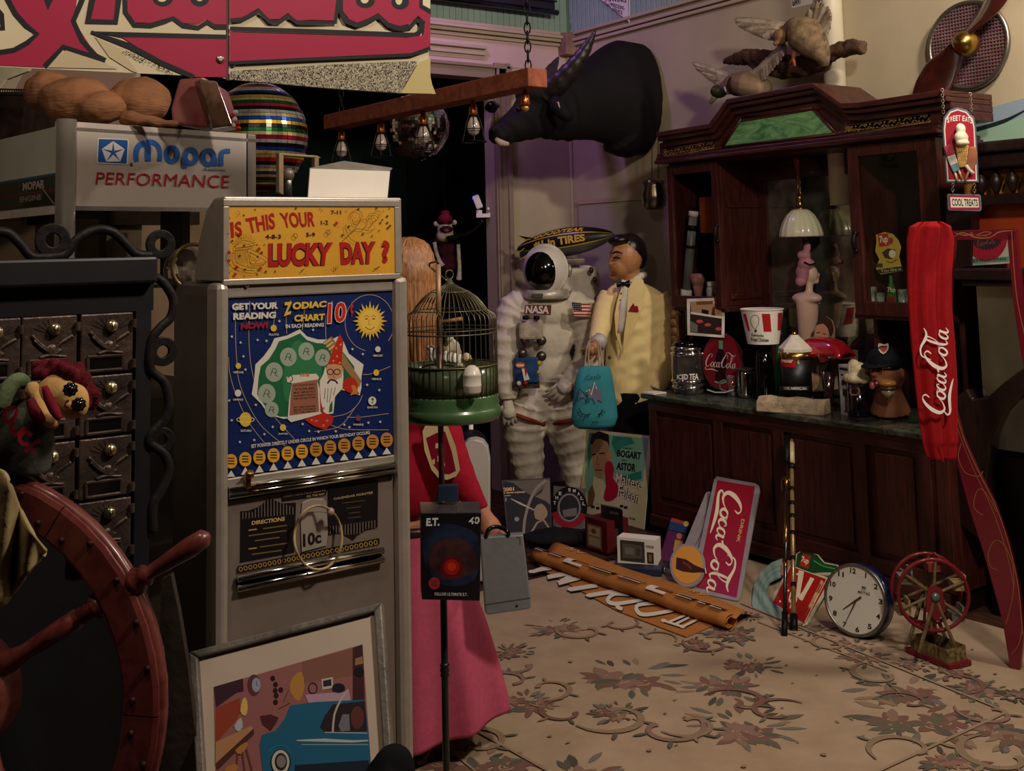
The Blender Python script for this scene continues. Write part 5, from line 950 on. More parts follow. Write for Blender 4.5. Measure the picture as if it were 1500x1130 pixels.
A.text('FALCON', [(922,757),(931,760),(931,763),(922,760)], '#2a241c', .02)
A.out('printed_poster', t)
FL = .013
def fl(x, y, z=FL): return P(x, y, Z=z)
def lean(bl_, br_, top, tx=None):     # plane resting on two floor pixels, passing through pixel top at plane X=tx
    a, b = fl(*bl_), fl(*br_); c = P(*top, X=tx) if tx else G(*top); return plane3(a, b, c)
# ---------------- long cola sign with bottle disc ----------------
plc = lean((1012,868), (1080,884), (1085,705), XC-.01)
t = T('long_cola_sign', 'tall red DRINK Coca-Cola sign with grey border leaning on the mahogany cabinet', 'sign', fl(1045,875))
al = mat('#9a968c', .4, .3, sc=10, var=.08)
pq = lambda q: [P(*a, pl=plc) for a in q]
MB().slab(pq([(1046,702),(1050,698),(1106,708),(1112,712),(1113,718),(1085,872),(1081,880),(1076,880),(1016,867),(1011,862),(1012,856)]), plc[1], .012).out('metal_board', al, t, bevel=.002)
A = art_pl(plc); A.poly([(1051,704),(1106,713),(1079,876),(1020,861)], '#8e0e1c'); coke(A, (1026,864), (0,0), (0,0), '#e6d9b8') if False else None
coke(A, (1070,713), (-8,43), (-27,-2) if False else (28,5), '#e3d6b4', 1.0) if False else None
coke(A, (1061,715), (-7.9,45), (29,5), '#e3d6b4', 1.0)
A.text('DRINK', [(1091,762),(1083,796),(1078.5,795),(1086.5,761)], '#c9a85c', .02)
A.out('sign_lettering', t, .3)
t = T('bottle_disc_bracket', 'grey slotted metal bracket with yellow cola bottle disc beside the long red sign', 'sign', fl(1000,850))
plb = (plc[0]-plc[1]*.03, plc[1]); pqb = lambda q: [P(*a, pl=plb) for a in q]
for q in (((1034,722),(1040,720),(1046,728),(1010,800),(1002,800)), ((1040,742),(1046,744),(1014,806),(1008,804)), ((1037,765),(1042,768),(1022,808),(1016,806)), ((1036,722),(1046,726),(1040,790),(1032,800))): MB().slab(pqb(q), plb[1], .008).out('bracket_bar', al, t)
pld = (plc[0]+plc[1]*.016, plc[1]); cd = lambda k: [(1007+26*k*cos(2*pi*i/36), 828+32*k*sin(2*pi*i/36)) for i in range(36)]
MB().slab([P(*a, pl=pld) for a in cd(1)], pld[1], .01).out('disc', al, t, bevel=.001); A = art_pl(pld); A.poly(cd(.87), '#c98c34'); A.poly([(991,817),(1005,820),(1017,828),(1031,834),(1033,831),(1035,841),(1031,839),(1016,840),(1000,838),(990,834)], '#3c1a10'); A.line([(1000,824),(1010,830),(1012,834)],2.5,'#6a3a26'); A.line([(1033,832),(1034.5,841)],1.6,'#d8cbb0'); A.out('painted_bottle', t)
# action figure box
plx = lean((965,838),(990,848),(998,760), XC-.02)
t = T('toy_figure_card', 'purple and black boxed toy figure leaning behind the bottle disc', 'toy box', fl(975,842)); MB().slab([P(*a, pl=plx) for a in ((982,757),(1010,765),(988,846),(962,838))], plx[1], .05).out('box', mat('#1d1420', .4), t)
A = art_pl(plx); A.poly([(984,759),(1009,766),(1008,771),(982,764)],'#a8402c'); A.poly([(982,764),(1007,771),(1004,782),(979,776)],'#26406a'); A.oval(1005,768,4,4,'#c9b04a'); A.poly([(979,777),(1003,784),(990,826),(966,820)],'#5a2450'); A.oval(995,786,4,4.5,'#a8704c'); A.poly([(989,791),(1000,794),(998,812),(986,808)],'#b0903c'); A.poly([(986,808),(998,812),(990,830),(982,827)],'#16121a'); A.text('STAR TREK', [(967,830),(985,836),(984,842),(965,836)],'#c9c4bc',.03); A.out('printing', t)
# white toy box
a, b = fl(905,827), fl(961,833); hh = P(905,790,Y=a.y).z; t = T('white_window_box', 'white toy box with a clear window showing a grey model', 'toy box', a)
u = (b-a).normalized(); v = V((-u.y,u.x,0)); v = v if v.x > 0 else -v; MB().slab([a,b,b+v*.09,a+v*.09], (0,0,-1), hh).out('carton', white, t)
A = Art(lambda x, y: a.lerp(b, x)+V((0,0,hh*(1-y))), -v); A.poly([(.08,.1),(.72,.1),(.72,.85),(.08,.85)],'#3c3a36'); A.poly([(.14,.2),(.66,.25),(.66,.7),(.14,.75)],'#5c5850'); A.rect(.2,.35,.45,.6,'#77726a'); A.rect(.5,.35,.6,.62,'#4a463e'); A.rect(.78,.45,.95,.85,'#3a2c1c'); A.rect(.82,.52,.9,.78,'#8a6a3c'); A.text('PORSCHE', (.76,.2,.96,.3),'#4a4a46',.02); A.out('printing', t)
m = MB(); c = fl(905,838); m.box(fl(935,838)+V((-.02,-.02,.02)), (.26,.08,.035), rot=Matrix.Rotation(-.9, 3, 'Z')); tag(m.out('dark_blue_case', mat('#1c2440', .4), None, bevel=.005), 'flat dark blue plastic case in front of the white toy box', 'case')
# red house box
a, b = fl(858,802), fl(890,812); hh = P(858,760,Y=a.y).z; u = (b-a).normalized(); v = V((-u.y,u.x,0)); v = v if v.x > 0 else -v
t = T('red_picture_box', 'dark red box with framed pale picture panels on its front', 'box', a); MB().slab([a,b,b+v*.16,a+v*.16], (0,0,-1), hh).out('carton', mat('#5a1a1e', .5), t)
MB().slab([a-u*.005,b+u*.005,b+u*.005+v*.165,a-u*.005+v*.165], (0,0,-1), .0).out('carton_seam', mat('#3a1216', .5), t) if False else None
A = Art(lambda x, y: a.lerp(b, x)+V((0,0,hh*(1-y))), -v); A.poly([(.1,.2),(.75,.2),(.75,.92),(.1,.92)],'#8a6e54'); A.poly([(.17,.26),(.68,.26),(.68,.54),(.17,.54)],'#b09a78'); A.poly([(.17,.6),(.68,.6),(.68,.86),(.17,.86)],'#a8977c'); A.oval(.4,.4,.12,.08,'#6a4634'); A.out('picture_panel', t)
a, b = fl(888,806), fl(914,812); hh = P(890,745,Y=a.y).z; v = V((.3,1,0)).normalized(); t = T('black_box', 'tall black box with a pinkish lower picture beside the dark red box', 'box', a); MB().slab([a,b,b+v*.06,a+v*.06], (0,0,-1), hh).out('carton', mat('#1a1618', .4), t); A = Art(lambda x, y: a.lerp(b, x)+V((0,0,hh*(1-y))), -v); A.poly([(.1,.5),(.7,.45),(.75,.95),(.1,.95)],'#6a4640'); A.rect(.25,.08,.75,.14,'#4a4648'); A.out('printing', t)
# records
def record(name, label, q, floor_px, top_d, base, cat='record sleeve'):
    pl = plane3(fl(*floor_px[0]), fl(*floor_px[1]), G(*q[0], top_d)); t = T(name, label, cat, fl(*floor_px[0])); MB().slab([P(*a, pl=pl) for a in q], pl[1], .006).out('sleeve', mat(base, .4), t); return t, art_pl(pl)
t, A = record('film_record_sleeve', 'grey record sleeve lettered 2001 a space odyssey leaning at the astronaut legs', [(735,704),(806,700),(808,783),(744,788)], ((744,788),(808,783)), 6.75, '#3e3a36')
A.poly([(737,706),(805,702),(807,780),(745,786)], '#26262a'); A.poly([(740,706),(805,702),(800,712),(782,728),(770,722),(752,708)], '#5f5a50'); A.line([(800,704),(786,716),(776,735),(769,760),(767,782)],4,'#85796a',sm=4); A.poly([(784,728),(793,722),(802,706),(805,703),(806,740),(800,735)],'#6f675a'); A.line([(748,731),(762,738),(783,748)],[1,3,1.5],'#a8a294'); A.poly([(783,745),(792,738),(800,745),(802,755),(795,762),(784,760)],'#8c7a62',2); A.line([(778,781),(787,766),(796,762),(805,775)],3,'#8c7a62'); A.oval(757,761,3.5,3.2,'#8a8a84')
A.text('2001', [(737,715),(753,714),(753,719.5),(738,720.5)], '#cfae7c', .04); A.text('a space odyssey', [(738,721),(769,719.5),(769,723),(738,724.5)], '#cfae7c', .04); A.line([(739,727),(748,726.5)],1,'#b8b0a0'); A.line([(741,730),(741,735)],2,'#8a8a84'); A.out('printed_cover', t)
t, A = record('ring_record_sleeve', 'silver record sleeve with a black and red ring beside the film poster', [(811,712),(858,716),(856,779),(810,771)], ((810,773),(856,780)), 6.85, '#6a6660')
A.poly([(812,714),(857,718),(855,777),(811,769)], '#5a5854'); A.ring(834,744,22,26,9,'#16140f',36,150,390); A.ring(834,744,22,26,9,'#8a1c28',36,20,165); A.oval(834,744,16,20,'#8a8680'); A.oval(834,744,14.5,18.5,'#2c2a2a'); A.poly([(824,748),(845,744),(845,756),(826,758)],'#6c6862')
import string
for i, ch in enumerate('THE SMALL'): 
    if ch != ' ': th = rad(195+i*19); x, y = 834+22*cos(th), 744+26*sin(th); A.text(ch, [(x-2,y-2.6),(x+2,y-2.4),(x+2,y+2.6),(x-2,y+2.4)], '#c9c4b4', .02)
A.out('printed_cover', t)
# dark soft case on the floor and shadowed base
m = MB(); c = fl(815,795); m.ell(c+V((0,0,.03)), (.2,.13,.045), rot=Matrix.Rotation(-.5,3,'Z')); m.ell(c+V((.18,-.05,.02)), (.12,.08,.03)); m.out_ = None
tag(m.out('black_cloth_bundle', mat('#16171a', .9, sc=10, bump=.3), None, remesh=.012, disp=(.02,.05)), 'crumpled black cloth bundle on the floor below the record sleeves', 'cloth')
a = fl(775,800); m = MB(); m.span((a.x-.15,a.y-.05,.0), (a.x+.9,a.y+.25,.025)); tag(m.out('low_plinth', mat('#3a2c26', .6, kind='wood', sc=4, col2='#2a1e18'), None, bevel=.004), 'low dark wooden board on the floor under the records and boxes', 'board') if False else None
# ---------------- painted canvas banner ----------------
orc = mat('#a56a34', .8, sc=6, var=.06, bump=.1)
t = T('painted_banner_roll', 'orange canvas banner with white painted letters half rolled on the rug edge', 'banner', fl(950,860))
lowq = [(773,812),(820,800),(1095,905),(1070,912),(998,935),(900,893)]
m = MB(); m.slab([fl(x, y, FL+.006) for x, y in ((774,812),(792,808),(1072,905),(1005,933),(905,895),(800,838))], (0,0,1), .004); m.out('flat_sheet', orc, t)
m = MB(); ra, rb = fl(783,815,.045), fl(1070,912,.05); dv = (rb-ra).normalized(); sv = dv.cross(UP)
if sv.dot(V((1,0,0))) < 0: sv = -sv
prof = []
for k in range(30): th = 4*pi*k/29; prof.append((.045-.028*k/29, th))
def rollpt(u, v):
    k = v*29; r = .046*(1-.55*v); th = -pi*.5+v*3.6*pi; return ra.lerp(rb, u)+sv*(r*cos(th))+UP*(r*sin(th)*.8)+UP*.004*sin(u*13)
m.grid(rollpt, 24, 30); m.out('rolled_edge', orc, t, smooth=True, solid=.003)
m = MB(); tp = [(818,798),(845,802),(930,835),(1020,862),(1103,896),(1099,905),(1078,908)]
def flap(u, v):
    y0_ = V(fl(800+ (1078-800)*u, 812+(908-812)*u, .07)); y1_ = P(819+(1103-819)*u, 797+(897-797)*u, Z=.035+.05*(1-u)); return y0_.lerp(y1_, v)+UP*(.02*sin(pi*v)+.006*sin(u*9+v*2))
m.grid(flap, 24, 8); m.out('raised_flap', orc, t, smooth=True, solid=.003)
A = Art(lambda x, y: fl(x, y, FL+.008), UP, lift=.0006)
Wt, Kt = '#cfc6b8', '#2a1c12'
def serif(strs, w=6):
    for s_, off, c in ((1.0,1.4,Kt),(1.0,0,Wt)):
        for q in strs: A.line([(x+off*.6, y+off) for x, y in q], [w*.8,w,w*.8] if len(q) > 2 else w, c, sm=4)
serif([[(776,839),(800,822),(810,833)], [(778,841),(790,843)]]) if False else None
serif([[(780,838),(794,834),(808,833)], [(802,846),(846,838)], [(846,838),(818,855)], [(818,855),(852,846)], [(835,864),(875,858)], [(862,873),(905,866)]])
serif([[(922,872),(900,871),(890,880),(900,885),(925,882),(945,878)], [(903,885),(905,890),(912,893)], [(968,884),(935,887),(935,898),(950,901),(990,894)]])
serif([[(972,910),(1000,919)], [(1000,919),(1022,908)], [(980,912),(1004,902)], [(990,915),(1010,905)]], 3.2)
for x, y in ((778,838),(846,838),(835,864),(862,873),(1000,919),(972,910)): A.oval(x, y, 4, 2.4, Wt, 10)
A.out('painted_letters', t)
A = Art(lambda x, y: (lambda u, v: ra.lerp(rb, u)+sv*(.049*cos(rad(90+v))*-1)+UP*(.042*sin(rad(90+v)))+UP*.0)(x, y), UP, lift=.004)
for i, (u0, u1) in enumerate(((.0,.06),(.09,.17),(.2,.3),(.33,.45),(.48,.6),(.64,.73),(.76,.84),(.86,.9),(.91,.97))):
    if i in (2, 5): 
        A.line([(u1,60),(u0+.02,30),(u0,-10),(u0+.03,-30),(u1,-10)], .012, Wt, sm=3) if False else A.quad([(u0,50),(u0+.035,50),(u0+.035,-40),(u0,-40)], Wt, 3, 8); A.quad([(u0,50),(u1,50),(u1,30),(u0,30)], Wt, 3, 3); A.quad([(u0,-20),(u1,-20),(u1,-40),(u0,-40)], Wt, 3, 3)
    else:
        A.quad([(u0,50),(u1,50),(u1,15),(u0,15)], Wt, 3, 4); A.quad([(u0,5),(u1,5),(u1,-2),(u0,-2)], Kt, 3, 2); A.quad([(u0+.01,-6),(u1,-6),(u1,-12),(u0+.01,-12)], Wt, 3, 3); A.quad([(u0+.01,-18),(u1,-18),(u1,-22),(u0+.01,-22)], Kt, 3, 3)
A.out('rolled_letters', t)
A = Art(lambda x, y: flap(x, y), UP, lift=.006)
for u0, u1, v0, v1 in ((.08,.16,.4,.75),(.72,.8,.4,.75)): A.line([(u0,v0),(u0+.01,v1),(u0+.02,v0),(u0+.04,v1),(u1-.02,v0),(u1,v1)], .006, '#c9a070', sm=4)
A.out('chalk_marks', t)
# ---------------- half ring light, soda sign, canes, clock, wheel ----------------
pls = lean((1135,890),(1180,918),(1180,815), XC-.03)
t = T('half_round_lamp_ring', 'pale mint green half ring plate leaning behind the diamond soda sign', 'ring', fl(1140,905)); plr = lean((1104,895),(1150,911),(1146,818), XC-.025)
q = [(1156+50*cos(rad(a)), 880+55*sin(rad(a))) for a in range(170, 275, 8)]+[(1156+22*cos(rad(a)), 880+32*sin(rad(a))) for a in range(270, 160, -8)]
q = [(1146,818),(1130,824),(1114,838),(1104,858),(1101,885),(1104,893),(1150,908),(1152,895),(1128,880),(1122,865),(1128,850),(1144,842)]
MB().slab([P(*a, pl=plr) for a in q], plr[1], .015).out('ring_plate', mat('#8aa59c', .4, sc=4, var=.04), t, bevel=.002)
A = art_pl(plr); A.line([(1146,828),(1128,836),(1115,852),(1111,870),(1113,886)],.8,'#6c877e',sm=4); A.line([(1146,835),(1131,842),(1120,856),(1117,870),(1118,884)],.8,'#6c877e',sm=4); A.out('engraved_lines', t)
t = T('soda_diamond_sign', 'red diamond 7up sign with green bottle leaning on the cabinet', 'sign', fl(1170,915))
pq = lambda q: [P(*a, pl=pls) for a in q]
MB().slab(pq([(1159,826),(1214,847),(1216,854),(1181,917),(1176,918),(1128,888),(1127,881)]), pls[1], .01).out('diamond_board', mat('#c9c0a4', .4), t)
m = MB(); m.slab(pq([(1166,812),(1176,805),(1198,812),(1208,824),(1228,828),(1227,840),(1222,843),(1200,842),(1164,832)]), pls[1], .008); m.out('bottle_board', mat('#c9c0a4', .4), t)
A = art_pl(pls); A.poly([(1159,829),(1212,849),(1213,854),(1179,914),(1131,886)], '#a01e1a'); A.line([(1160,830),(1211,849),(1179,912)],1,'#e0d4b0')
A.poly([(1168,812),(1177,807),(1197,814),(1207,826),(1227,830),(1226,839),(1205,839),(1190,840),(1166,830)], '#14481e'); A.poly([(1176,811),(1188,815),(1184,834),(1171,829)], '#a82a22'); A.text('7up', [(1175,815),(1186,819),(1183,830),(1173,826)], '#e0d4b0', .03); A.line([(1192,822),(1206,830),(1224,834)],1.6,'#4a9a5a',sm=3)
A.poly([(1170,836),(1178,838),(1172,872),(1190,850),(1186,846),(1192,848),(1176,880),(1166,874)], '#e0d4b0'); A.poly([(1187,847),(1193,849),(1175,881),(1170,878)],'#e0d4b0'); A.text('up', [(1158,868),(1170,876),(1160,896),(1153,886)], '#e0d4b0', .04); A.text('Proudly Serve', [(1201,856),(1206,859),(1182,904),(1178,901)], '#d8c89a', .02, .2); A.text('We', [(1203,850),(1208,853),(1204,859),(1200,856)], '#d8c89a', .02)
for x, y in ((1152,858),(1149,863),(1155,866),(1143,882),(1148,886),(1172,838),(1168,842)): A.oval(x,y,1.5,1.7,'#e0d4b0',8)
A.out('painted_face', t, .3)
m = MB(); m.slab([P(*a, pl=plr) for a in ((1144,826),(1152,820),(1158,822),(1160,838),(1148,844),(1142,840))], plr[1], .01); tag(m.out('pink_card_scrap', mat('#b5806c', .6), None), 'small pink card scrap behind the black walking cane', 'card')
def cane(pts, rs, mt): m = MB(); m.tube(pts, rs, 10); return m
t = T('black_walking_cane', 'slim black cane with gilt bands, left of the two standing canes', 'cane', fl(1149,934)); a = fl(1149,932); b = P(1153,640,X=XC-.06)
cane([a, b], .009, 0).out('shaft', mat('#1a1412', .25, coat=.5), t, smooth=True); MB().cyl(a.lerp(b,.0), a.lerp(b,.1), .013).out('ferrule', black, t, smooth=True)
for k, l in ((.42,.3),(.72,.1),(.3,.08)): MB().cyl(a.lerp(b,k), a.lerp(b,k+l*.5), .0098).out('gilt_band', brass, t, smooth=True)
MB().cyl(a.lerp(b,.85), a.lerp(b,1.0), .016).out('grip', black, t, smooth=True); c = P(1152,712,X=XC-.1); m = MB(); m.tube([c+V((0,.03,-.03)), c+V((0,.03,.02)), c+V((0,0,.045)), c+V((0,-.03,.02))], .004, 6, sm=4); m.out('hook', steel, t, smooth=True)
t = T('banded_walking_cane', 'pale banded bamboo cane with cream grip, right of the two standing canes', 'cane', fl(1163,926)); a = fl(1163,924); b = P(1159,645,X=XC-.05)
cane([a, b], .011, 0).out('shaft', mat('#a58a58', .25, .4, sc=8), t, smooth=True)
for k in (.03,.2,.33,.46,.55,.62,.7): MB().cyl(a.lerp(b,k), a.lerp(b,k+.02), .0125).out('dark_band', black, t, smooth=True)
MB().cyl(a, a.lerp(b,.07), .017).out('ferrule', black, t, smooth=True); MB().cyl(a.lerp(b,.86), a.lerp(b,.98), .016).out('cream_grip', mat('#c9b888', .4), t, smooth=True); MB().ell(a.lerp(b,.84), (.022,.022,.02)).out('collar', black, t, smooth=True)
# clock
c = G(1254,881,depth(fl(1254,930))); nv = (V((-.97,-.16,.2))).normalized(); s = depth(c)/F; r = 51*s
c.z = FL+r*.99; t = T('round_wall_clock', 'round white faced clock in a deep blue case leaning on the cabinet', 'clock', c-V((0,0,r)))
m = MB(); m.lathe(c-nv*.07, [(r*.85,0),(r,.02),(r,.06),(r*.97,.075)], ax=tuple(nv), n=48); m.out('case', mat('#16285c', .3, sc=6, coat=.5), t, smooth=True)
m = MB(); m.lathe(c, [(r*.92,.004),(r*.92,.006)], ax=tuple(nv), n=48); m.out('dial', mat('#cfccc0', .4, sc=3, var=.03), t); m = MB(); x_, y_, z_2 = basis(nv); m.tube([c+nv*.008+(x_*cos(a*pi/24)+y_*sin(a*pi/24))*r*.94 for a in range(48)], .007, 8, closed=True); m.out('bezel', steel, t, smooth=True)
sx = nv.cross(UP).normalized(); sx = sx if sx.dot(rtv) > 0 else -sx; sy = nv.cross(sx); sy = sy if sy.z > 0 else -sy
A = Art(lambda x, y: c+nv*.0065+sx*(x*r)-sy*(y*r), nv, lift=.0008)
for h in range(12):
    a = rad(h*30-8); x, y = .78*sin(a), -.78*cos(a); A.text(str(h or 12), (x-(.02 if h == 1 else .06*(1+(h in (0,10,11))*.5)),y-.07,x+(.02 if h == 1 else .06*(1+(h in (0,10,11))*.5)),y+.07), '#23241f', .03)
A.rect(.18,-.42,.32,-.32,'#8a8f98'); A.rect(.2,-.4,.3,-.36,'#3a4250'); A.text('MAYTAG', (.08,-.28,.44,-.2), '#3a3a3c', .02)
A.out('dial_print', t)
A = Art(lambda x, y: c+nv*.011+sx*(x*r)-sy*(y*r), nv, lift=.0012); A.line([(.05,.0),(-.3,.76)], [.05,.01], '#3c3a30'); A.line([(-.35,.32),(.2,-.12)], [.02,.06], '#3c3a30'); A.oval(.02,.03,.04,.04,'#3c3a30'); A.out('clock_hands', t)
# ferris wheel toy
c0 = fl(1376,962); s = depth(c0)/F; t = T('tin_ferris_wheel', 'old red tin toy ferris wheel with printed base on the rug edge', 'toy', c0)
hc = G(1362,867,depth(c0)); wn = V((-.62,-.78,0)).normalized(); wx = V((wn.y,-wn.x,0)); wx = wx if wx.dot(rtv) > 0 else -wx; red = mat('#6e1820', .5, sc=6, var=.15, coat=.3); tin = mat('#7a6a48', .55, sc=25, col2='#4c3a2a')
m = MB(); q = [fl(*a) for a in ((1327,957),(1391,984),(1424,976),(1362,950))]; m.slab([p+UP*.022 for p in q], (0,0,1), .02); m.out('base_plate', red, t, bevel=.003)
q2 = [q[i].lerp((q[0]+q[1]+q[2]+q[3])/4, .16) for i in range(4)]; m = MB(); bh = .075
for i in range(4): a, b = q2[i], q2[(i+1) % 4]; m.slab([a+UP*.022,b+UP*.022,b+UP*bh,a+UP*bh], (b-a).cross(UP), .004)
m.out('printed_fence', mat('#8c7a50', .55, sc=60, col2='#2c221c'), t)
R1 = 50*s
for o_ in (.045, -.045):
    m = MB(); m.tube([hc+wn*o_+(wx*cos(a*pi/20)+UP*sin(a*pi/20))*R1 for a in range(40)], .008, 8, closed=True); m.out('wheel_rim', red, t, smooth=True)
    for k in range(6): a = k*pi/3+.4; m = MB(); m.cyl(hc+wn*o_, hc+wn*o_+(wx*cos(a)+UP*sin(a))*R1, .006, n=8); m.out('spoke', tin, t)
for k in range(6):
    a = k*pi/3+.4; g = hc+(wx*cos(a)+UP*sin(a))*R1*.88; m = MB(); m.box(g-UP*.02, (.05,.07,.03), rot=Matrix((wx, wn, UP)).transposed()); m.box(g-UP*.0+wx*.02, (.008,.07,.05), rot=Matrix((wx, wn, UP)).transposed()); m.out('gondola', mat(('#a08a5c','#8a3a34','#7c7a74')[k % 3], .5, sc=40, var=.4), t)
for o_ in (.065, -.065):
    for k in (-1, 1): m = MB(); m.tube([hc+wn*o_, hc+wn*o_+wx*k*.075-UP*(hc.z-.06)], .008, 6); m.out('support_leg', tin, t)
m = MB(); m.slab([hc+wn*.07+wx*x*s+UP*y*s for x, y in ((-10,12),(0,16),(10,12),(14,-20),(0,-34),(-14,-20))], wn, .004); m.out('front_plate', red, t); m = MB(); m.lathe(hc+wn*.07, [(.016,0),(.018,.006),(.01,.014)], ax=tuple(wn), n=16); m.out('hub_cap', mat('#5a7a72', .3, .5), t, smooth=True)
# ---------------- zodiac fortune scale machine ----------------
YM = 2.44
def M_(x, y, o=0): return P(x, y, Y=YM-o)
grey = mat('#9a9186', .38, .35, sc=30, var=.05, bump=.03); greyd = mat('#6c655c', .4, .3, sc=12, var=.1)
XL, XR = .868, 1.362; ZS = M_(313,415).z; ZT2 = M_(450,289).z
t = T('fortune_machine', 'tall grey metal coin fortune machine with zodiac panel and lucky day sign', 'machine', ((XL+XR)/2,YM,0))
MB().span((XL,YM+.012,0), (XR,YM+.3,ZS)).out('cabinet_body', mat('#4a443c', .45, .3, sc=12, var=.1), t, bevel=.03)
for xa, xb in ((XL,XL+.034), (XR-.04,XR)): 
    m = MB(); m.span((xa,YM-.02,.0), (xb,YM+.05,ZS)); m.out('corner_post', grey, t, bevel=.014)
zz = lambda y, x=450: M_(x, y).z
MB().span((XL+.03,YM-.008,zz(432)), (XR-.038,YM+.02,ZS)).out('upper_rail', grey, t, bevel=.004)
MB().span((XL+.03,YM-.006,zz(700)), (XR-.038,YM+.02,zz(684))).out('middle_rail', grey, t, bevel=.003)
MB().span((XL+.03,YM-.0,.1), (XR-.038,YM+.02,zz(716))).out('lower_panel', mat('#74675f', .5, .15, sc=5, var=.06), t, bevel=.003)
MB().span((XL+.03,YM-.03,0), (XR-.038,YM+.02,.1)).out('kick_plate', greyd, t)
for y in (699, 708): MB().cyl((XL+.034,YM-.012,zz(y)), (XR-.04,YM-.012,zz(y)), .0075, n=12).out('chrome_strip', chrome, t, smooth=True)
for k in (M_(329,845), ): pass
xa, xb = M_(345,850).x, M_(558,812).x
for y in (826, 840): MB().cyl((xa,YM-.012,zz(y)), (xb,YM-.012,zz(y)), .008, n=12).out('chrome_strip', chrome, t, smooth=True)
MB().span((xa,YM-.006,zz(838)), (xb,YM-.001,zz(828))).out('card_slot', black, t)
# topper
m = MB(); q = [(YM-.012,ZS+.002),(YM-.012,ZT2),(YM+.05,ZT2),(YM+.11,ZT2-.03),(YM+.16,ZT2-.1),(YM+.19,ZS+.002)]
x0_, x1_ = M_(325,350).x, M_(586,350).x
n_ = V((-1,0,0)); m.slab([V((x0_,y,z)) for y, z in q], n_, x1_-x0_); m.out('topper_shell', grey, t, bevel=.005)
zp0, zp1 = zz(405), zz(303); xp0, xp1 = M_(332,350).x, M_(574,350).x
MB().span((xp0,YM-.0135,zp0), (xp1,YM-.008,zp1)).out('yellow_sign_panel', mat('#c9962c', .4, sc=4, col2='#bd8a26'), t)
m = MB(); 
for a, b in (((xp0-.014,zp0-.014),(xp1+.014,zp0)), ((xp0-.014,zp1),(xp1+.014,zp1+.016)), ((xp0-.014,zp0),(xp0,zp1)), ((xp1,zp0),(xp1+.014,zp1))): m.span((a[0],YM-.017,a[1]), (b[0],YM-.006,b[1]))
m.out('topper_frame', grey, t, bevel=.002)
pl = (V((0,YM-.0135,0)), V((0,-1,0))); s7 = 320/1500
A = art_pl(pl, (292.2,270,s7*.985,s7)); RD, DK = '#9a1a16', '#2a0e10'
for w_, q in (('I',[(212,262),(235,258),(240,365),(220,368)]),('S',[(243,262),(290,250),(298,350),(250,358)]),('THIS',[(318,235),(520,195),(528,305),(345,338)]),('YOUR',[(555,195),(803,188),(803,290),(585,300)])): A.text(w_, q, RD, .025)
for bo, c in ((.07,DK),(.045,RD)):
    for w_, q in (('LUCKY',[(478,405),(930,398),(912,560),(478,570)]),('DAY',[(975,398),(1228,392),(1215,548),(985,552)]),('?',[(1265,385),(1325,385),(1318,540),(1265,545)])): A.text(w_, q, c, bo, .0)
for w_, q in (('4-8-3',(458,345,566,374)),('5-9',(742,332,804,360)),('1-2',(845,248,895,277)),('7-11',(915,180,985,206))): A.text(w_, q, DK, .02)
rr = random.Random(3)
for x, y in ((203,172),(308,213),(386,175),(205,232),(195,375),(190,403),(246,425),(310,420),(400,415),(450,415),(432,470),(405,495),(278,492),(182,585),(203,608),(310,632),(400,618),(460,600),(525,598),(315,585),(670,165),(1020,185),(1105,170),(1230,165),(1320,168),(1278,185),(1305,220),(1272,243),(1258,265),(1305,265),(1325,285),(1310,300),(1248,318),(1135,343),(1200,357),(993,350),(1038,290),(850,180),(835,170),(195,340),(225,390)): A.star(x, y, rr.uniform(5,13), DK)
for x, y in ((203,468),(410,445),(200,525),(255,570),(243,620),(420,578),(280,345),(948,268)):
    for a in range(4): A.oval(x+7*cos(a*pi/2), y+7*sin(a*pi/2), 6, 6, RD, 8)
A.line([(255,185),(270,190),(275,205),(262,212)],2.5,DK,sm=3)
for x, y in ((662,355),(888,332)): A.ring(x,y,14,16,3.5,DK,14); A.line([(x-10,y-12),(x-20,y-14)] if x < 800 else [(x+8,y-14),(x+18,y-22)],3,DK)
A.line([(925,565),(928,580),(940,588),(952,578),(955,560)],3,DK,sm=3); A.line([(940,568),(940,592)],3,DK); A.line([(700,598),(725,582)],5,DK); A.line([(1210,585),(1250,565)],6,'#4a2a10')
L1 = 2.6
for q in (((1050,240),(1040,215),(1060,190),(1095,178),(1120,195),(1125,225),(1110,250),(1100,275),(1080,280),(1062,262),(1058,240)), ((1072,235),(1076,232)), ((1100,232),(1108,230)), ((1070,255),(1085,262),(1098,252)), ((1110,255),(1140,240),(1160,255),(1155,290),(1120,310),(1080,305),(1045,325)), ((1158,250),(1185,240),(1200,260),(1185,290),(1160,300)), ((1170,240),(1175,205),(1205,200),(1225,185),(1250,190),(1245,225),(1215,255),(1195,260)), ((1045,325),(1010,280),(1015,330),(1040,370),(1080,400)), ((985,392),(1090,300)), ((1060,210),(1050,225)), ((1180,225),(1215,215),(1235,230)), ((1120,310),(1180,320),(1215,305))): A.line(q, L1, DK, sm=4)
for q in (((215,480),(190,470),(183,520),(215,570),(290,600),(380,612),(392,578),(330,570),(260,545),(240,510),(238,475),(215,480)), ((205,500),(240,560),(310,590),(372,595)), ((330,450),(345,445),(460,505),(455,535),(360,550),(345,530),(328,470),(330,450)), ((350,470),(400,500),(395,530),(350,515),(345,480),(350,470)), ((345,535),(355,560),(440,550),(455,530)), ((245,440),(365,425)), ((245,440),(240,480)), ((300,385),(360,400),(365,425),(250,440),(255,410),(300,385))): A.line(q, L1, DK, sm=3)
for i in range(10): A.line([(245,450+i*10),(325,446+i*10)],1.5,DK)
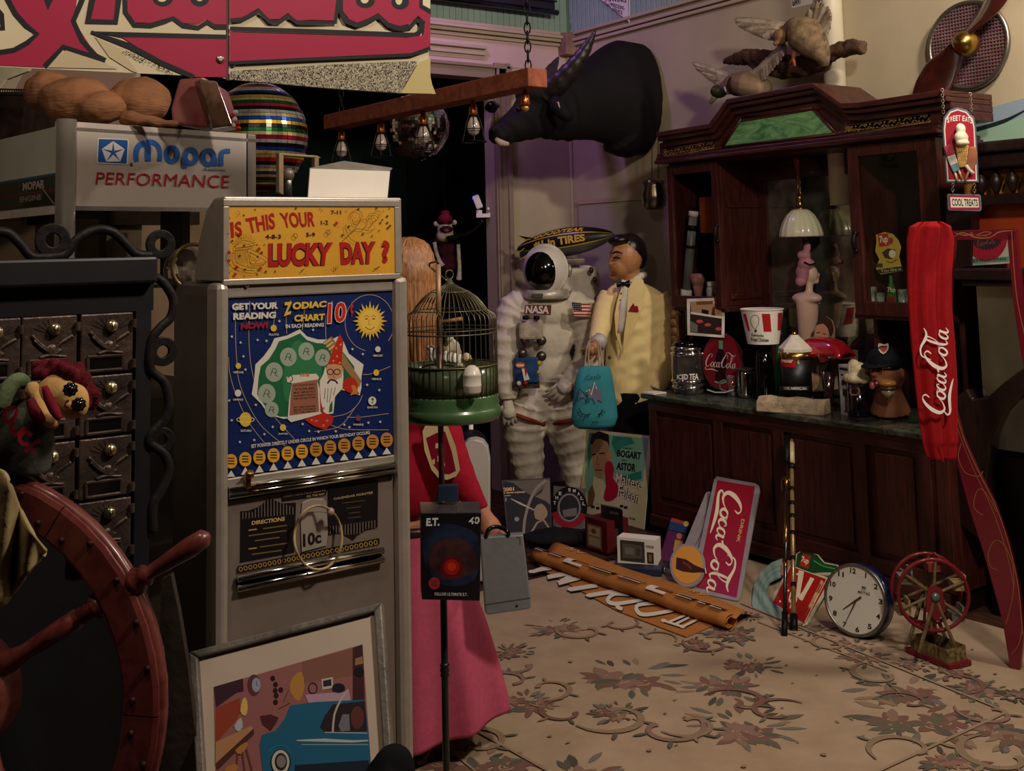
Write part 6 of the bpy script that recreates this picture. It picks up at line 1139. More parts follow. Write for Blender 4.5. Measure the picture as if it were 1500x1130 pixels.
for i in range(13): a = rad(190+i*14); A.line([(312+52*cos(a),420+50*sin(a)),(312+78*cos(a),420+78*sin(a))],2.2,DK)
A.out('sign_printing', t)
# zodiac glass
pz = [M_(x, y) for x, y in ((336,437),(576,432))]; xz0, xz1 = XL+.036, XR-.04; z0_, z1_ = zz(682), zz(433)
MB().span((xz0,YM-.002,z0_), (xz1,YM+.006,z1_)).out('zodiac_panel', mat('#13265c', .35, sc=3, col2='#0f1e4c'), t)
pl = (V((0,YM-.002,0)), V((0,-1,0))); k8 = 320/1205; A = art_pl(pl, (290,420,k8,k8), step=.000025)
YL_, WH, GR, BL, RD = '#c9a83a', '#c4c0b4', '#1f5c3a', '#13265c', '#a8281c'
OR = '#a5907c'
for q in (((205,90),(207,300),(215,430),(225,520),(270,640),(350,770),(480,880)), ((285,80),(280,300),(300,480),(350,620),(430,730),(530,840)), ((168,390),(175,480),(210,600),(280,750),(380,880)), ((430,80),(415,220)), ((512,75),(487,140),(488,260)), ((590,90),(575,240)), ((740,80),(705,170),(705,300)), ((720,760),(800,785),(900,790),(1050,790)), ((730,720),(820,700),(880,650),(905,600)), ((820,720),(900,720),(1050,700)), ((910,485),(960,480),(1060,440)), ((640,800),(780,770),(870,660))): A.line(q, 3.2, OR, sm=5)
A.ring(945,200,135,155,3.2,OR,40,100,400)
A.poly([(560,235),(600,275),(660,292),(735,292),(770,275),(800,300),(830,370),(912,430),(900,500),(900,560),(890,600),(760,560),(745,700),(470,730),(385,705),(350,650),(295,595),(310,500),(315,430),(360,385),(400,330),(420,285),(490,270)], WH)
A.poly([(562,258),(600,295),(655,312),(735,314),(768,310),(790,350),(860,440),(865,520),(740,600),(740,690),(600,720),(450,718),(390,690),(355,640),(325,595),(333,500),(345,440),(390,400),(425,345),(445,302),(500,285)], GR)
A.poly([(560,300),(520,320),(480,420),(470,560),(500,640),(640,640),(680,420),(620,350)], '#2f7048', 4)
for x, y, r in ((596,357,44),(497,388,46),(418,472,48),(378,590,48),(686,392,42),(405,678,38)):
    A.oval(x, y, r, r*1.12, '#8f9c8c'); A.line([(x-r*.4,y+r*.4),(x-r*.1,y-r*.4),(x+r*.3,y-r*.2),(x+r*.1,y+r*.2),(x+r*.4,y+r*.5)],4,'#2a3a30',sm=3); A.line([(x-r*.3,y),(x+r*.4,y+r*.1)],3,'#2a3a30')
A.poly([(820,360),(905,540),(890,600),(800,480),(740,330)], '#3a2c28', 0) if False else None
A.poly([(690,305),(735,275),(900,520),(888,555)], '#8a6f48'); 
for i in range(4): A.line([(693+i*13,317+i*16),(730+i*13,290+i*16)],7,'#c9b07c'); 
A.poly([(780,262),(800,300),(793,380),(790,440),(755,450),(715,425),(740,350)], RD)
for x, y in ((765,385),(785,320),(760,340),(745,410),(780,420)): A.star(x,y,8,'#c99a5a')
A.poly([(715,430),(790,435),(800,480),(795,520),(760,540),(715,520),(700,480)], '#b58a68', 2); A.poly([(700,440),(690,480),(670,520),(672,620),(690,690),(715,720),(725,650),(760,600),(795,560),(800,500),(795,460),(790,500),(760,515),(715,510)], '#c9c4ba', 0)
A.line([(712,535),(728,515),(755,520),(768,535)],9,'#1c1814',sm=3)
for q in (((715,560),(710,640)),((735,560),(722,640)),((755,555),(745,600)),((700,560),(695,620))): A.line(q,3,'#3a342e')
for x in (727,765): A.ring(x,470,17,15,4.5,'#2a1c18',16)
A.line([(742,470),(750,468)],4,'#2a1c18'); A.line([(748,480),(744,498),(752,500)],3,'#6a4634')
A.poly([(800,520),(850,500),(880,540),(870,580),(830,585),(800,560)], RD, 2)
for i in range(4): A.line([(845+i*4,545),(868+i*9-12,575+i*5),(850+i*12-10,598-i*4)],8,'#b5743c',sm=2)
A.poly([(668,540),(680,690),(745,715),(740,750),(700,790),(640,770),(585,735),(650,690)], RD, 0)
for x, y in ((690,670),(710,740),(650,740),(690,765),(625,735)): A.oval(x,y,8,6,'#b8705a',8)
A.poly([(485,500),(520,488),(650,480),(665,500),(655,520),(668,560),(672,690),(680,700),(560,735),(510,748),(492,730),(500,620),(515,530),(490,528)], WH); A.poly([(515,535),(655,512),(665,690),(502,712),(508,600)], '#8a5a48')
A.line([(492,505),(510,490),(520,512),(505,525)],5,'#4a4038',sm=3)
for i, (w_, y) in enumerate((('LET THE FATES REVEAL',548),('YOUR',568),('MOST IMPORTANT',587),('HIDDEN TRAITS',604),('FORTUNE AND FUTURE',620),('SET THE POINTER',668),('BELOW YOUR BIRTH',682),('TO THE CIRCLE',696))): A.text(w_, [(525,y-6),(645,y-14),(646,y-5 if i != 1 else y-2),(526,y+4)], '#2a1412', .02)
for x in (565,580,595,605): A.line([(x,495),(x+3,478)],9,'#b5743c')
for i in range(24):
    a = rad(i*15); a1, a2 = a-.13, a+.13; rx = 62; 
    if i % 2 == 0: A.poly([(945+62*cos(a1),190+68*sin(a1)),(945+96*cos(a),190+112*sin(a)),(945+62*cos(a2),190+68*sin(a2))], YL_)
    else: A.poly([(945+60*cos(a1),190+66*sin(a1)),(945+84*cos(a),190+94*sin(a)),(945+60*cos(a2),190+66*sin(a2))], YL_)
A.oval(945,190,66,72,'#caa43a'); A.oval(945,188,54,60,'#d4b04c')
for x in (925,965): A.oval(x,178,9,4,'#6a4a1c',10); A.line([(x-14,166),(x,160),(x+14,167)],3,'#7a5a24',sm=2)
A.line([(940,180),(938,208),(950,208)],3,'#8a6a2c'); A.line([(918,222),(945,238),(970,222)],4.5,'#8a4a24',sm=3)
for x, y, r, c, n_ in ((414,229,17,YL_,'PLUTO'),(219,437,15,YL_,'NEPTUNE'),(217,587,18,WH,'URANUS'),(465,777,17,YL_,'JUPITER'),(988,345,15,WH,'MERCURY'),(979,474,16,YL_,'VENUS'),(957,630,22,WH,'EARTH'),(880,725,15,'#6a3a4a','MARS')): A.oval(x,y,r,r*1.1,c,18); A.text(n_, (x-26,y+30,x+28,y+41), WH, .02)
A.oval(258,732,33,40,YL_); A.ring(258,733,48,15,4,'#c9b890',30); A.text('SATURN', (232,788,290,800), WH, .02)
A.poly([(950,618),(962,612),(966,625),(956,630)],'#3a5a3c'); A.poly([(952,636),(962,634),(960,648)],'#3a5a3c')
for x, y in ((183,275),(231,308),(325,294),(247,384),(258,457),(374,299),(445,190),(315,651),(182,737),(168,627),(408,773),(573,757),(609,796),(660,800),(755,797),(802,761),(830,775),(935,750),(995,570),(928,541),(904,372),(847,344),(630,238),(1000,745),(227,856),(306,845),(362,813)): A.star(x, y, 9, WH)
for bo in (.05,):
    A.text('GET YOUR', [(183,92),(438,86),(436,122),(184,130)], WH, bo); A.text('READING', [(190,146),(427,138),(424,174),(190,184)], WH, bo); A.text('NOW!', [(232,200),(384,194),(382,228),(230,236)], '#8a1a24', .06)
    A.text('Z', [(470,86),(514,84),(510,150),(468,164)], YL_, .05); A.text('ODIAC', [(518,86),(706,78),(702,112),(516,128)], YL_, bo); A.text('CHART', [(526,156),(696,148),(694,184),(526,194)], YL_, bo); A.text('IN EACH READING', [(478,208),(690,200),(688,220),(480,230)], WH, .03)
A.text('10', [(712,88),(816,80),(812,196),(706,210)], WH, .06); A.text('10', [(714,92),(812,84),(808,192),(709,205)], '#b02418', .03); A.text('c', [(836,100),(852,98),(851,148),(835,150)], '#b02418', .03); A.line([(843,85),(843,165)],4,'#b02418')
A.text('SET POINTER DIRECTLY UNDER CIRCLE IN WHICH YOUR BIRTHDAY OCCURS', [(288,870),(942,795),(943,812),(289,890)], WH, .02)
for i in range(12):
    x = 178+i*77.8; y = 962-i*10.8; A.oval(x, y, 34, 40, '#c9952e' if i < 6 else '#b07a30', 22)
    for j in range(3): A.rect(x-18, y-20+j*15, x+18, y-13+j*15, '#3a2412')
    A.poly([(x-26+2,1048-i*11.2),(x,990-i*10.8+14),(x+24,1044-i*11.2)] if i else [(x-26,1050),(x,1012),(x+22,1046)], WH)
A.out('zodiac_printing', t)
m = MB(); c = M_(362,702,.02); m.box(c+V((0,0,-.005)), (.014,.02,.03)); m.ell(c+V((0,-.015,.012)), (.011,.011,.01)); m.out('pointer_knob', brass, t, smooth=False, bevel=.003)
for x, y in ((362,418),(557,403),(375,411)): MB().ell(M_(x,y,.012), .005).out('screw', chrome, t)
# directions panels
pl = (V((0,YM-.0,0)), V((0,-1,0))); k9 = 360/1500; A = art_pl(pl, (260,680,k9,k9)); gd = '#a8823c'
def py_(x, y): return (x, y)
A.poly([(383,288),(430,285),(485,265),(530,232),(560,200),(585,218),(640,240),(722,235),(712,540),(380,602)], '#100c0c')
for i in range(17): x = 398+i*19; top = 292 if i < 3 else (292-abs(i-3)*17 if i < 9 else 212+abs(i-9)*7); A.line([(x,top),(x,335-i*1.8)],4,'#7a7068')
A.text('DIRECTIONS', [(452,348),(654,320),(652,346),(450,372)], '#b8985c', .04)
for x, y, w_ in ((432,398,50),(520,388,145),(432,432,230),(470,462,150),(432,512,50),(500,500,170),(452,545,180)): A.line([(x,y+6),(x+w_,y+6-w_*.14)],8,'#6a5438' if w_ > 60 else '#a8823c')
A.poly([(636,188),(908,142),(905,188),(636,225)], '#100c0c'); A.text('INSERT DIME PUSH SLIDE IN', [(645,186),(900,150),(900,164),(645,202)], '#a89068', .02); A.text('ALL THE WAY', [(785,190),(898,175),(898,188),(785,204)], '#a89068', .02)
A.poly([(918,138),(1222,95),(1218,385),(1150,400),(1100,430),(1070,462),(1035,440),(985,420),(915,430)], '#100c0c')
for i in range(16): x = 930+i*18; A.line([(x,380-i*2.5),(x,425+(i > 4)*(i < 11)*15-i*1.5-(i > 11)*12)],4,'#7a6c60')
A.text('CALENDAR POINTER', [(950,205),(1190,165),(1190,180),(950,218)], '#a8905c', .02)
for x, y, w_ in ((1000,238,140),(1025,270,90),(1040,300,70),(1035,330,80)): A.line([(x,y),(x+w_,y-w_*.12)],6,'#4a3c2c')
A.poly([(758,232),(885,205),(905,230),(915,410),(905,495),(755,535),(748,330)], '#8a8078'); A.line([(760,235),(800,218),(830,212),(885,215)],6,'#b8aca0',sm=2); A.line([(778,300),(860,290),(930,300)],7,'#6a6058',sm=3); A.text('10c', [(760,425),(872,405),(874,480),(762,508)], '#1c1412', .04)
A.poly([(362,622),(1228,450),(1228,487),(360,663)], '#141010')
for i in range(29): x = 382+i*29.3; y = 640-i*5.85; A.ring(x,y,10,12,4.5,gd,12)
A.out('panel_printing', t, .4)
m = MB(); cz = M_(466,792,.03); m.tube([M_(466+35*cos(a*pi/16), 788+47*sin(a*pi/16), .03+.01*sin(a)) for a in range(32)], .0032, 6, closed=True); m.out('hanging_ring', mat('#a89068', .6), t, smooth=True)
MB().ell(M_(484,750,.035), .0095).out('coin_knob', mat('#b89a90', .4), t, smooth=True)
# side bracket visible right of topper
m = MB(); m.slab([V((XR-.035,YM+.02,ZS)), V((XR-.035,YM+.02,ZS+.16)), V((XR-.035,YM+.15,ZS))], (1,0,0), .004); m.out('side_gusset', grey, t)
# ---------------- white box and bracket on top of the machine ----------------
q = [G(450,250,2.72), G(572,250,2.72), G(566,288,2.7), G(449,286,2.7)]
t = T('white_cardboard_box', 'open white cardboard box with raised flaps standing on top of the fortune machine', 'box', V((M_(508,288,-.08).x,YM+.08,ZT2)))
xq0, xq1 = P(450,288,Y=YM+.06).x, P(566,288,Y=YM+.06).x; zt_ = P(510,250,Y=YM+.06).z
m = MB(); m.slab([V((xq0,YM+.055,ZT2)), V((xq1,YM+.055,ZT2)), V((xq1+.006,YM+.05,zt_)), V((xq0+.004,YM+.05,zt_+.002))], (0,-1,0), .004); m.out('front_side', white, t)
m = MB(); m.slab([V((xq1,YM+.055,ZT2)), V((xq1+.006,YM+.05,zt_)), V((xq1+.01,YM+.22,zt_-.01)), V((xq1,YM+.2,ZT2-.1))], (-1,0,0), .004); m.out('right_side', black, t)
m = MB(); m.slab([V((xq0+.004,YM+.055,zt_+.004)), V((xq0+.12,YM+.1,zt_+.028)), V((xq1-.02,YM+.16,zt_+.02)), V((xq1+.018,YM+.06,zt_+.01)), V((xq1-.0,YM+.052,zt_-.004))], (0,0,1), .003); m.out('top_flap', mat('#77726a', .7), t)
br = mat('#a08868', .4, .5, sc=10)
t = T('metal_clamp_bracket', 'tarnished metal bracket frame behind the white box on the machine', 'bracket', P(425,288,Y=YM+.2)); YB2 = YM+.2
m = MB()
bp2 = lambda x, y: P(x, y, Y=YB2)
for a, b in (((412,284),(412,226)), ((412,226),(468,230)), ((464,230),(464,252))): m.slab([bp2(*a)+V((-.006,0,0))+UP*.003, bp2(*b)+V((-.006,0,0))+UP*.003, bp2(*b)+V((.006,0,0))-UP*.003, bp2(*a)+V((.006,0,0))-UP*.003], (0,-1,0), .02)
m.out('bracket_frame', br, t, bevel=.001); MB().cyl(bp2(423,288), bp2(423,255), .008).out('spindle', steel, t, smooth=True); MB().ell(bp2(423,256), (.014,.014,.018)).out('spindle_knob', greyd, t, smooth=True)
# ---------------- mailbox cabinet ----------------
YP = 2.25
def MP(x, y, o=0): return P(x, y, Y=YP-o)
t = T('post_office_box_cabinet', 'black cabinet of old bronze post office box doors with scroll ironwork at left', 'cabinet', (MP(120,500).x,YP,0))
xr_ = MP(225,420).x; zt_ = MP(120,378).z; zi = MP(120,460).z; blk = mat('#121218', .45, sc=6, var=.2)
MB().span((-.35,YP+.02,0), (xr_-.01,YP+.35,zt_-.03)).out('cabinet_body', blk, t)
MB().span((-.35,YP-.03,MP(120,418).z), (xr_,YP+.35,zt_)).out('top_slab', blk, t, bevel=.006)
MB().span((-.35,YP,zi), (xr_-.0,YP+.03,MP(120,418).z)).out('frieze', blk, t); xs_ = MP(198,600).x
MB().span((xs_,YP,0), (xr_-.004,YP+.03,zi)).out('side_stile', blk, t)
brz = mat('#5c4c42', .42, .55, sc=10, col2='#3a302c', bump=.25)
def mailbox(cx, z1, w_, h_, first=None):
    o = MB(); o.span((cx-w_/2,YP-.004,z1-h_), (cx+w_/2,YP+.018,z1)); d = o.out('mailbox_door', brz, t, bevel=.003)
    A = lambda x, y, k=.006: V((cx+x*w_, YP-.004-k, z1-y*h_))
    m = MB(); m.lathe(A(.08,.22,-.002), [(.0125,0),(.012,.008),(.009,.014)], ax=(0,-1,0), n=16); m.box(A(.08,.22,.013), (.002,.002,.009)); m.out('lock', mat('#b5a888', .25, .9), d, smooth=True)
    m = MB()
    for q in (((-.32,.3),(-.2,.42),(-.05,.55),(.05,.62)), ((-.28,.38),(-.15,.5),(0,.6)), ((.42,.34),(.3,.4),(.15,.48),(.08,.58)), ((-.18,.68),(0,.64),(.2,.67),(.3,.68)), ((.0,.5),(.06,.56),(.1,.6),(.05,.66)), ((-.05,.5),(.0,.6),(.12,.62),(.2,.55))): m.tube([A(x,y,.001) for x, y in q], .004, 6, sm=3)
    m.ell(A(.05,.58,0), (.014,.005,.014)); m.out('eagle_relief', brz, d, smooth=True)
    m = MB(); 
    for a in range(9): th = rad(-150+a*15); m.tube([A(.08+.18*cos(th),.32+.13*sin(th),0), A(.08+.42*cos(th),.32+.28*sin(th),0)], .0016, 4)
    m.out('rays_relief', brz, d)
    m = MB()
    for a, b in (((-.36,.72),(.3,.72)), ((-.36,.96),(.3,.96)), ((-.36,.72),(-.36,.96)), ((.3,.72),(.3,.96))): m.tube([A(*a,.001), A(*b,.001)], .0035, 6)
    m.out('window_frame', brz, d); m = MB(); m.span(A(-.35,.96,.0)+V((0,.001,0)), A(.29,.73,.001)); m.out('window_glass', mat('#120f0f', .15, coat=.6), d)
    for y in (.12,.8): MB().cyl(A(.5,y), A(.5,y+.14), .005, n=8).out('hinge', brz, d)
ww = MP(195,500).x-MP(118,500).x
for col, px in enumerate((156, 72, -13)):
    for row in range(4 if col == 0 else 3):
        cx = MP(px,500).x; z1 = MP(156,459).z-row*(MP(156,459).z-MP(156,549).z); hh = (MP(156,459).z-MP(156,549).z)*.965; mailbox(cx, z1, ww*1.0, hh)
iron = mat('#1a1718', .5, sc=10, bump=.2)
def scroll_bar(nm, pts): m = MB(); m.tube([MP(*p, .0) for p in pts], .0095, 10, sm=6); m.out(nm, iron, t, smooth=True)
scroll_bar('scroll_bar', [(-40,355),(-15,342),(10,341),(30,358),(45,375),(65,377),(95,373),(112,352),(140,337),(165,340),(185,358),(200,372),(222,374)])
scroll_bar('scroll_bar', [(225,405),(240,415),(254,440),(250,465),(235,480),(222,500),(220,540),(240,560),(247,590),(240,615),(222,635),(220,650),(240,665),(247,690),(235,720),(224,740),(224,780)])
for x, y, rx in ((77,352,22),(235,358,19),(238,515,19),(236,645,17)):
    m = MB(); c = MP(x, y); s = depth(c)/F; x_ = V((1,0,0)); rg_ = [(.46,-.006),(1.12,-.006),(1.12,.006),(.46,.006)]; m.loft([[c+(V((1,0,0))*cos(a*pi/16)+UP*sin(a*pi/16))*rx*s*r+V((0,o,0)) for r, o in rg_] for a in range(33)], cap=False); m.out('scroll_rosette', iron, t, bevel=.002)
# ---------------- ship wheel ----------------
C = G(-62,1018,1.95); wn = (V((-.05,-1,.0))).normalized(); wn = (O3-C); wn.z = 0; wn.normalize(); wn = (Matrix.Rotation(-.62, 3, 'Z') @ wn).normalized(); wx = V((-wn.y,wn.x,0)); wx = wx if wx.dot(rtv) > 0 else -wx
def wp(x, y, o=0):
    p = P(x, y, pl=(C+wn*o, wn)); return p
def wl(a, r, o=0): return C+(wx*cos(a)+UP*sin(a))*r+wn*o
RO = 322*1.95/F; RI = RO-.066
redw = mat('#6e3630', .38, kind='wood', col2='#521f1e', sc=6, stretch=(3,3,3), coat=.3)
t = T('ship_wheel', 'large red painted wooden ship wheel in the lower left corner', 'wheel', C-UP*RO)
for k in range(6):
    a0 = rad(-2+k*60); n = 8; m = MB(); rings = []
    for i in range(n+1): a = a0+rad(59.6)*i/n; rings.append([wl(a,RI,-.02),wl(a,RO,-.02),wl(a,RO,.016),wl(a,RO-.008,.02),wl(a,RI+.006,.02),wl(a,RI,.016)])
    m.loft(rings); o = m.out('rim_segment', redw, t)
    for j in (4, 12, 24, 36, 48, 55): MB().ell(wl(a0+rad(j), RI+(.02 if j % 3 else .052), .02), .006).out('peg', mat('#2a0e0e', .5), o)
m = MB(); m.tube([wl(a*pi/32, RO-.004, .0) for a in range(64)], .012, 8, closed=True); m.out('rim_moulding', redw, t, smooth=True)
for k in range(4):
    a = rad(31+k*90); m = MB(); d_ = wl(a,1)-C; m.lathe(C, [(.016,.08),(.02,.12),(.014,.15),(.017,.2),(.018,RI-.06),(.012,RI-.055),(.016,RI-.048),(.012,RI-.04),(.016,RI-.034),(.012,RI-.028),(.023,RI-.015),(.015,RI+.002)], ax=tuple(d_), n=14); m.lathe(C, [(.018,RO-.012),(.024,RO+.008),(.014,RO+.02),(.02,RO+.025),(.012,RO+.032),(.013,RO+.05),(.018,RO+.12),(.016,RO+.15),(.006,RO+.16)], ax=tuple(d_), n=14); m.out('spoke', redw, t, smooth=True)
m = MB(); m.lathe(C-wn*.04, [(.1,0),(.1,.07),(.06,.09)], ax=tuple(wn), n=28); m.out('hub', redw, t, smooth=True)
# ---------------- cream cloth hanging from wheel ----------------
t = T('cream_canvas_cloth', 'stiff cream canvas cloth draped at the far left edge over the wheel', 'cloth', G(10,880,1.85)); m = MB()
E1 = [(-40,690),(4,690),(25,735),(45,775),(68,808)]; E2 = [(-40,900),(0,890),(20,870),(45,835),(64,815)]
def cf(u, v):
    a = smoothpts(E1, 8); b = smoothpts(E2, 8); i = u*32; j = min(int(i), 31); p = a[j].lerp(a[j+1], i-j); q = b[j].lerp(b[j+1], i-j); r = p.lerp(q, v); return G(r.x, r.y, 1.8+.03*sin(u*14+v*1.5)+.02*v)
m.grid(cf, 32, 10); tag(m.out('cloth_sheet', mat('#a8976c', .85, sc=7, col2='#8a7a54', bump=.2), t, smooth=True, solid=.006), '', '') ; o = [c for c in t.children][0]
for k in ('label','category'): del o[k]
# dark folded panel between wheel and picture
m = MB(); m.slab([G(x,y,2.25) for x, y in ((236,850),(250,842),(262,900),(275,980),(284,1060),(300,1140),(236,1140),(240,1000),(234,920))], fwd, .02); o = m.out('folded_canvas_bag', mat('#3a302a', .8, sc=6, var=.2, bump=.2), None); tag(o, 'dark brown folded canvas standing between the ship wheel and framed picture', 'canvas')
# ---------------- sock puppet on the wheel ----------------
Dp = 1.98; t = T('sock_puppet', 'cream faced hand puppet with black eyes, red mouth and fuzzy red hair', 'puppet', G(55,690,Dp)); fz = mat('#b8935c', .9, sc=30, var=.08, bump=.15)
m = MB(); gell(m,86,575,Dp,32,31,28); gell(m,108,588,Dp-.02,22,26,22); gell(m,118,592,Dp-.03,12,20,14); m.out('head', fz, t, remesh=.005, smo=2)
m = MB(); limb(m, [(56,580,Dp-.02,10),(60,600,Dp-.03,12),(72,615,Dp-.04,11),(84,622,Dp-.03,8)]); gell(m,48,572,Dp-.02,11,14,12); m.out('lower_jaw', fz, t, remesh=.005, smo=2)
m = MB(); m.tube([G(x,y,Dp-.075) for x, y in ((65,566),(72,585),(80,602),(88,615))], [.005,.009,.009,.005], 10, sm=3); m.out('mouth', mat('#7a1424', .8), t, smooth=True)
for x, y in ((103,571),(115,593)):
    m = MB(); m.lathe(G(x,y,Dp-.062-(x > 110)*-.0), [(.0125,0),(.011,.004),(.002,.004)], ax=tuple((fwd+rtv*.5).normalized()), n=28, flute=(.1,9)); m.ell(G(x,y,Dp-.066), (.009,.009,.009)); m.out('eye', blackg, t, smooth=True)
m = MB(); gell(m,99,592,Dp-.055,5,7,6); m.out('nose', fz, t, smooth=True)
m = MB()
rr = random.Random(5)
for k in range(90): u = k/89; x, y = 62+75*u, 545-10*sin(u*3.1)+u*u*45; p = G(x, y, Dp+.02+rr.uniform(-.03,.03)); m.ell(p+V((rr.uniform(-.012,.012),rr.uniform(-.012,.012),rr.uniform(-.008,.012))), rr.uniform(.008,.014), n=6, m=4)
m.out('fuzzy_hair', mat('#5c1420', .95, sc=60, var=.3, bump=.5), t, remesh=.004)
m = MB(); limb(m, [(-20,690,Dp+.02,34),(10,650,Dp,36),(35,620,Dp,36),(55,600,Dp,26),(58,588,Dp+.02,16)]); limb(m, [(40,690,Dp,32),(45,650,Dp,34),(48,620,Dp,28)]); m.out('grey_shirt', mat('#4c4c44', .95, sc=18, col2='#2e302c', bump=.2), t, remesh=.006, smo=2)
m = MB(); limb(m, [(0,600,Dp-.04,12),(12,570,Dp-.03,13),(28,556,Dp-.02,11),(42,566,Dp,9)]); m.out('green_hood', mat('#5c6a4c', .95, sc=18, bump=.2), t, remesh=.005, smo=2)
m = MB(); limb(m, [(44,585,Dp-.05,6),(52,605,Dp-.055,9),(62,618,Dp-.05,7)]); m.out('scarf', mat('#6a1a28', .9), t, smooth=True)
A = Art(lambda x, y: G(x, y, Dp-.062-.012*max(0,1-abs(x-25)/40)-.00), fwd, lift=.004)
for q in ([[(8,602),(20,614),(12,622),(4,612),(8,602),(20,600),(26,606)]], ): A.line([(8,612),(10,600),(20,596),(26,602),(22,612),(12,618),(8,612)],5.5,'#96202c',sm=3)
A.line([(22,618),(18,628),(28,636),(38,626)],6,'#96202c',sm=3); A.line([(48,638),(38,632),(30,642),(36,650),(44,650)],6,'#96202c',sm=3); A.line([(38,662),(50,650),(60,645)],6,'#6a1a2c'); A.line([(44,652),(52,664)],5,'#6a1a2c')
A.out('felt_letters', t)
# ---------------- framed picture of a blue car ----------------
ca, cb = G(292,1150,2.33), G(580,1118,2.33); plf = plane3(G(283,958,2.36), G(562,884,2.36), G(300,1130,2.22))
t = T('framed_car_print', 'grey framed print of a blue vintage car in a pink garage leaning on the machine', 'picture', P(430,1110,pl=plf)-UP*.3)
pf = lambda q: [P(*a, pl=plf) for a in q]
TL, TR = (279,957), (561,884); BLp, BRp = (302,1330), (585,1240)
def fm(u, v, o=0): # bilinear in frame plane 3D
    A_, B_, C_, D_ = pf((TL,TR,BRp,BLp)); return (A_*(1-u)+B_*u)*(1-v)+(D_*(1-u)+C_*u)*v+plf[1]*o
fr = mat('#77726a', .5, .2, sc=14, col2='#55504a', bump=.2)
for a, b, c, d in (((0,0),(1,0),(.955,.035),(.045,.035)), ((0,1),(1,1),(.955,.965),(.045,.965)), ((0,0),(.045,.035),(.045,.965),(0,1)), ((1,0),(.955,.035),(.955,.965),(1,1))): m = MB(); m.slab([fm(*a,.012), fm(*b,.012), fm(*c,.012), fm(*d,.012)], plf[1], .025); m.out('frame_bar', fr, t, bevel=.004)
m = MB(); m.slab([fm(.045,.035), fm(.955,.035), fm(.955,.965), fm(.045,.965)], plf[1], .008); m.out('mat_board', mat('#b3a595', .7, sc=4, var=.03), t)
k4 = 360/1500; A = art_pl((plf[0], plf[1]), (260,860,k4,k4), lift=.001)
A.poly([(222,612),(1130,352),(1180,1060),(1240,2000),(260,2200)], '#8a5a58'); A.poly([(222,612),(400,560),(405,640),(360,650),(235,740)], '#3a2430'); A.poly([(235,740),(380,680),(390,760),(350,830),(232,960)], '#8a3c2c', 0); A.poly([(760,460),(1070,375),(1080,540),(765,590)], '#7a5248'); A.poly([(1070,375),(1130,352),(1145,700),(1070,700)], '#3c2228'); A.poly([(1085,440),(1130,425),(1134,470),(1085,480)],'#8a6a4c')
A.poly([(700,560),(760,520),(775,620),(740,700),(690,640)], '#a87a3c', 2); A.oval(468,602,40,66,'#5a3038'); A.oval(482,600,26,44,'#8a96a8'); A.line([(482,600),(484,575)],3,'#2a2a30'); A.line([(482,600),(495,606)],3,'#2a2a30')
for x, y in ((583,560),(600,598),(598,635),(632,630),(604,665),(600,705)): A.oval(x,y,15,17,'#2a1a1e',10)
A.line([(620,745),(690,710),(650,700),(680,630)],4,'#5a2c20'); A.poly([(505,790),(570,780),(620,800),(600,840),(570,880),(520,840)],'#4a2428',0); A.ring(828,620,26,32,6,'#2a2028'); A.poly([(880,565),(950,552),(952,620),(885,630)],'#b0a8a0'); A.poly([(890,575),(940,565),(942,605),(892,612)],'#2a2a34')
A.poly([(780,660),(1050,640),(1060,700),(800,710)],'#a8889c'); A.oval(985,620,40,30,'#1c1c28'); A.oval(1110,520,30,30,'#1c1418')
A.poly([(400,690),(420,680),(432,740),(415,790),(385,760)],'#c9a85c',2); A.poly([(235,950),(450,850),(468,865),(300,1020),(235,1080)],'#a87a54'); A.poly([(235,1080),(468,865),(470,900),(245,1120)],'#4a2c28'); A.poly([(350,850),(390,800),(400,860),(370,885)],'#a8a8b0',2)
A.poly([(690,725),(840,705),(1145,690),(1168,900),(1180,1060),(1190,1250),(560,1250),(530,1180),(505,960),(520,905),(600,880),(660,800)], '#1f5a78', 0); A.poly([(870,860),(900,790),(950,720),(1145,700),(1160,885),(900,890)],'#2a2024'); A.line([(950,890),(960,780),(1000,690),(1045,630)],12,'#a8a49c',sm=2); A.line([(900,890),(1160,895)],6,'#9aa4a8'); A.oval(1100,800,40,70,'#5a3030'); A.poly([(985,850),(1010,780),(1050,780),(1055,880),(1000,885)],'#6a6a74')
A.line([(730,940),(900,938),(1060,945),(1166,940)],[6,20,14,8],'#a8b0a8',sm=2); A.line([(760,965),(1166,965)],5,'#8a9a9c')
A.oval(632,1075,62,82,'#1a1a1e'); A.oval(632,1072,54,74,'#b8b0a8'); A.oval(634,1070,38,54,'#2a2628'); A.oval(636,1068,28,38,'#7a746c'); A.line([(560,1010),(600,975),(660,975),(695,1020)],7,'#2a7090',sm=3)
A.poly([(355,1000),(420,950),(430,975),(390,1025)],'#a8703c',2); A.line([(370,1020),(365,1120)],8,'#6a3c2c'); A.line([(400,1010),(415,1130)],8,'#6a3c2c'); A.line([(425,990),(460,1120)],8,'#6a3c2c'); A.poly([(290,1120),(350,1080),(375,1110),(330,1150)],'#a8703c',2)
A.oval(940,1110,40,20,'#b5642c'); A.poly([(720,1090),(1170,1060),(1190,1250),(720,1250)], '#1c2430')
A.out('printed_picture', t)
m = MB(); c = fm(1.0,.74,.02); m.ell(c, (.05,.03,.06)); m.ell(c-V((.07,-.02,.03)), (.06,.03,.04)); m.tube([c, c-V((.12,0,.12))], .05, 10)
tag(m.out('black_glove', mat('#08090d', .9), None, remesh=.008), 'black soft glove slumped over the lower corner of the framed print', 'glove')
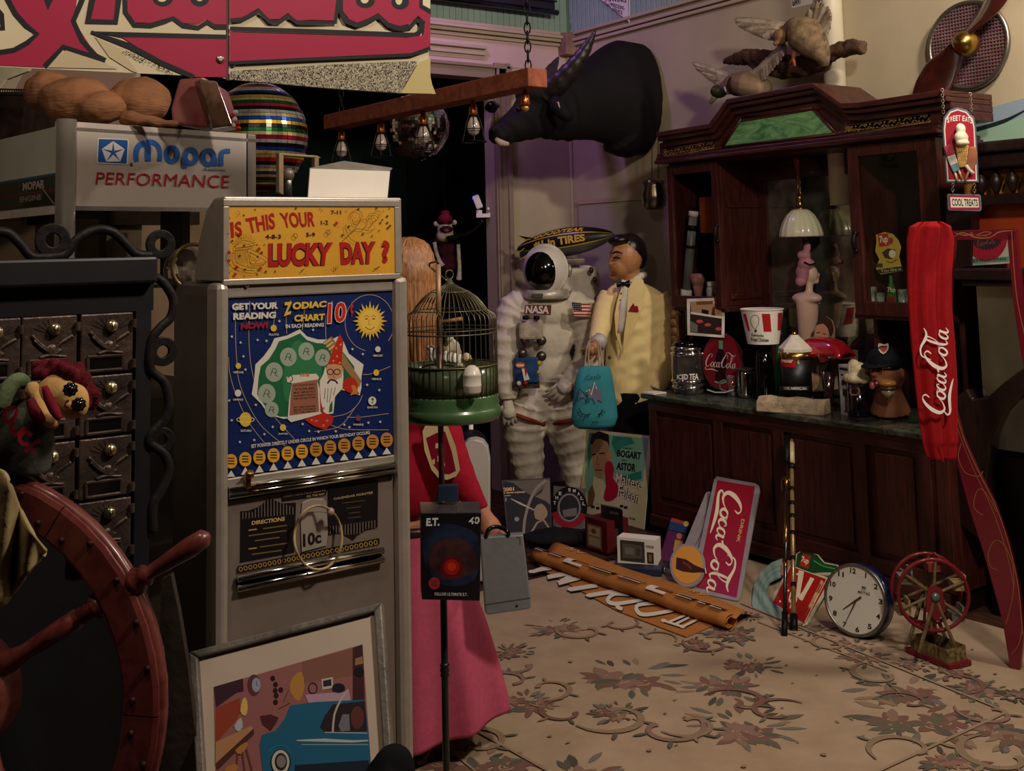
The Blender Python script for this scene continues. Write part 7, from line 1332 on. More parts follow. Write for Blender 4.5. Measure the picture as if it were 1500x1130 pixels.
# ---------------- vinyl banner hung across the top left ----------------
YBN = 2.5; pl = (V((0,YBN,0)), V((0,-1,0))); bn = lambda x, y: P(x, y, pl=pl)
cr = mat('#b8ae92', .5, sc=2, var=.04); BR_, BK, CR_ = '#8c1a3a', '#15131a', '#c0b698'
t = T('vinyl_banner', 'large pink red and cream vinyl banner with black outlined script hung across the top left', 'banner', bn(320,120))
MB().slab([bn(*q) for q in ((-60,-60),(333,-40),(333,116),(322,113),(0,98),(-60,94))], (0,-1,0), .003).out('left_sheet', cr, t)
MB().slab([bn(*q) for q in ((335,-40),(628,-30),(628,100),(636,138),(585,137),(480,130),(335,117))], (0,-1,0), .003).out('right_sheet', cr, t)
A = art_pl(pl)
A.poly([(-60,84),(0,81),(25,74),(50,52),(32,32),(10,4),(4,-40),(118,-40),(108,30),(140,80),(92,68),(66,99),(0,96),(-60,92)], BR_)
for q, w_ in ((((4,-30),(8,-6),(22,20),(38,38),(54,50),(40,63),(20,74),(-20,80)),8), (((132,-30),(118,5),(107,31),(120,60),(140,82),(154,89)),8), (((154,89),(92,69),(65,98)),8), (((-10,8),(2,22),(4,42),(-10,40)),8)): A.line(q, w_, BK)
A.poly([(60,-10),(82,-10),(70,15)], BK); A.poly([(132,-10),(179,-10),(172,36),(124,35)], BK); A.poly([(142,-10),(170,-10),(166,29),(133,28)], BR_)
A.poly([(186,-20),(187,18),(198,33),(220,34),(240,28),(253,24),(268,34),(290,36),(303,29),(315,36),(333,36),(333,-20)], BR_); A.line([(182,-20),(183,18),(196,37),(220,38),(240,32),(253,27),(268,38),(290,41),(303,33),(315,40),(333,40)], 7, BK)
A.oval(238,-2,15,12,BK,20); A.oval(237,-2,7,5,CR_,12); A.oval(292,-2,14,12,BK,20); A.oval(292,-3,6,5,CR_,12)
A.poly([(133,46),(333,51),(333,58),(176,55)], BK); A.poly([(178,55),(333,58),(333,113),(286,113),(232,88)], BR_); A.line([(133,47),(190,68),(235,92),(284,113)], [5,9,8,7], BK)
A.poly([(70,99),(96,74),(152,92),(172,101)], '#a89c7e'); A.poly([(138,53),(176,72),(203,108),(192,104),(160,84)], '#a89c7e')
for k in range(160):
    u, v = rr.random(), rr.random(); x, y = 178+u*75, 74+u*34-v*v*26*(1-u*.5)+2
    if y > 70+ (x-178)*.42-2 and y < 110: A.oval(x, y, .9, .7, BK, 6)
A.poly([(335,-20),(497,-20),(489,31),(452,30),(433,31),(420,20),(407,29),(393,29),(377,13),(353,26),(335,28)], BR_); A.line([(335,31),(353,29),(377,17),(393,33),(407,33),(420,24),(433,34),(452,34),(489,34),(496,-20)], 6, BK)
A.poly([(501,-20),(500,16),(509,29),(521,34),(537,28),(552,20),(567,34),(583,39),(597,36),(610,24),(621,33),(618,52),(612,56),(628,50),(628,-20)], BR_); A.line([(498,-20),(496,16),(505,32),(521,38),(537,32),(552,24),(567,38),(583,43),(599,40),(609,29),(616,35),(614,47),(605,52),(593,52)], 7, BK)
A.oval(533,2,14,11,BK,20); A.oval(532,0,6,6,CR_,12); A.oval(584,4,13,11,BK,20); A.oval(582,1,5,7,CR_,12); A.poly([(612,-5),(628,-5),(628,22),(612,12)], BK); A.poly([(617,-5),(628,-5),(628,14),(617,8)], CR_)
A.line([(335,43),(470,47),(600,52)], 6.5, BK); A.poly([(335,48),(595,56),(616,53),(628,44),(628,70),(600,79),(440,87),(335,92)], BR_); A.line([(335,93),(440,88),(600,81),(628,71)], 5, BK)
sp = mat('#a49c86', .6, kind='speckle', sc=170, col2='#100f12'); A.poly([(335,105),(470,96),(610,90),(585,137),(480,130),(335,117)], sp); A.poly([(628,86),(611,92),(585,137),(636,138),(628,118)], '#a89a6a')
A.out('banner_print', t)
for x, y in ((322,87),(340,93)): m = MB(); c = bn(x,y); m.lathe(c, [(.004,.002),(.009,.002),(.009,.006),(.004,.006)], ax=(0,-1,0), n=14); m.out('grommet', steel, t, smooth=True)
MB().cyl(bn(333,-60), bn(333,118), .0035, n=8).out('seam_cord', mat('#5a4a48', .8), t)
# ---------------- glass display case with lit header ----------------
D0 = 3.0; ztc = G(104,178,D0).z; A0 = P(104,178,Z=ztc); B0 = P(375,197,Z=ztc); ux = (B0-A0).normalized(); uy = V((-ux.y,ux.x,0)); uy = uy if uy.dot(A0-O3) > 0 else -uy
nrm = -uy; plm = (A0, nrm); zb_ = P(200,303,pl=plm).z
C0 = P(0,203,Z=ztc); sdv = (C0-A0); sdv.z = 0; sdv.normalize(); wdt = (B0-A0).length; alum = mat('#8a857e', .35, .5, sc=6, var=.05)
t = T('auto_parts_display_case', 'tall display case with grey white header lettered MOPAR PERFORMANCE behind the mailboxes', 'display case', V((A0.x,A0.y,0)))
def cp_(u, v, z): return V((A0.x,A0.y,0))+ux*u+sdv*v+UP*z
LS = .75
MB().slab([cp_(0,0,zb_), cp_(wdt-.035,0,zb_), cp_(wdt-.035,0,ztc), cp_(0,0,ztc)], nrm, .02).out('header_panel', mat('#b5aca4', .45, sc=3, var=.03), t)
MB().slab([cp_(wdt-.03,0,zb_), cp_(wdt,0,zb_), cp_(wdt,0,ztc), cp_(wdt-.03,0,ztc)], nrm, .04).out('header_end_trim', alum, t, bevel=.004)
MB().slab([cp_(0,0,zb_-.012), cp_(wdt,0,zb_-.012), cp_(wdt,0,zb_), cp_(0,0,zb_)], nrm, .03).out('header_bottom_trim', mat('#d0ccd4', .2, .8), t)
m = MB(); m.cyl(cp_(-.01,0.005,0), cp_(-.01,0.005,ztc+.005), .026, n=20); m.out('corner_post', alum, t, smooth=True); MB().cyl(cp_(wdt-.015,.02,0), cp_(wdt-.015,.02,zb_), .014, n=12).out('corner_post', alum, t, smooth=True)
sn = sdv.cross(UP); sn = sn if sn.dot(O3-A0) > 0 else -sn
MB().slab([cp_(-.02,.02,zb_), cp_(-.02,LS,zb_), cp_(-.02,LS,ztc-.01), cp_(-.02,.02,ztc-.01)], sn, .02).out('side_header_panel', mat('#c3c8b6', .5, sc=3, var=.06), t)
MB().slab([cp_(-.02,.02,zb_-.02), cp_(-.02,LS,zb_-.02), cp_(-.02,LS,zb_), cp_(-.02,.02,zb_)], sn, .03).out('side_trim', mat('#c9c4b4', .4), t)
hh = ztc-zb_; A = Art(lambda x, y: cp_(-.02, x, ztc-y*hh), sn, lift=.002); A.quad([(.03,.62),(LS,.62),(LS,.97),(.03,.97)],'#2f322c'); A.quad([(.03,.6),(LS,.6),(LS,.63),(.03,.63)],'#2f5a78'); A.quad([(.03,.79),(LS,.79),(LS,.81),(.03,.81)],'#6a1c24'); A.poly([(.04,.85),(.2,.82),(.3,.97),(.04,.97)],'#0e0e0e'); A.text('MOPAR', [(.28,.66),(.12,.66),(.12,.76),(.28,.76)],'#b8b4a8',.03); A.text('ENGINE', [(.3,.83),(.14,.83),(.14,.9),(.3,.9)],'#8a877c',.03); A.line([(.16,.7),(.1,.85),(.05,.97)],.006,'#b0a898',sm=3); A.out('side_print', t)
A = art_pl(plm, (0,0,1/3.75,1/3.75), lift=.002)
A.poly([(535,758),(698,765),(706,772),(700,906),(538,898),(530,890)], '#ddd8cc'); A.poly([(541,764),(696,770),(700,778),(694,901),(540,893),(535,886)], '#2456a0')
pc = (620,832); pv = [(620+66*cos(rad(-90+72*i)), 838+62*sin(rad(-90+72*i))) for i in range(5)]
A.poly(pv, '#d8d8d8'); 
for i in range(5): a = rad(-90+72*i); b1, b2 = a-.14, a+.14; A.poly([(620,838)]+[(620+12*cos(a-.6),838+12*sin(a-.6)),(620+66*cos(a),838+62*sin(a)),(620+12*cos(a+.6),838+12*sin(a+.6))], '#2456a0') 
MB_ = '#2c62b0'
def arc(x, y, rx, ry, w_, a0, a1): A.ring(x, y, rx, ry, w_, MB_, 26, a0, a1)
arc(775,855,33,64,26,150,300); A.line([(748,885),(745,860),(752,820),(775,793),(795,782)],26,MB_,sm=4); A.line([(808,785),(810,885)],34,MB_); A.line([(800,782),(830,780),(862,800),(876,840),(872,885)],26,MB_,sm=4); A.rect(740,875,762,892,MB_) if False else None
A.ring(942,850,31,38,28,MB_,30); A.ring(1045,860,31,38,28,MB_,30); A.line([(1011,860),(1011,925)],28,MB_); A.ring(1143,866,31,38,28,MB_,30); A.line([(1180,870),(1180,914)],24,MB_); A.line([(1213,914),(1213,860),(1222,835),(1262,830)],26,MB_,sm=4)
A.text('PERFORMANCE', [(524,945),(1260,965),(1258,1035),(520,1012)], '#a01c30', .0, .08); A.oval(718,903,9,9,'#4a4a4c',14); A.text('MARCA REG.', [(1140,926),(1238,930),(1238,942),(1140,939)], '#5a5656', .02); A.oval(1125,930,8,8,'#7a7676',12)
A.out('header_lettering', t)
MB().slab([cp_(.02,0,.3), cp_(wdt-.03,0,.3), cp_(wdt-.03,0,zb_-.012), cp_(.02,0,zb_-.012)], nrm, .004).out('front_glass', clear, t)
for z in (1.62, .9, .4): MB().slab([cp_(0,.02,z), cp_(wdt-.02,.02,z), cp_(wdt-.02,LS,z), cp_(0,LS,z)], UP, .01).out('glass_shelf', mat('#7a7468', .3, sc=3), t)
MB().slab([cp_(-.1,LS,0), cp_(wdt+.32,LS,0), cp_(wdt+.32,LS,ztc-.03), cp_(-.1,LS,ztc-.03)], nrm, .02).out('back_panel', mat('#7a6450', .6, sc=3, var=.2), t)
MB().slab([cp_(0,0,ztc-.015), cp_(wdt,0,ztc-.015), cp_(wdt,LS,ztc-.015), cp_(0,LS,ztc-.015)], UP, .01).out('top_panel', alum, t)
MB().slab([cp_(0,.02,0), cp_(wdt-.02,.02,0), cp_(wdt-.02,LS,0), cp_(0,LS,0)], -UP, 1.3).out('base', mat('#2a2420', .6), t)
def inbox(u, v, w_, d_, h_, nm, c, label, cat, z=1.62): m = MB(); m.slab([cp_(u,v,z), cp_(u+w_,v,z), cp_(u+w_,v+d_,z), cp_(u,v+d_,z)], -UP, h_); return tag(m.out(nm, mat(c, .5, sc=6), None, bevel=.003), label, cat)
inbox(.03,.12,.035,.2,.3,'red_book','#6a1424','tall dark red book upright inside the display case','book'); inbox(.09,.3,.13,.1,.2,'cream_card_box','#a08c74','cream card box inside the display case left of the wooden rail','box'); inbox(.25,.32,.12,.1,.19,'beige_card_box','#a8937c','beige card box inside the display case right of the wooden rail','box'); inbox(.39,.1,.03,.14,.22,'purple_book','#2c1c34','dark purple book upright in the display case beside the iron scroll','book')
m = MB(); m.slab([cp_(.0,.3,1.8), cp_(wdt-.03,.3,1.8), cp_(wdt-.03,.35,1.8), cp_(0,.35,1.8)], -UP, .06); tag(m.out('wooden_shelf_rail', mat('#4a342a', .5, kind='wood', sc=5, col2='#33241c', stretch=(1,6,6)), None), 'brown wooden rail across the inside top of the display case', 'rail')
c = G(273,396,3.2); t = T('crystal_dome_clock', 'round crystal glass clock with roman numerals in the case beside the machine topper', 'clock', c-UP*.08); cg = mat('#8f8074', .08, .3, sc=22, var=.6, coat=1)
m = MB(); m.ell(c, (.066,.05,.07)); m.out('crystal_body', cg, t, smooth=False); m = MB(); m.tube([c-V((0,.058,-.01))+V((1,0,0))*.06*cos(a*pi/14)+UP*.064*sin(a*pi/14) for a in range(28)], .006, 6, closed=True); m.out('beaded_rim', mat('#b59a68', .3, .7), t, smooth=True)
pk = (c-fwd*-.065, fwd); A = art_pl(pk); A.text('VII', [(243,392),(258,386),(262,400),(250,405)], '#ddd0b0', .05); A.oval(272,374,13,9,'#5a5048'); A.out('numerals', t)
m = MB(); m.cyl(V((c.x,c.y,1.62)), c-UP*.05, .035, .02); m.out('stem', cg, t, smooth=True)
# tan soft sculpture and packages on the case (generic stand-ins)
tb = lambda x, y, d: G(x, y, d)
m = MB(); gell(m,112,148,3.25,52,36,46); gell(m,72,135,3.3,36,32,36); gell(m,150,158,3.2,34,24,30); gell(m,205,148,3.35,45,36,36); limb(m, [(180,172,3.15,11),(215,176,3.12,9),(262,183,3.1,6)])
tag(m.out('tan_plush_bundle', mat('#96694a', .8, sc=5, col2='#7a5238', bump=.4, stretch=(1,1,5)), None, remesh=.009, smo=2, disp=(.015,.05)), 'wrinkled tan brown plush bundle lying on top of the display case', 'plush')
t = T('clear_wrapped_package', 'red and pink package in crinkled clear wrap atop the display case', 'package', tb(295,186,3.2)); m = MB(); m.slab([G(x,y,3.15) for x,y in ((250,160),(262,116),(298,113),(322,128),(340,184),(318,188),(285,186),(252,180))], fwd, .1); m.out('package_body', mat('#6a2030', .3, sc=9, col2='#8a5a50'), t, bevel=.01)
m = MB(); m.slab([G(x,y,3.1) for x,y in ((290,116),(318,118),(341,184),(312,188))], (fwd+rtv*.6).normalized(), .05); m.out('wrap_edge', mat('#7a5a48', .15, sc=16, col2='#3a2a24', coat=.8), t, bevel=.006)
t = T('bead_trinket', 'small red and white bead trinket beside the wrapped package', 'trinket', G(345,190,3.15)); 
for i, (x, y) in enumerate(((340,170),(344,175),(348,181),(343,184),(349,188),(345,165))): MB().ell(G(x,y,3.12), .008, n=8, m=6).out('bead', mat(('#a82028','#d6cfc4')[i % 2], .3), t, smooth=True)
# leaning board and shelf things at far left
m = MB(); m.slab([G(x,y,4.6) for x, y in ((60,60),(200,60),(190,200),(-60,260),(-10,190))], fwd, .02); tag(m.out('leaning_board', mat('#a08474', .7, sc=2, var=.04), None), 'large pinkish beige board leaning behind the display case', 'board')
t = T('wire_shelf', 'dark wire shelf unit at the far left under pale paper', 'shelf', G(0,210,4.2)); m = MB(); m.slab([G(x,y,4.25) for x, y in ((-80,136),(38,134),(28,210),(-80,230))], fwd, .3); m.out('shelf_side', mat('#241612', .7, sc=14, var=.4), t)
m = MB()
for i in range(18): m.cyl(G(-20+i*3.4,130,4.1), G(-20+i*3.4,139,4.1), .002, n=5)
m.cyl(G(-20,130,4.1), G(38,132,4.1), .003, n=5); m.cyl(G(-20,138,4.1), G(38,140,4.1), .003, n=5); m.out('wire_rail', black, t, stuff=True)
m = MB(); m.slab([G(x,y,4.15) for x, y in ((-60,80),(46,92),(42,104),(10,116),(0,130),(-60,130))], fwd, .02); tag(m.out('crumpled_paper', mat('#c2b89c', .7, sc=4), None, bevel=.003), 'crumpled pale paper lying on the wire shelf at the top left', 'paper')
# ---------------- striped sequin ball ----------------
c = G(378,202,4.6); s = 4.6/F; t = T('striped_sequin_ball', 'large ball covered in rainbow stripes of shiny sequins behind the display case', 'ball', c-UP*80*s)
colr = ['#8a8276','#5a2a34','#2a2420','#c9b070','#a8203e','#c9c4bc','#1c3f9a','#c9a84a','#14602c','#c02848','#b8b8b8','#1c48a8','#d0a840','#145a2a','#a81838','#c0c0c0','#1c3f9a','#c0a04a','#a01c34','#8a8a8a','#1a3a80','#b8963c','#14502a','#8a1830','#1c1a1c','#b8a06a','#2a1a1c','#161414']
colr = [x for i, x in enumerate(colr) for x in ((x, '#c9b98c') if i % 3 == 1 else (x, '#1c1718') if i % 3 == 0 else (x,))]; n_ = len(colr)
for i in range(n_):
    th0, th1 = pi*(i+.08)/n_, pi*(i+.95)/n_; rings = [(72*s*sin(th), 82*s*cos(th)) for th in (th0, (th0+th1)/2, th1)]; k = 56; m = MB()
    for a in range(k):
        a0, a1 = 2*pi*a/k, 2*pi*(a+.95)/k; tilt = rr.uniform(-.0015,.0015)
        m.add([c+V((r*cos(b)+tilt, r*sin(b)-tilt, z)) for r, z in (rings[0], rings[2]) for b in (a0, a1)], [(0,1,3,2)])
    m.lathe(c, [(r*.985, z) for r, z in reversed(rings)], n=56, cap=False)
    m.out('sequin_band', mat(colr[i], .22, .75, sc=20, var=.15), t)
m = MB(); m.cyl(c+UP*80*s, c+UP*80*s+UP*.8, .004, n=6); m.out('hanging_cord', black, t)
# ---------------- disco ball ----------------
c = G(608,187,7.0); r = 50*7.0/F; t = T('mirror_disco_ball', 'mirrored disco ball hanging behind the wooden beam in the doorway', 'disco ball', c-UP*r); MB().ell(c, r*.98, n=32, m=20).out('core', mat('#2a2826', .6), t, smooth=True); m = MB(); rows = 32
for i in range(1, rows-1):
    th = pi*(i+.5)/rows; n1 = max(6, int(2*rows*sin(th)))
    for j in range(n1):
        a = 2*pi*(j+.5)/n1; d_ = V((sin(th)*cos(a), sin(th)*sin(a), cos(th))); jn = (d_+V((rr.uniform(-.05,.05),rr.uniform(-.05,.05),rr.uniform(-.05,.05)))).normalized(); x_ = UP.cross(jn).normalized(); y_ = jn.cross(x_); w_ = r*pi/rows*.46; p = c+d_*r; m.add([p+x_*w_+y_*w_, p-x_*w_+y_*w_, p-x_*w_-y_*w_, p+x_*w_-y_*w_], [(0,1,2,3)])
m.out('mirror_tile', mat('#d6d2c8', .06, 1, sc=4, var=.02), t, stuff=True); m = MB(); m.cyl(c+UP*r, c+UP*(r+1.0), .004, n=6); m.cyl(c+UP*r*.98, c+UP*(r+.03), .03, n=12); m.out('hanging_fitting', steel, t)
# ---------------- hanging beam with caged bulbs ----------------
a = G(486,180,6.43); b = G(788,118,4.9); b.z = a.z; dv = (b-a).normalized(); sv = dv.cross(UP).normalized(); sv = sv if sv.dot(O3-a) > 0 else -sv
t = T('hanging_wooden_beam', 'rough reddish wooden beam hung by chains with caged filament bulbs', 'light fixture', a); hw, hh = .055, .042
m = MB(); m.slab([a+sv*hw-UP*hh, a-sv*hw-UP*hh, a-sv*hw+UP*hh, a+sv*hw+UP*hh], -dv, (b-a).length); m.out('beam', mat('#a05a42', .65, kind='wood', sc=5, col2='#743c2a', stretch=(3,3,3), bump=.3), t, bevel=.005)
bm_ = t
for i, (x, y0b, caged) in enumerate(((499,197,1),(559,188,1),(620,172,1),(693,156,1),(768,136,0))):
    u = (x-486)/(788-486)
    # find point on the beam axis under this pixel
    best = min(range(101), key=lambda k: abs((lambda p: PX+F*(R.transposed() @ (p-O3)).x/(R.transposed() @ (p-O3)).z)(a.lerp(b, k/100))-x)); p = a.lerp(b, best/100)-UP*hh; k = .9
    lb = T('caged_bulb', ['small caged filament bulb hanging from the far left end of the beam','second caged bulb from the left, left of the disco ball','caged bulb hanging in front of the disco ball','caged bulb hanging beside the doorway casing','bare brass socket under the near end of the beam'][i], 'bulb', p, 'bulbs under the beam')
    m = MB(); m.lathe(p-UP*.075, [(.022,0),(.024,.005),(.02,.045),(.012,.06),(.006,.075)], n=16); m.out('copper_socket', mat('#a05a34', .25, .9), lb, smooth=True)
    if caged:
        m = MB(); m.lathe(p-UP*.17, [(.006,0),(.026,.012),(.033,.035),(.028,.06),(.014,.095)], n=18); m.out('glass_bulb', mat('#b8a8a0', .1, sc=4, coat=1), lb, smooth=True); m = MB()
        for q in range(6): th = q*pi/3; d_ = V((cos(th),sin(th),0)); m.tube([p-UP*.07+d_*.024, p-UP*.11+d_*.04, p-UP*.2+d_*.062], .0025, 5, sm=3)
        for z, r in ((.075,.027),(.14,.05),(.2,.062)): m.tube([p-UP*z+V((cos(q*pi/9),sin(q*pi/9),0))*r for q in range(18)], .0025, 5, closed=True)
        m.out('wire_cage', black, lb)
    else:
        m = MB(); m.lathe(p-UP*.1, [(.006,0),(.018,.01),(.016,.03)], n=12); m.out('bulb_tip', mat('#b88a4a', .2, .5), lb, smooth=True)
cb = P(781,104,pl=(b,sv)); cb = a.lerp(b, .965)+UP*hh; m = chain(cb, cb+UP*.95, 22, r=.014, w_=.0038); tag(m.out('beam_chain', black, None, smooth=True), 'black chain holding the near end of the wooden beam', 'chain'); ca_ = a.lerp(b,.06)+UP*hh; m = chain(ca_, ca_+UP*1.2, 26, r=.014, w_=.0038); tag(m.out('beam_chain', black, None, smooth=True), 'black chain holding the far left end of the wooden beam', 'chain')
m = MB(); q = P(715,158,Y=YB-.03); m.tube([q, q-V((.0,.12,0)), q-V((.1,.16,0))], [.03,.02,.02], 8); m.ell(q-V((0,.05,0)), .045); tag(m.out('black_wall_arm', blackg, None, smooth=True), 'black round wall fitting at the top of the doorway casing', 'fitting')
# ---------------- white camera gadget and toy monkey in the doorway ----------------
p = G(708,316,8.0); t = T('security_camera', 'small white camera with blue light on the doorway casing', 'camera', p); m = MB(); m.box(p, (.1,.05,.028), rot=RM); m.cyl(p-rtv*.03, p-rtv*.03+UP*.04, .022); m.tube([p+rtv*.045, p+rtv*.055+UP*.04, p+rtv*.03+UP*.05], .012, 8, sm=3); m.out('bracket', white, t, bevel=.004)
m = MB(); a_ = p-rtv*.02+UP*.05; m.box(a_+UP*.05-rtv*.02, (.05,.05,.1), rot=RM @ Matrix.Rotation(.35, 3, 'Y').inverted()); m.out('camera_head', white, t, bevel=.008); MB().ell(a_+UP*.075-rtv*.05+fwd*.02, .008).out('blue_light', flat('#2030ff', emit=3), t)
MB().tube([G(x,y,8.0) for x, y in ((655,350),(675,345),(692,338),(708,322))], .02, 10, sm=4).out('mounting_arm', blackg, t, smooth=True)
D = 8.1; t = T('toy_monkey', 'sock monkey toy with red cap and wide open mouth hanging in the doorway', 'toy', G(655,410,D)); cf_ = mat('#b0a48c', .9, sc=20); mr = mat('#3a1018', .95, sc=20, bump=.2)
m = MB(); gell(m,652,338,D,12,14,11); gell(m,652,346,D-.03,13,9,10); gell(m,638,328,D,3.5,4,3); gell(m,666,326,D,3.5,4,3); m.out('head', cf_, t, remesh=.006, smo=1)
m = MB(); gell(m,652,322,D,11,9,11); gell(m,652,312,D,7,4,6); m.out('cap', mat('#6a1424', .95, sc=20), t, remesh=.006); m = MB(); gell(m,654,336,D-.07,10,5,5); m.out('mouth', mat('#2a0c10', .8), t, smooth=True); m = MB(); gell(m,654,338,D-.09,4,3,3); m.out('tongue', mat('#8a2a38', .8), t, smooth=True)
for x in (648, 660): m = MB(); gell(m,x,326,D-.065,2.2,2.6,2.2); m.out('eye', black, t, smooth=True)
m = MB(); gell(m,654,365,D,13,15,10); gell(m,656,385,D,14,16,10); gell(m,650,352,D,16,7,10); m.out('body', mr, t, remesh=.008)
for q in (((636,355),(639,370),(644,383),(648,390)), ((671,358),(672,375),(673,395),(672,410))): m = MB(); limb(m, [(x,y,D-.06,3+(i == 3)*1.5) for i, (x, y) in enumerate(q)], n=10); m.out('arm', cf_, t, smooth=True)
m = MB(); q = G(652,308,D); m.cyl(q, V((q.x,q.y,3.4)), .002, n=5); m.out('hanging_thread', black, t)
# white appliance behind the skirt
D = 5.6; t = T('white_floor_appliance', 'white oval topped floor appliance with carry hole behind the red mannequin', 'appliance', G(697,853,D)); q = [(672,853),(672,672),(676,655),(685,646),(697,644),(708,647),(715,657),(718,675),(718,853)]; wt = mat('#b8b4ae', .35, sc=3, var=.03)
MB().slab([G(x,y,D) for x, y in q], fwd, .1).out('shell', wt, t, bevel=.02); A = art_pl((G(697,700,D), fwd), lift=.003); A.poly([(685,664),(689,659),(697,657),(703,661),(704,666),(685,667)], '#0c0c0c'); A.rect(692,678,696,682,'#141414'); A.line([(684,700),(690,698)],1.5,'#2a2a2a'); A.out('carry_hole', t)
m = MB(); gell(m,690,650,D+.25,24,20,20); m.out('dark_dome', black, t, smooth=True); MB().cyl(G(690,830,D+.3), G(690,612,D+.3), .012).out('pole', white, t, smooth=True); MB().cyl(G(669,843,D+.1), G(669,630,D+.1), .012).out('grey_tube', steel, t, smooth=True)
# ---------------- red sweater mannequin ----------------
D = 3.75; t = T('red_sweater_mannequin', 'mannequin with long strawberry blonde hair in a red varsity sweater and pink skirt', 'mannequin', V((G(605,1110,D).x,G(605,1110,D).y,0))); skm = mat('#a87058', .5, sc=5, var=.06)
m = MB(); gell(m,598,405,D,27,36,32); limb(m, [(598,430,D,16),(600,460,D,15),(598,490,D,26)]); gell(m,598,560,D,40,75,28); gell(m,600,680,D,42,60,30); limb(m, [(622,505,D,18),(640,600,D,18),(668,690,D,14),(700,742,D-.02,9),(708,755,D-.03,9)]); limb(m, [(574,505,D,18),(560,610,D,18),(556,700,D,13),(556,760,D,9)]); limb(m, [(590,760,D,28),(590,950,D,20),(592,1080,D,12),(594,1110,D,12)]); limb(m, [(622,760,D+.05,28),(622,950,D+.05,20),(620,1070,D+.05,12),(618,1100,D+.05,12)]); gell(m,622,402,D-.02,8,8,8)
m.out('body', skm, t, remesh=.009, smo=2)
hand(t, skm, G(706,752,D-.03), rtv*.45-UP*.9, rtv*.6+UP*.4, -rtv*.7-UP*.6, .17, .35, 'hand')
hr = mat('#b8814f', .45, sc=30, col2='#6a4028', stretch=(6,6,.5), bump=.2); m = MB(); m.ell(G(600,405,D+.02), (.1,.1,.115), n=24, m=14); m.out('hair_crown', hr, t, smooth=True)
rr = random.Random(9)
m = MB()
for k in range(260):
    a = rr.uniform(0, 2*pi); c = G(600,395,D+.02); r = .09; p0 = c+V((cos(a)*r*.2,sin(a)*r*.2,.108)); p1 = c+V((cos(a)*r*.85,sin(a)*r*.85,.05)); Lr = rr.uniform(.3,.42); p2 = c+V((cos(a)*r*1.05,sin(a)*r*1.05,-Lr*.5)); p3 = c+V((cos(a+.15)*r*.9,sin(a+.15)*r*.9,-Lr)); m.tube([p0,p1,p2,p3], [.004,.007,.007,.002], 5, sm=4)
m.out('long_hair', hr, t, smooth=True, stuff=True)
m = MB(); gell(m,598,560,D,46,78,34); gell(m,600,680,D,47,80,35); gell(m,598,500,D,40,22,28); limb(m, [(618,500,D,22),(632,560,D-.01,27),(648,640,D-.02,31),(672,698,D-.03,25),(700,738,D-.03,13),(704,745,D-.03,12)], rip=.02); limb(m, [(576,505,D,24),(560,610,D,26),(556,700,D,20),(556,755,D,12)]); m.out('red_sweater', mat('#96142a', .9, sc=30, var=.08, bump=.15), t, remesh=.009, smo=3)
fc_ = lambda x, y: G(x, y, D-.105-.01*max(0, (700-y)/80)); A = Art(fc_, fwd, lift=.004)
sleeve = MB(); sh_ = [(618,622),(640,617),(652,618),(664,650),(675,690),(668,700),(655,704),(640,700),(630,688),(620,650)]
sa = fwd+rtv*.3; 
A.poly([(619,632),(624,622),(650,616),(656,624),(668,655),(674,688),(668,698),(655,703),(642,700),(632,688),(622,660)], '#c9b488'); A.poly([(624,642),(640,634),(652,632),(662,662),(668,690),(658,695),(645,694),(634,680)], '#7c1024'); A.poly([(638,650),(648,647),(649,652),(643,653),(644,656),(638,657)],'#c9b488'); A.poly([(641,668),(647,664),(650,672),(652,682),(647,686),(646,678),(641,676)],'#c9b488'); A.poly([(633,674),(637,672),(637,680),(634,680)],'#c9b488')
A.out('sleeve_patch', t)
m = MB(); rows = [(768,604,46),(800,608,58),(860,614,78),(920,620,92),(980,625,103),(1040,629,112),(1062,630,114)]; rings = []
for i in range((len(rows)-1)*4+1):
    k = i/4; j = min(int(k), len(rows)-2); f = k-j; y, cx, w_ = [p+(q-p)*f for p, q in zip(rows[j], rows[j+1])]; c = G(cx, y, D); s_ = D/F; u = (y-768)/294
    rings.append([c+rtv*(w_*s_*cos(a*pi/36)*(1+.05*u*sin(a*pi/36*7)))+fwd*(w_*.72*s_*sin(a*pi/36)*(1+.12*u*sin(a*pi/36*8+.5)))+UP*(.06*u*u*cos(a*pi/36)) for a in range(72)])
m.loft(rings, cap=False); m.out('pink_skirt', mat('#b34e68', .9, sc=60, var=.06, bump=.15), t, smooth=True, solid=.006)
m = MB(); m.tube([G(602,772,D)+rtv*(.11*cos(a*pi/14))+fwd*(.085*sin(a*pi/14)) for a in range(28)], .014, 8, closed=True); m.out('belt', mat('#2a1418', .4), t, smooth=True)
for x in (594, 620): m = MB(); c = G(x,1112,D); c.z = .035; m.ell(c+fwd*.05, (.04,.11,.035), rot=RM); m.out('shoe', mat('#4a1018', .3), t, smooth=True)
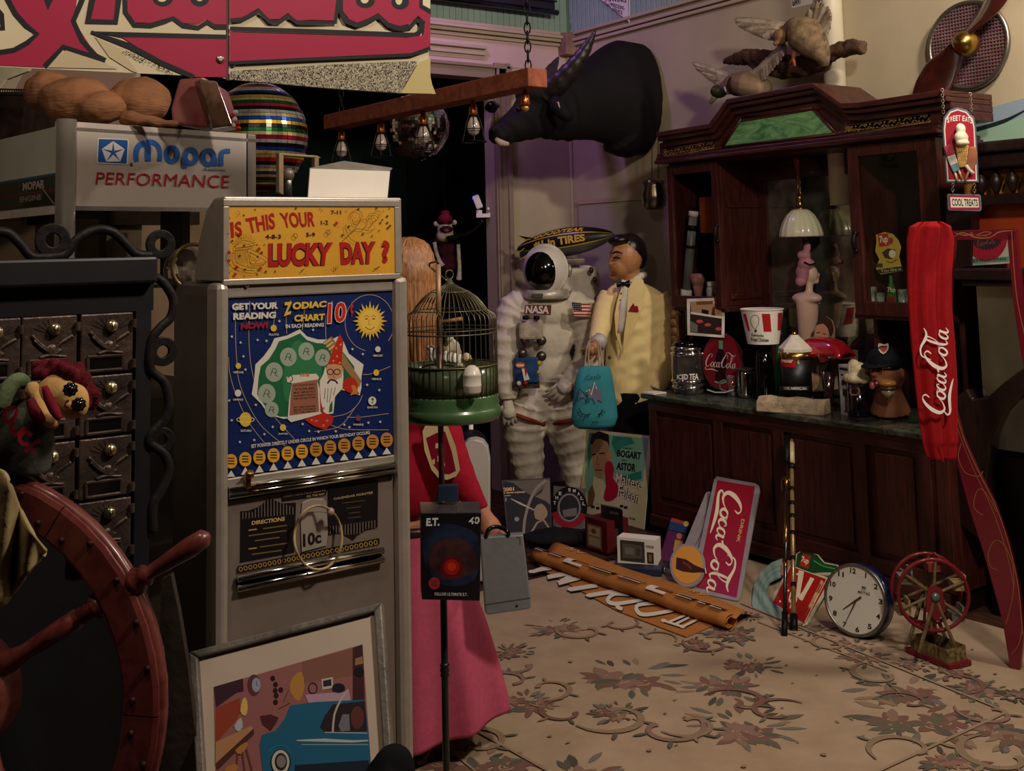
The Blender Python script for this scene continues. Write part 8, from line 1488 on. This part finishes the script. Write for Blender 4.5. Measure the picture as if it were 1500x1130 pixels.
# grey metal case
t = T('grey_metal_case', 'flat grey metal case hanging from the mannequin hand on a black handle', 'case', G(742,900,3.55)); cD = 3.6; MB().slab([G(x,y,cD-(y-785)*.0006) for x, y in ((702,787),(766,783),(778,888),(776,893),(714,902),(710,898))], fwd, .035).out('case_body', mat('#77777a', .45, .3, sc=5, var=.06, bump=.1), t, bevel=.006)
A = art_pl(plane3(*[G(x,y,cD-(y-785)*.0006) for x, y in ((702,787),(766,783),(778,888))]), lift=.002); A.line([(711,886),(777,876)],1.5,'#4a4844'); A.oval(757,888,2,2,'#1c1c1c',10); A.line([(757,787),(762,788),(762,798)],1.2,'#4a4844'); A.out('case_details', t)
MB().tube([G(712,787,cD), G(716,776,cD+.0), G(728,772,cD+.02), G(742,778,cD), G(745,785,cD)], .007, 8, sm=4).out('case_handle', blackg, t, smooth=True)
# ---------------- bird cage on pole ----------------
D = 3.15; s = D/F; cx0 = G(661,560,D); zc = lambda y: G(661,y,D).z; Rg = 68*s
t = T('bird_cage', 'round green based wire bird cage with domed top in front of the mannequin', 'bird cage', V((cx0.x,cx0.y,zc(612)))); O = V((cx0.x,cx0.y,0)); gm = mat('#3d5c38', .3, sc=4, var=.12, coat=.5)
m = MB(); m.lathe(O, [(Rg*.98,zc(613)),(Rg*1.05,zc(609)),(Rg*1.07,zc(601)),(Rg*1.04,zc(596)),(Rg*1.01,zc(594)),(Rg*1.03,zc(588)),(Rg*1.0,zc(584)),(Rg*1.02,zc(579)),(Rg*.98,zc(575))], n=64); m.out('base_tray', gm, t, smooth=True)
m = MB(); m.lathe(O, [(Rg*.985,zc(577)),(Rg*.985,zc(535))], n=64, cap=False); m.out('seed_guard', mat('#4a573c', .2, sc=4, col2='#343f2c', coat=.5), t, smooth=True, solid=.002)
wm = mat('#6f6a52', .4, .7, sc=5); m = MB(); nW = 44
top = [(1.0,470),(.96,462),(.8,455),(.72,447),(.6,437),(.42,428),(.2,421),(.06,415)]
for k in range(nW):
    th = 2*pi*k/nW; d_ = V((cos(th),sin(th),0)); m.tube([O+d_*Rg+UP*zc(578)]+[O+d_*Rg*r+UP*zc(y) for r, y in top], .0013, 4)
m.out('cage_wire', wm, t, smooth=True, stuff=True)
for r, y, w_ in ((1.0,534,.0028),(1.0,488,.0024),(1.0,482,.0016),(.8,455,.0018),(.42,428,.0014)): m = MB(); m.tube([O+V((cos(a*pi/32),sin(a*pi/32),0))*Rg*r+UP*zc(y) for a in range(64)], w_, 6, closed=True); m.out('cage_hoop', wm, t, smooth=True)
m = MB(); m.lathe(O, [(Rg*.2,zc(422)),(Rg*.1,zc(416)),(Rg*.03,zc(408))], n=16); m.tube([O+V((cos(a*pi/12),0,0))*.013+UP*(zc(409)+.012+.013*sin(a*pi/12)) for a in range(24)], .0018, 5, closed=True); m.out('cage_top_ring', wm, t, smooth=True)
MB().cyl(G(641,473,D), G(678,467,D), .0055).out('wooden_perch', mat('#9a7448', .7), t, smooth=True); MB().cyl(G(652,470,D+.02), G(652,495,D+.02), .003).out('perch_stem', wm, t)
t2 = T('white_bird_toy', 'white feathered toy bird perched inside the bird cage', 'toy bird', G(655,548,D)); bw = mat('#c4b8a0', .85, sc=30, bump=.3); m = MB(); gell(m,662,515,D-.04,14,18,12); gell(m,645,522,D-.03,18,12,10); gell(m,683,524,D-.06,6.5,7,6); limb(m, [(640,516,D-.05,8),(626,506,D-.05,4)]); limb(m, [(660,500,D-.05,8),(655,495,D-.05,4)]); limb(m, [(670,535,D-.05,6),(680,536,D-.06,4)]); m.out('body', bw, t2, remesh=.004, disp=(.006,.02)); m = MB()
for k in range(7): m.tube([G(632+k*7,510+k*1.5,D-.075), G(630+k*7,520+k*2,D-.08), G(634+k*7,532,D-.078)], [.004,.006,.002], 6)
m.out('wing_feather', white, t2, smooth=True, stuff=True); m = MB(); gell(m,689,526,D-.07,2.5,1.5,1.5); m.out('beak', mat('#b08a4a', .5), t2, smooth=True)
MB().tube([G(x,y,D-.02) for x, y in ((610,548),(620,538),(640,534),(670,538),(678,548))], .003, 6, sm=3).out('perch_branch', mat('#8a7a50', .7), t2, smooth=True)
t3 = T('white_feeder_cup', 'white ribbed plastic feeder cup clipped on the cage front', 'feeder', G(692,577,D-.15)); m = MB(); c = G(692,577,D-.145); hs = (D-.145)/F; m.lathe(c, [(11*hs,0),(13*hs,3*hs),(13.5*hs,11*hs),(14*hs,12*hs),(13.5*hs,13*hs),(13.5*hs,26*hs),(14*hs,27*hs),(13*hs,29*hs),(10*hs,37*hs),(4*hs,41*hs)], n=28); m.out('cup', mat('#bfb8ae', .35, sc=3, var=.03), t3, smooth=True)
# pole
D = 2.95; pb_ = G(655,1200,D); t = T('cage_pole', 'slim dark metal and brass pole standing before the bird cage', 'pole', V((pb_.x,pb_.y,0))); pz = lambda y: V((pb_.x,pb_.y,0))+UP*G(656,y,D).z
MB().cyl(pz(388), pz(500), .0075).out('upper_rod', mat('#9a7a58', .45, .3), t, smooth=True); MB().cyl(pz(500), pz(735), .008).out('middle_rod', mat('#5a3a34', .35, .4), t, smooth=True); m = MB(); m.cyl(pz(735), V((pb_.x,pb_.y,0.0)), .0095); m.out('lower_rod', mat('#28302a', .35, .5), t, smooth=True)
m = MB(); q = pz(990); m.lathe(q, [(.0095,-.02),(.013,-.012),(.0105,-.006),(.0135,.0),(.0105,.008),(.013,.014),(.0095,.02)], n=16); m.out('pole_collar', mat('#28201c', .35, .5), t, smooth=True); m = MB(); q = V((pb_.x,pb_.y,0)); m.lathe(q, [(.12,0),(.12,.012),(.03,.03),(.012,.06)], n=28); m.out('pole_foot', black, t, smooth=True)
m = MB(); m.tube([pz(388), pz(384), pz(390)+V((.03,.1,.0)), G(655,412,3.14)], .003, 6, sm=4); m.out('cage_hook', wm, t, smooth=True); MB().box(G(657,722,D-.02), (.05,.02,.04), rot=RM).out('blue_clip', mat('#1c2c40', .4), t)
# boxed toy
DB2 = 2.86; c = G(660,810,DB2); rot = Matrix.Rotation(-.12, 3, 'Z') @ RM; s = DB2/F; t = T('boxed_toy_figure', 'black toy box lettered E.T. and 40 with red glow mounted on the cage pole', 'toy box', G(660,880,DB2))
TLb, TRb, BRb, BLb = G(617,752,DB2), G(705,751,DB2+.02), G(703,881,DB2+.02), G(618,879,DB2); n_ = plane3(TLb,TRb,BLb)[1]
m = MB(); m.slab([TLb,TRb,BRb,BLb], n_, .075); m.out('carton', mat('#131218', .35), t, bevel=.002); m = MB(); bk1, bk2 = TLb-n_*.075+UP*.004, TRb-n_*.075+UP*.004; m.slab([TLb,TRb,bk2,bk1], UP, .002); m.out('clear_top', mat('#4a4448', .15, sc=14, col2='#1c181c', coat=1), t)
A = art_q(TLb, TRb, BRb, BLb, 330, 490, lift=.001); o_ = lambda x, y: (x-216, y-575)
neb = mat('#24304c', .5, kind='plain', col2='#0c0c14', sc=14); A.poly([(15,110),(120,60),(260,90),(320,160),(315,330),(250,400),(110,400),(20,300)], neb, 4); A.poly([(60,180),(110,150),(180,140),(250,160),(300,230),(310,310),(230,360),(120,370),(60,330),(40,250)], mat('#4a2a2c', .5, col2='#14101a', sc=16), 4)
A.oval(168,305,62,62,'#5a0c10'); A.oval(168,303,44,44,'#8a1a14'); A.oval(168,300,24,24,'#b03018')
A.text('E.T.', [(28,28),(102,26),(100,72),(26,74)], '#c8ccd4', .05); A.text('40', [(262,26),(322,22),(320,62),(260,64)], '#c4c4c8', .03); A.poly([(285,30),(300,40),(295,52),(282,45)],'#131218'); A.oval(70,395,32,34,'#9a3030'); 
for k in range(4): A.line([(50,382+k*9),(90,381+k*9)],3,'#5a1418')
A.text('DELUXE ULTIMATE E.T.', [(72,446),(258,445),(258,462),(72,463)], '#b8b4b0', .02); A.out('box_printing', t)
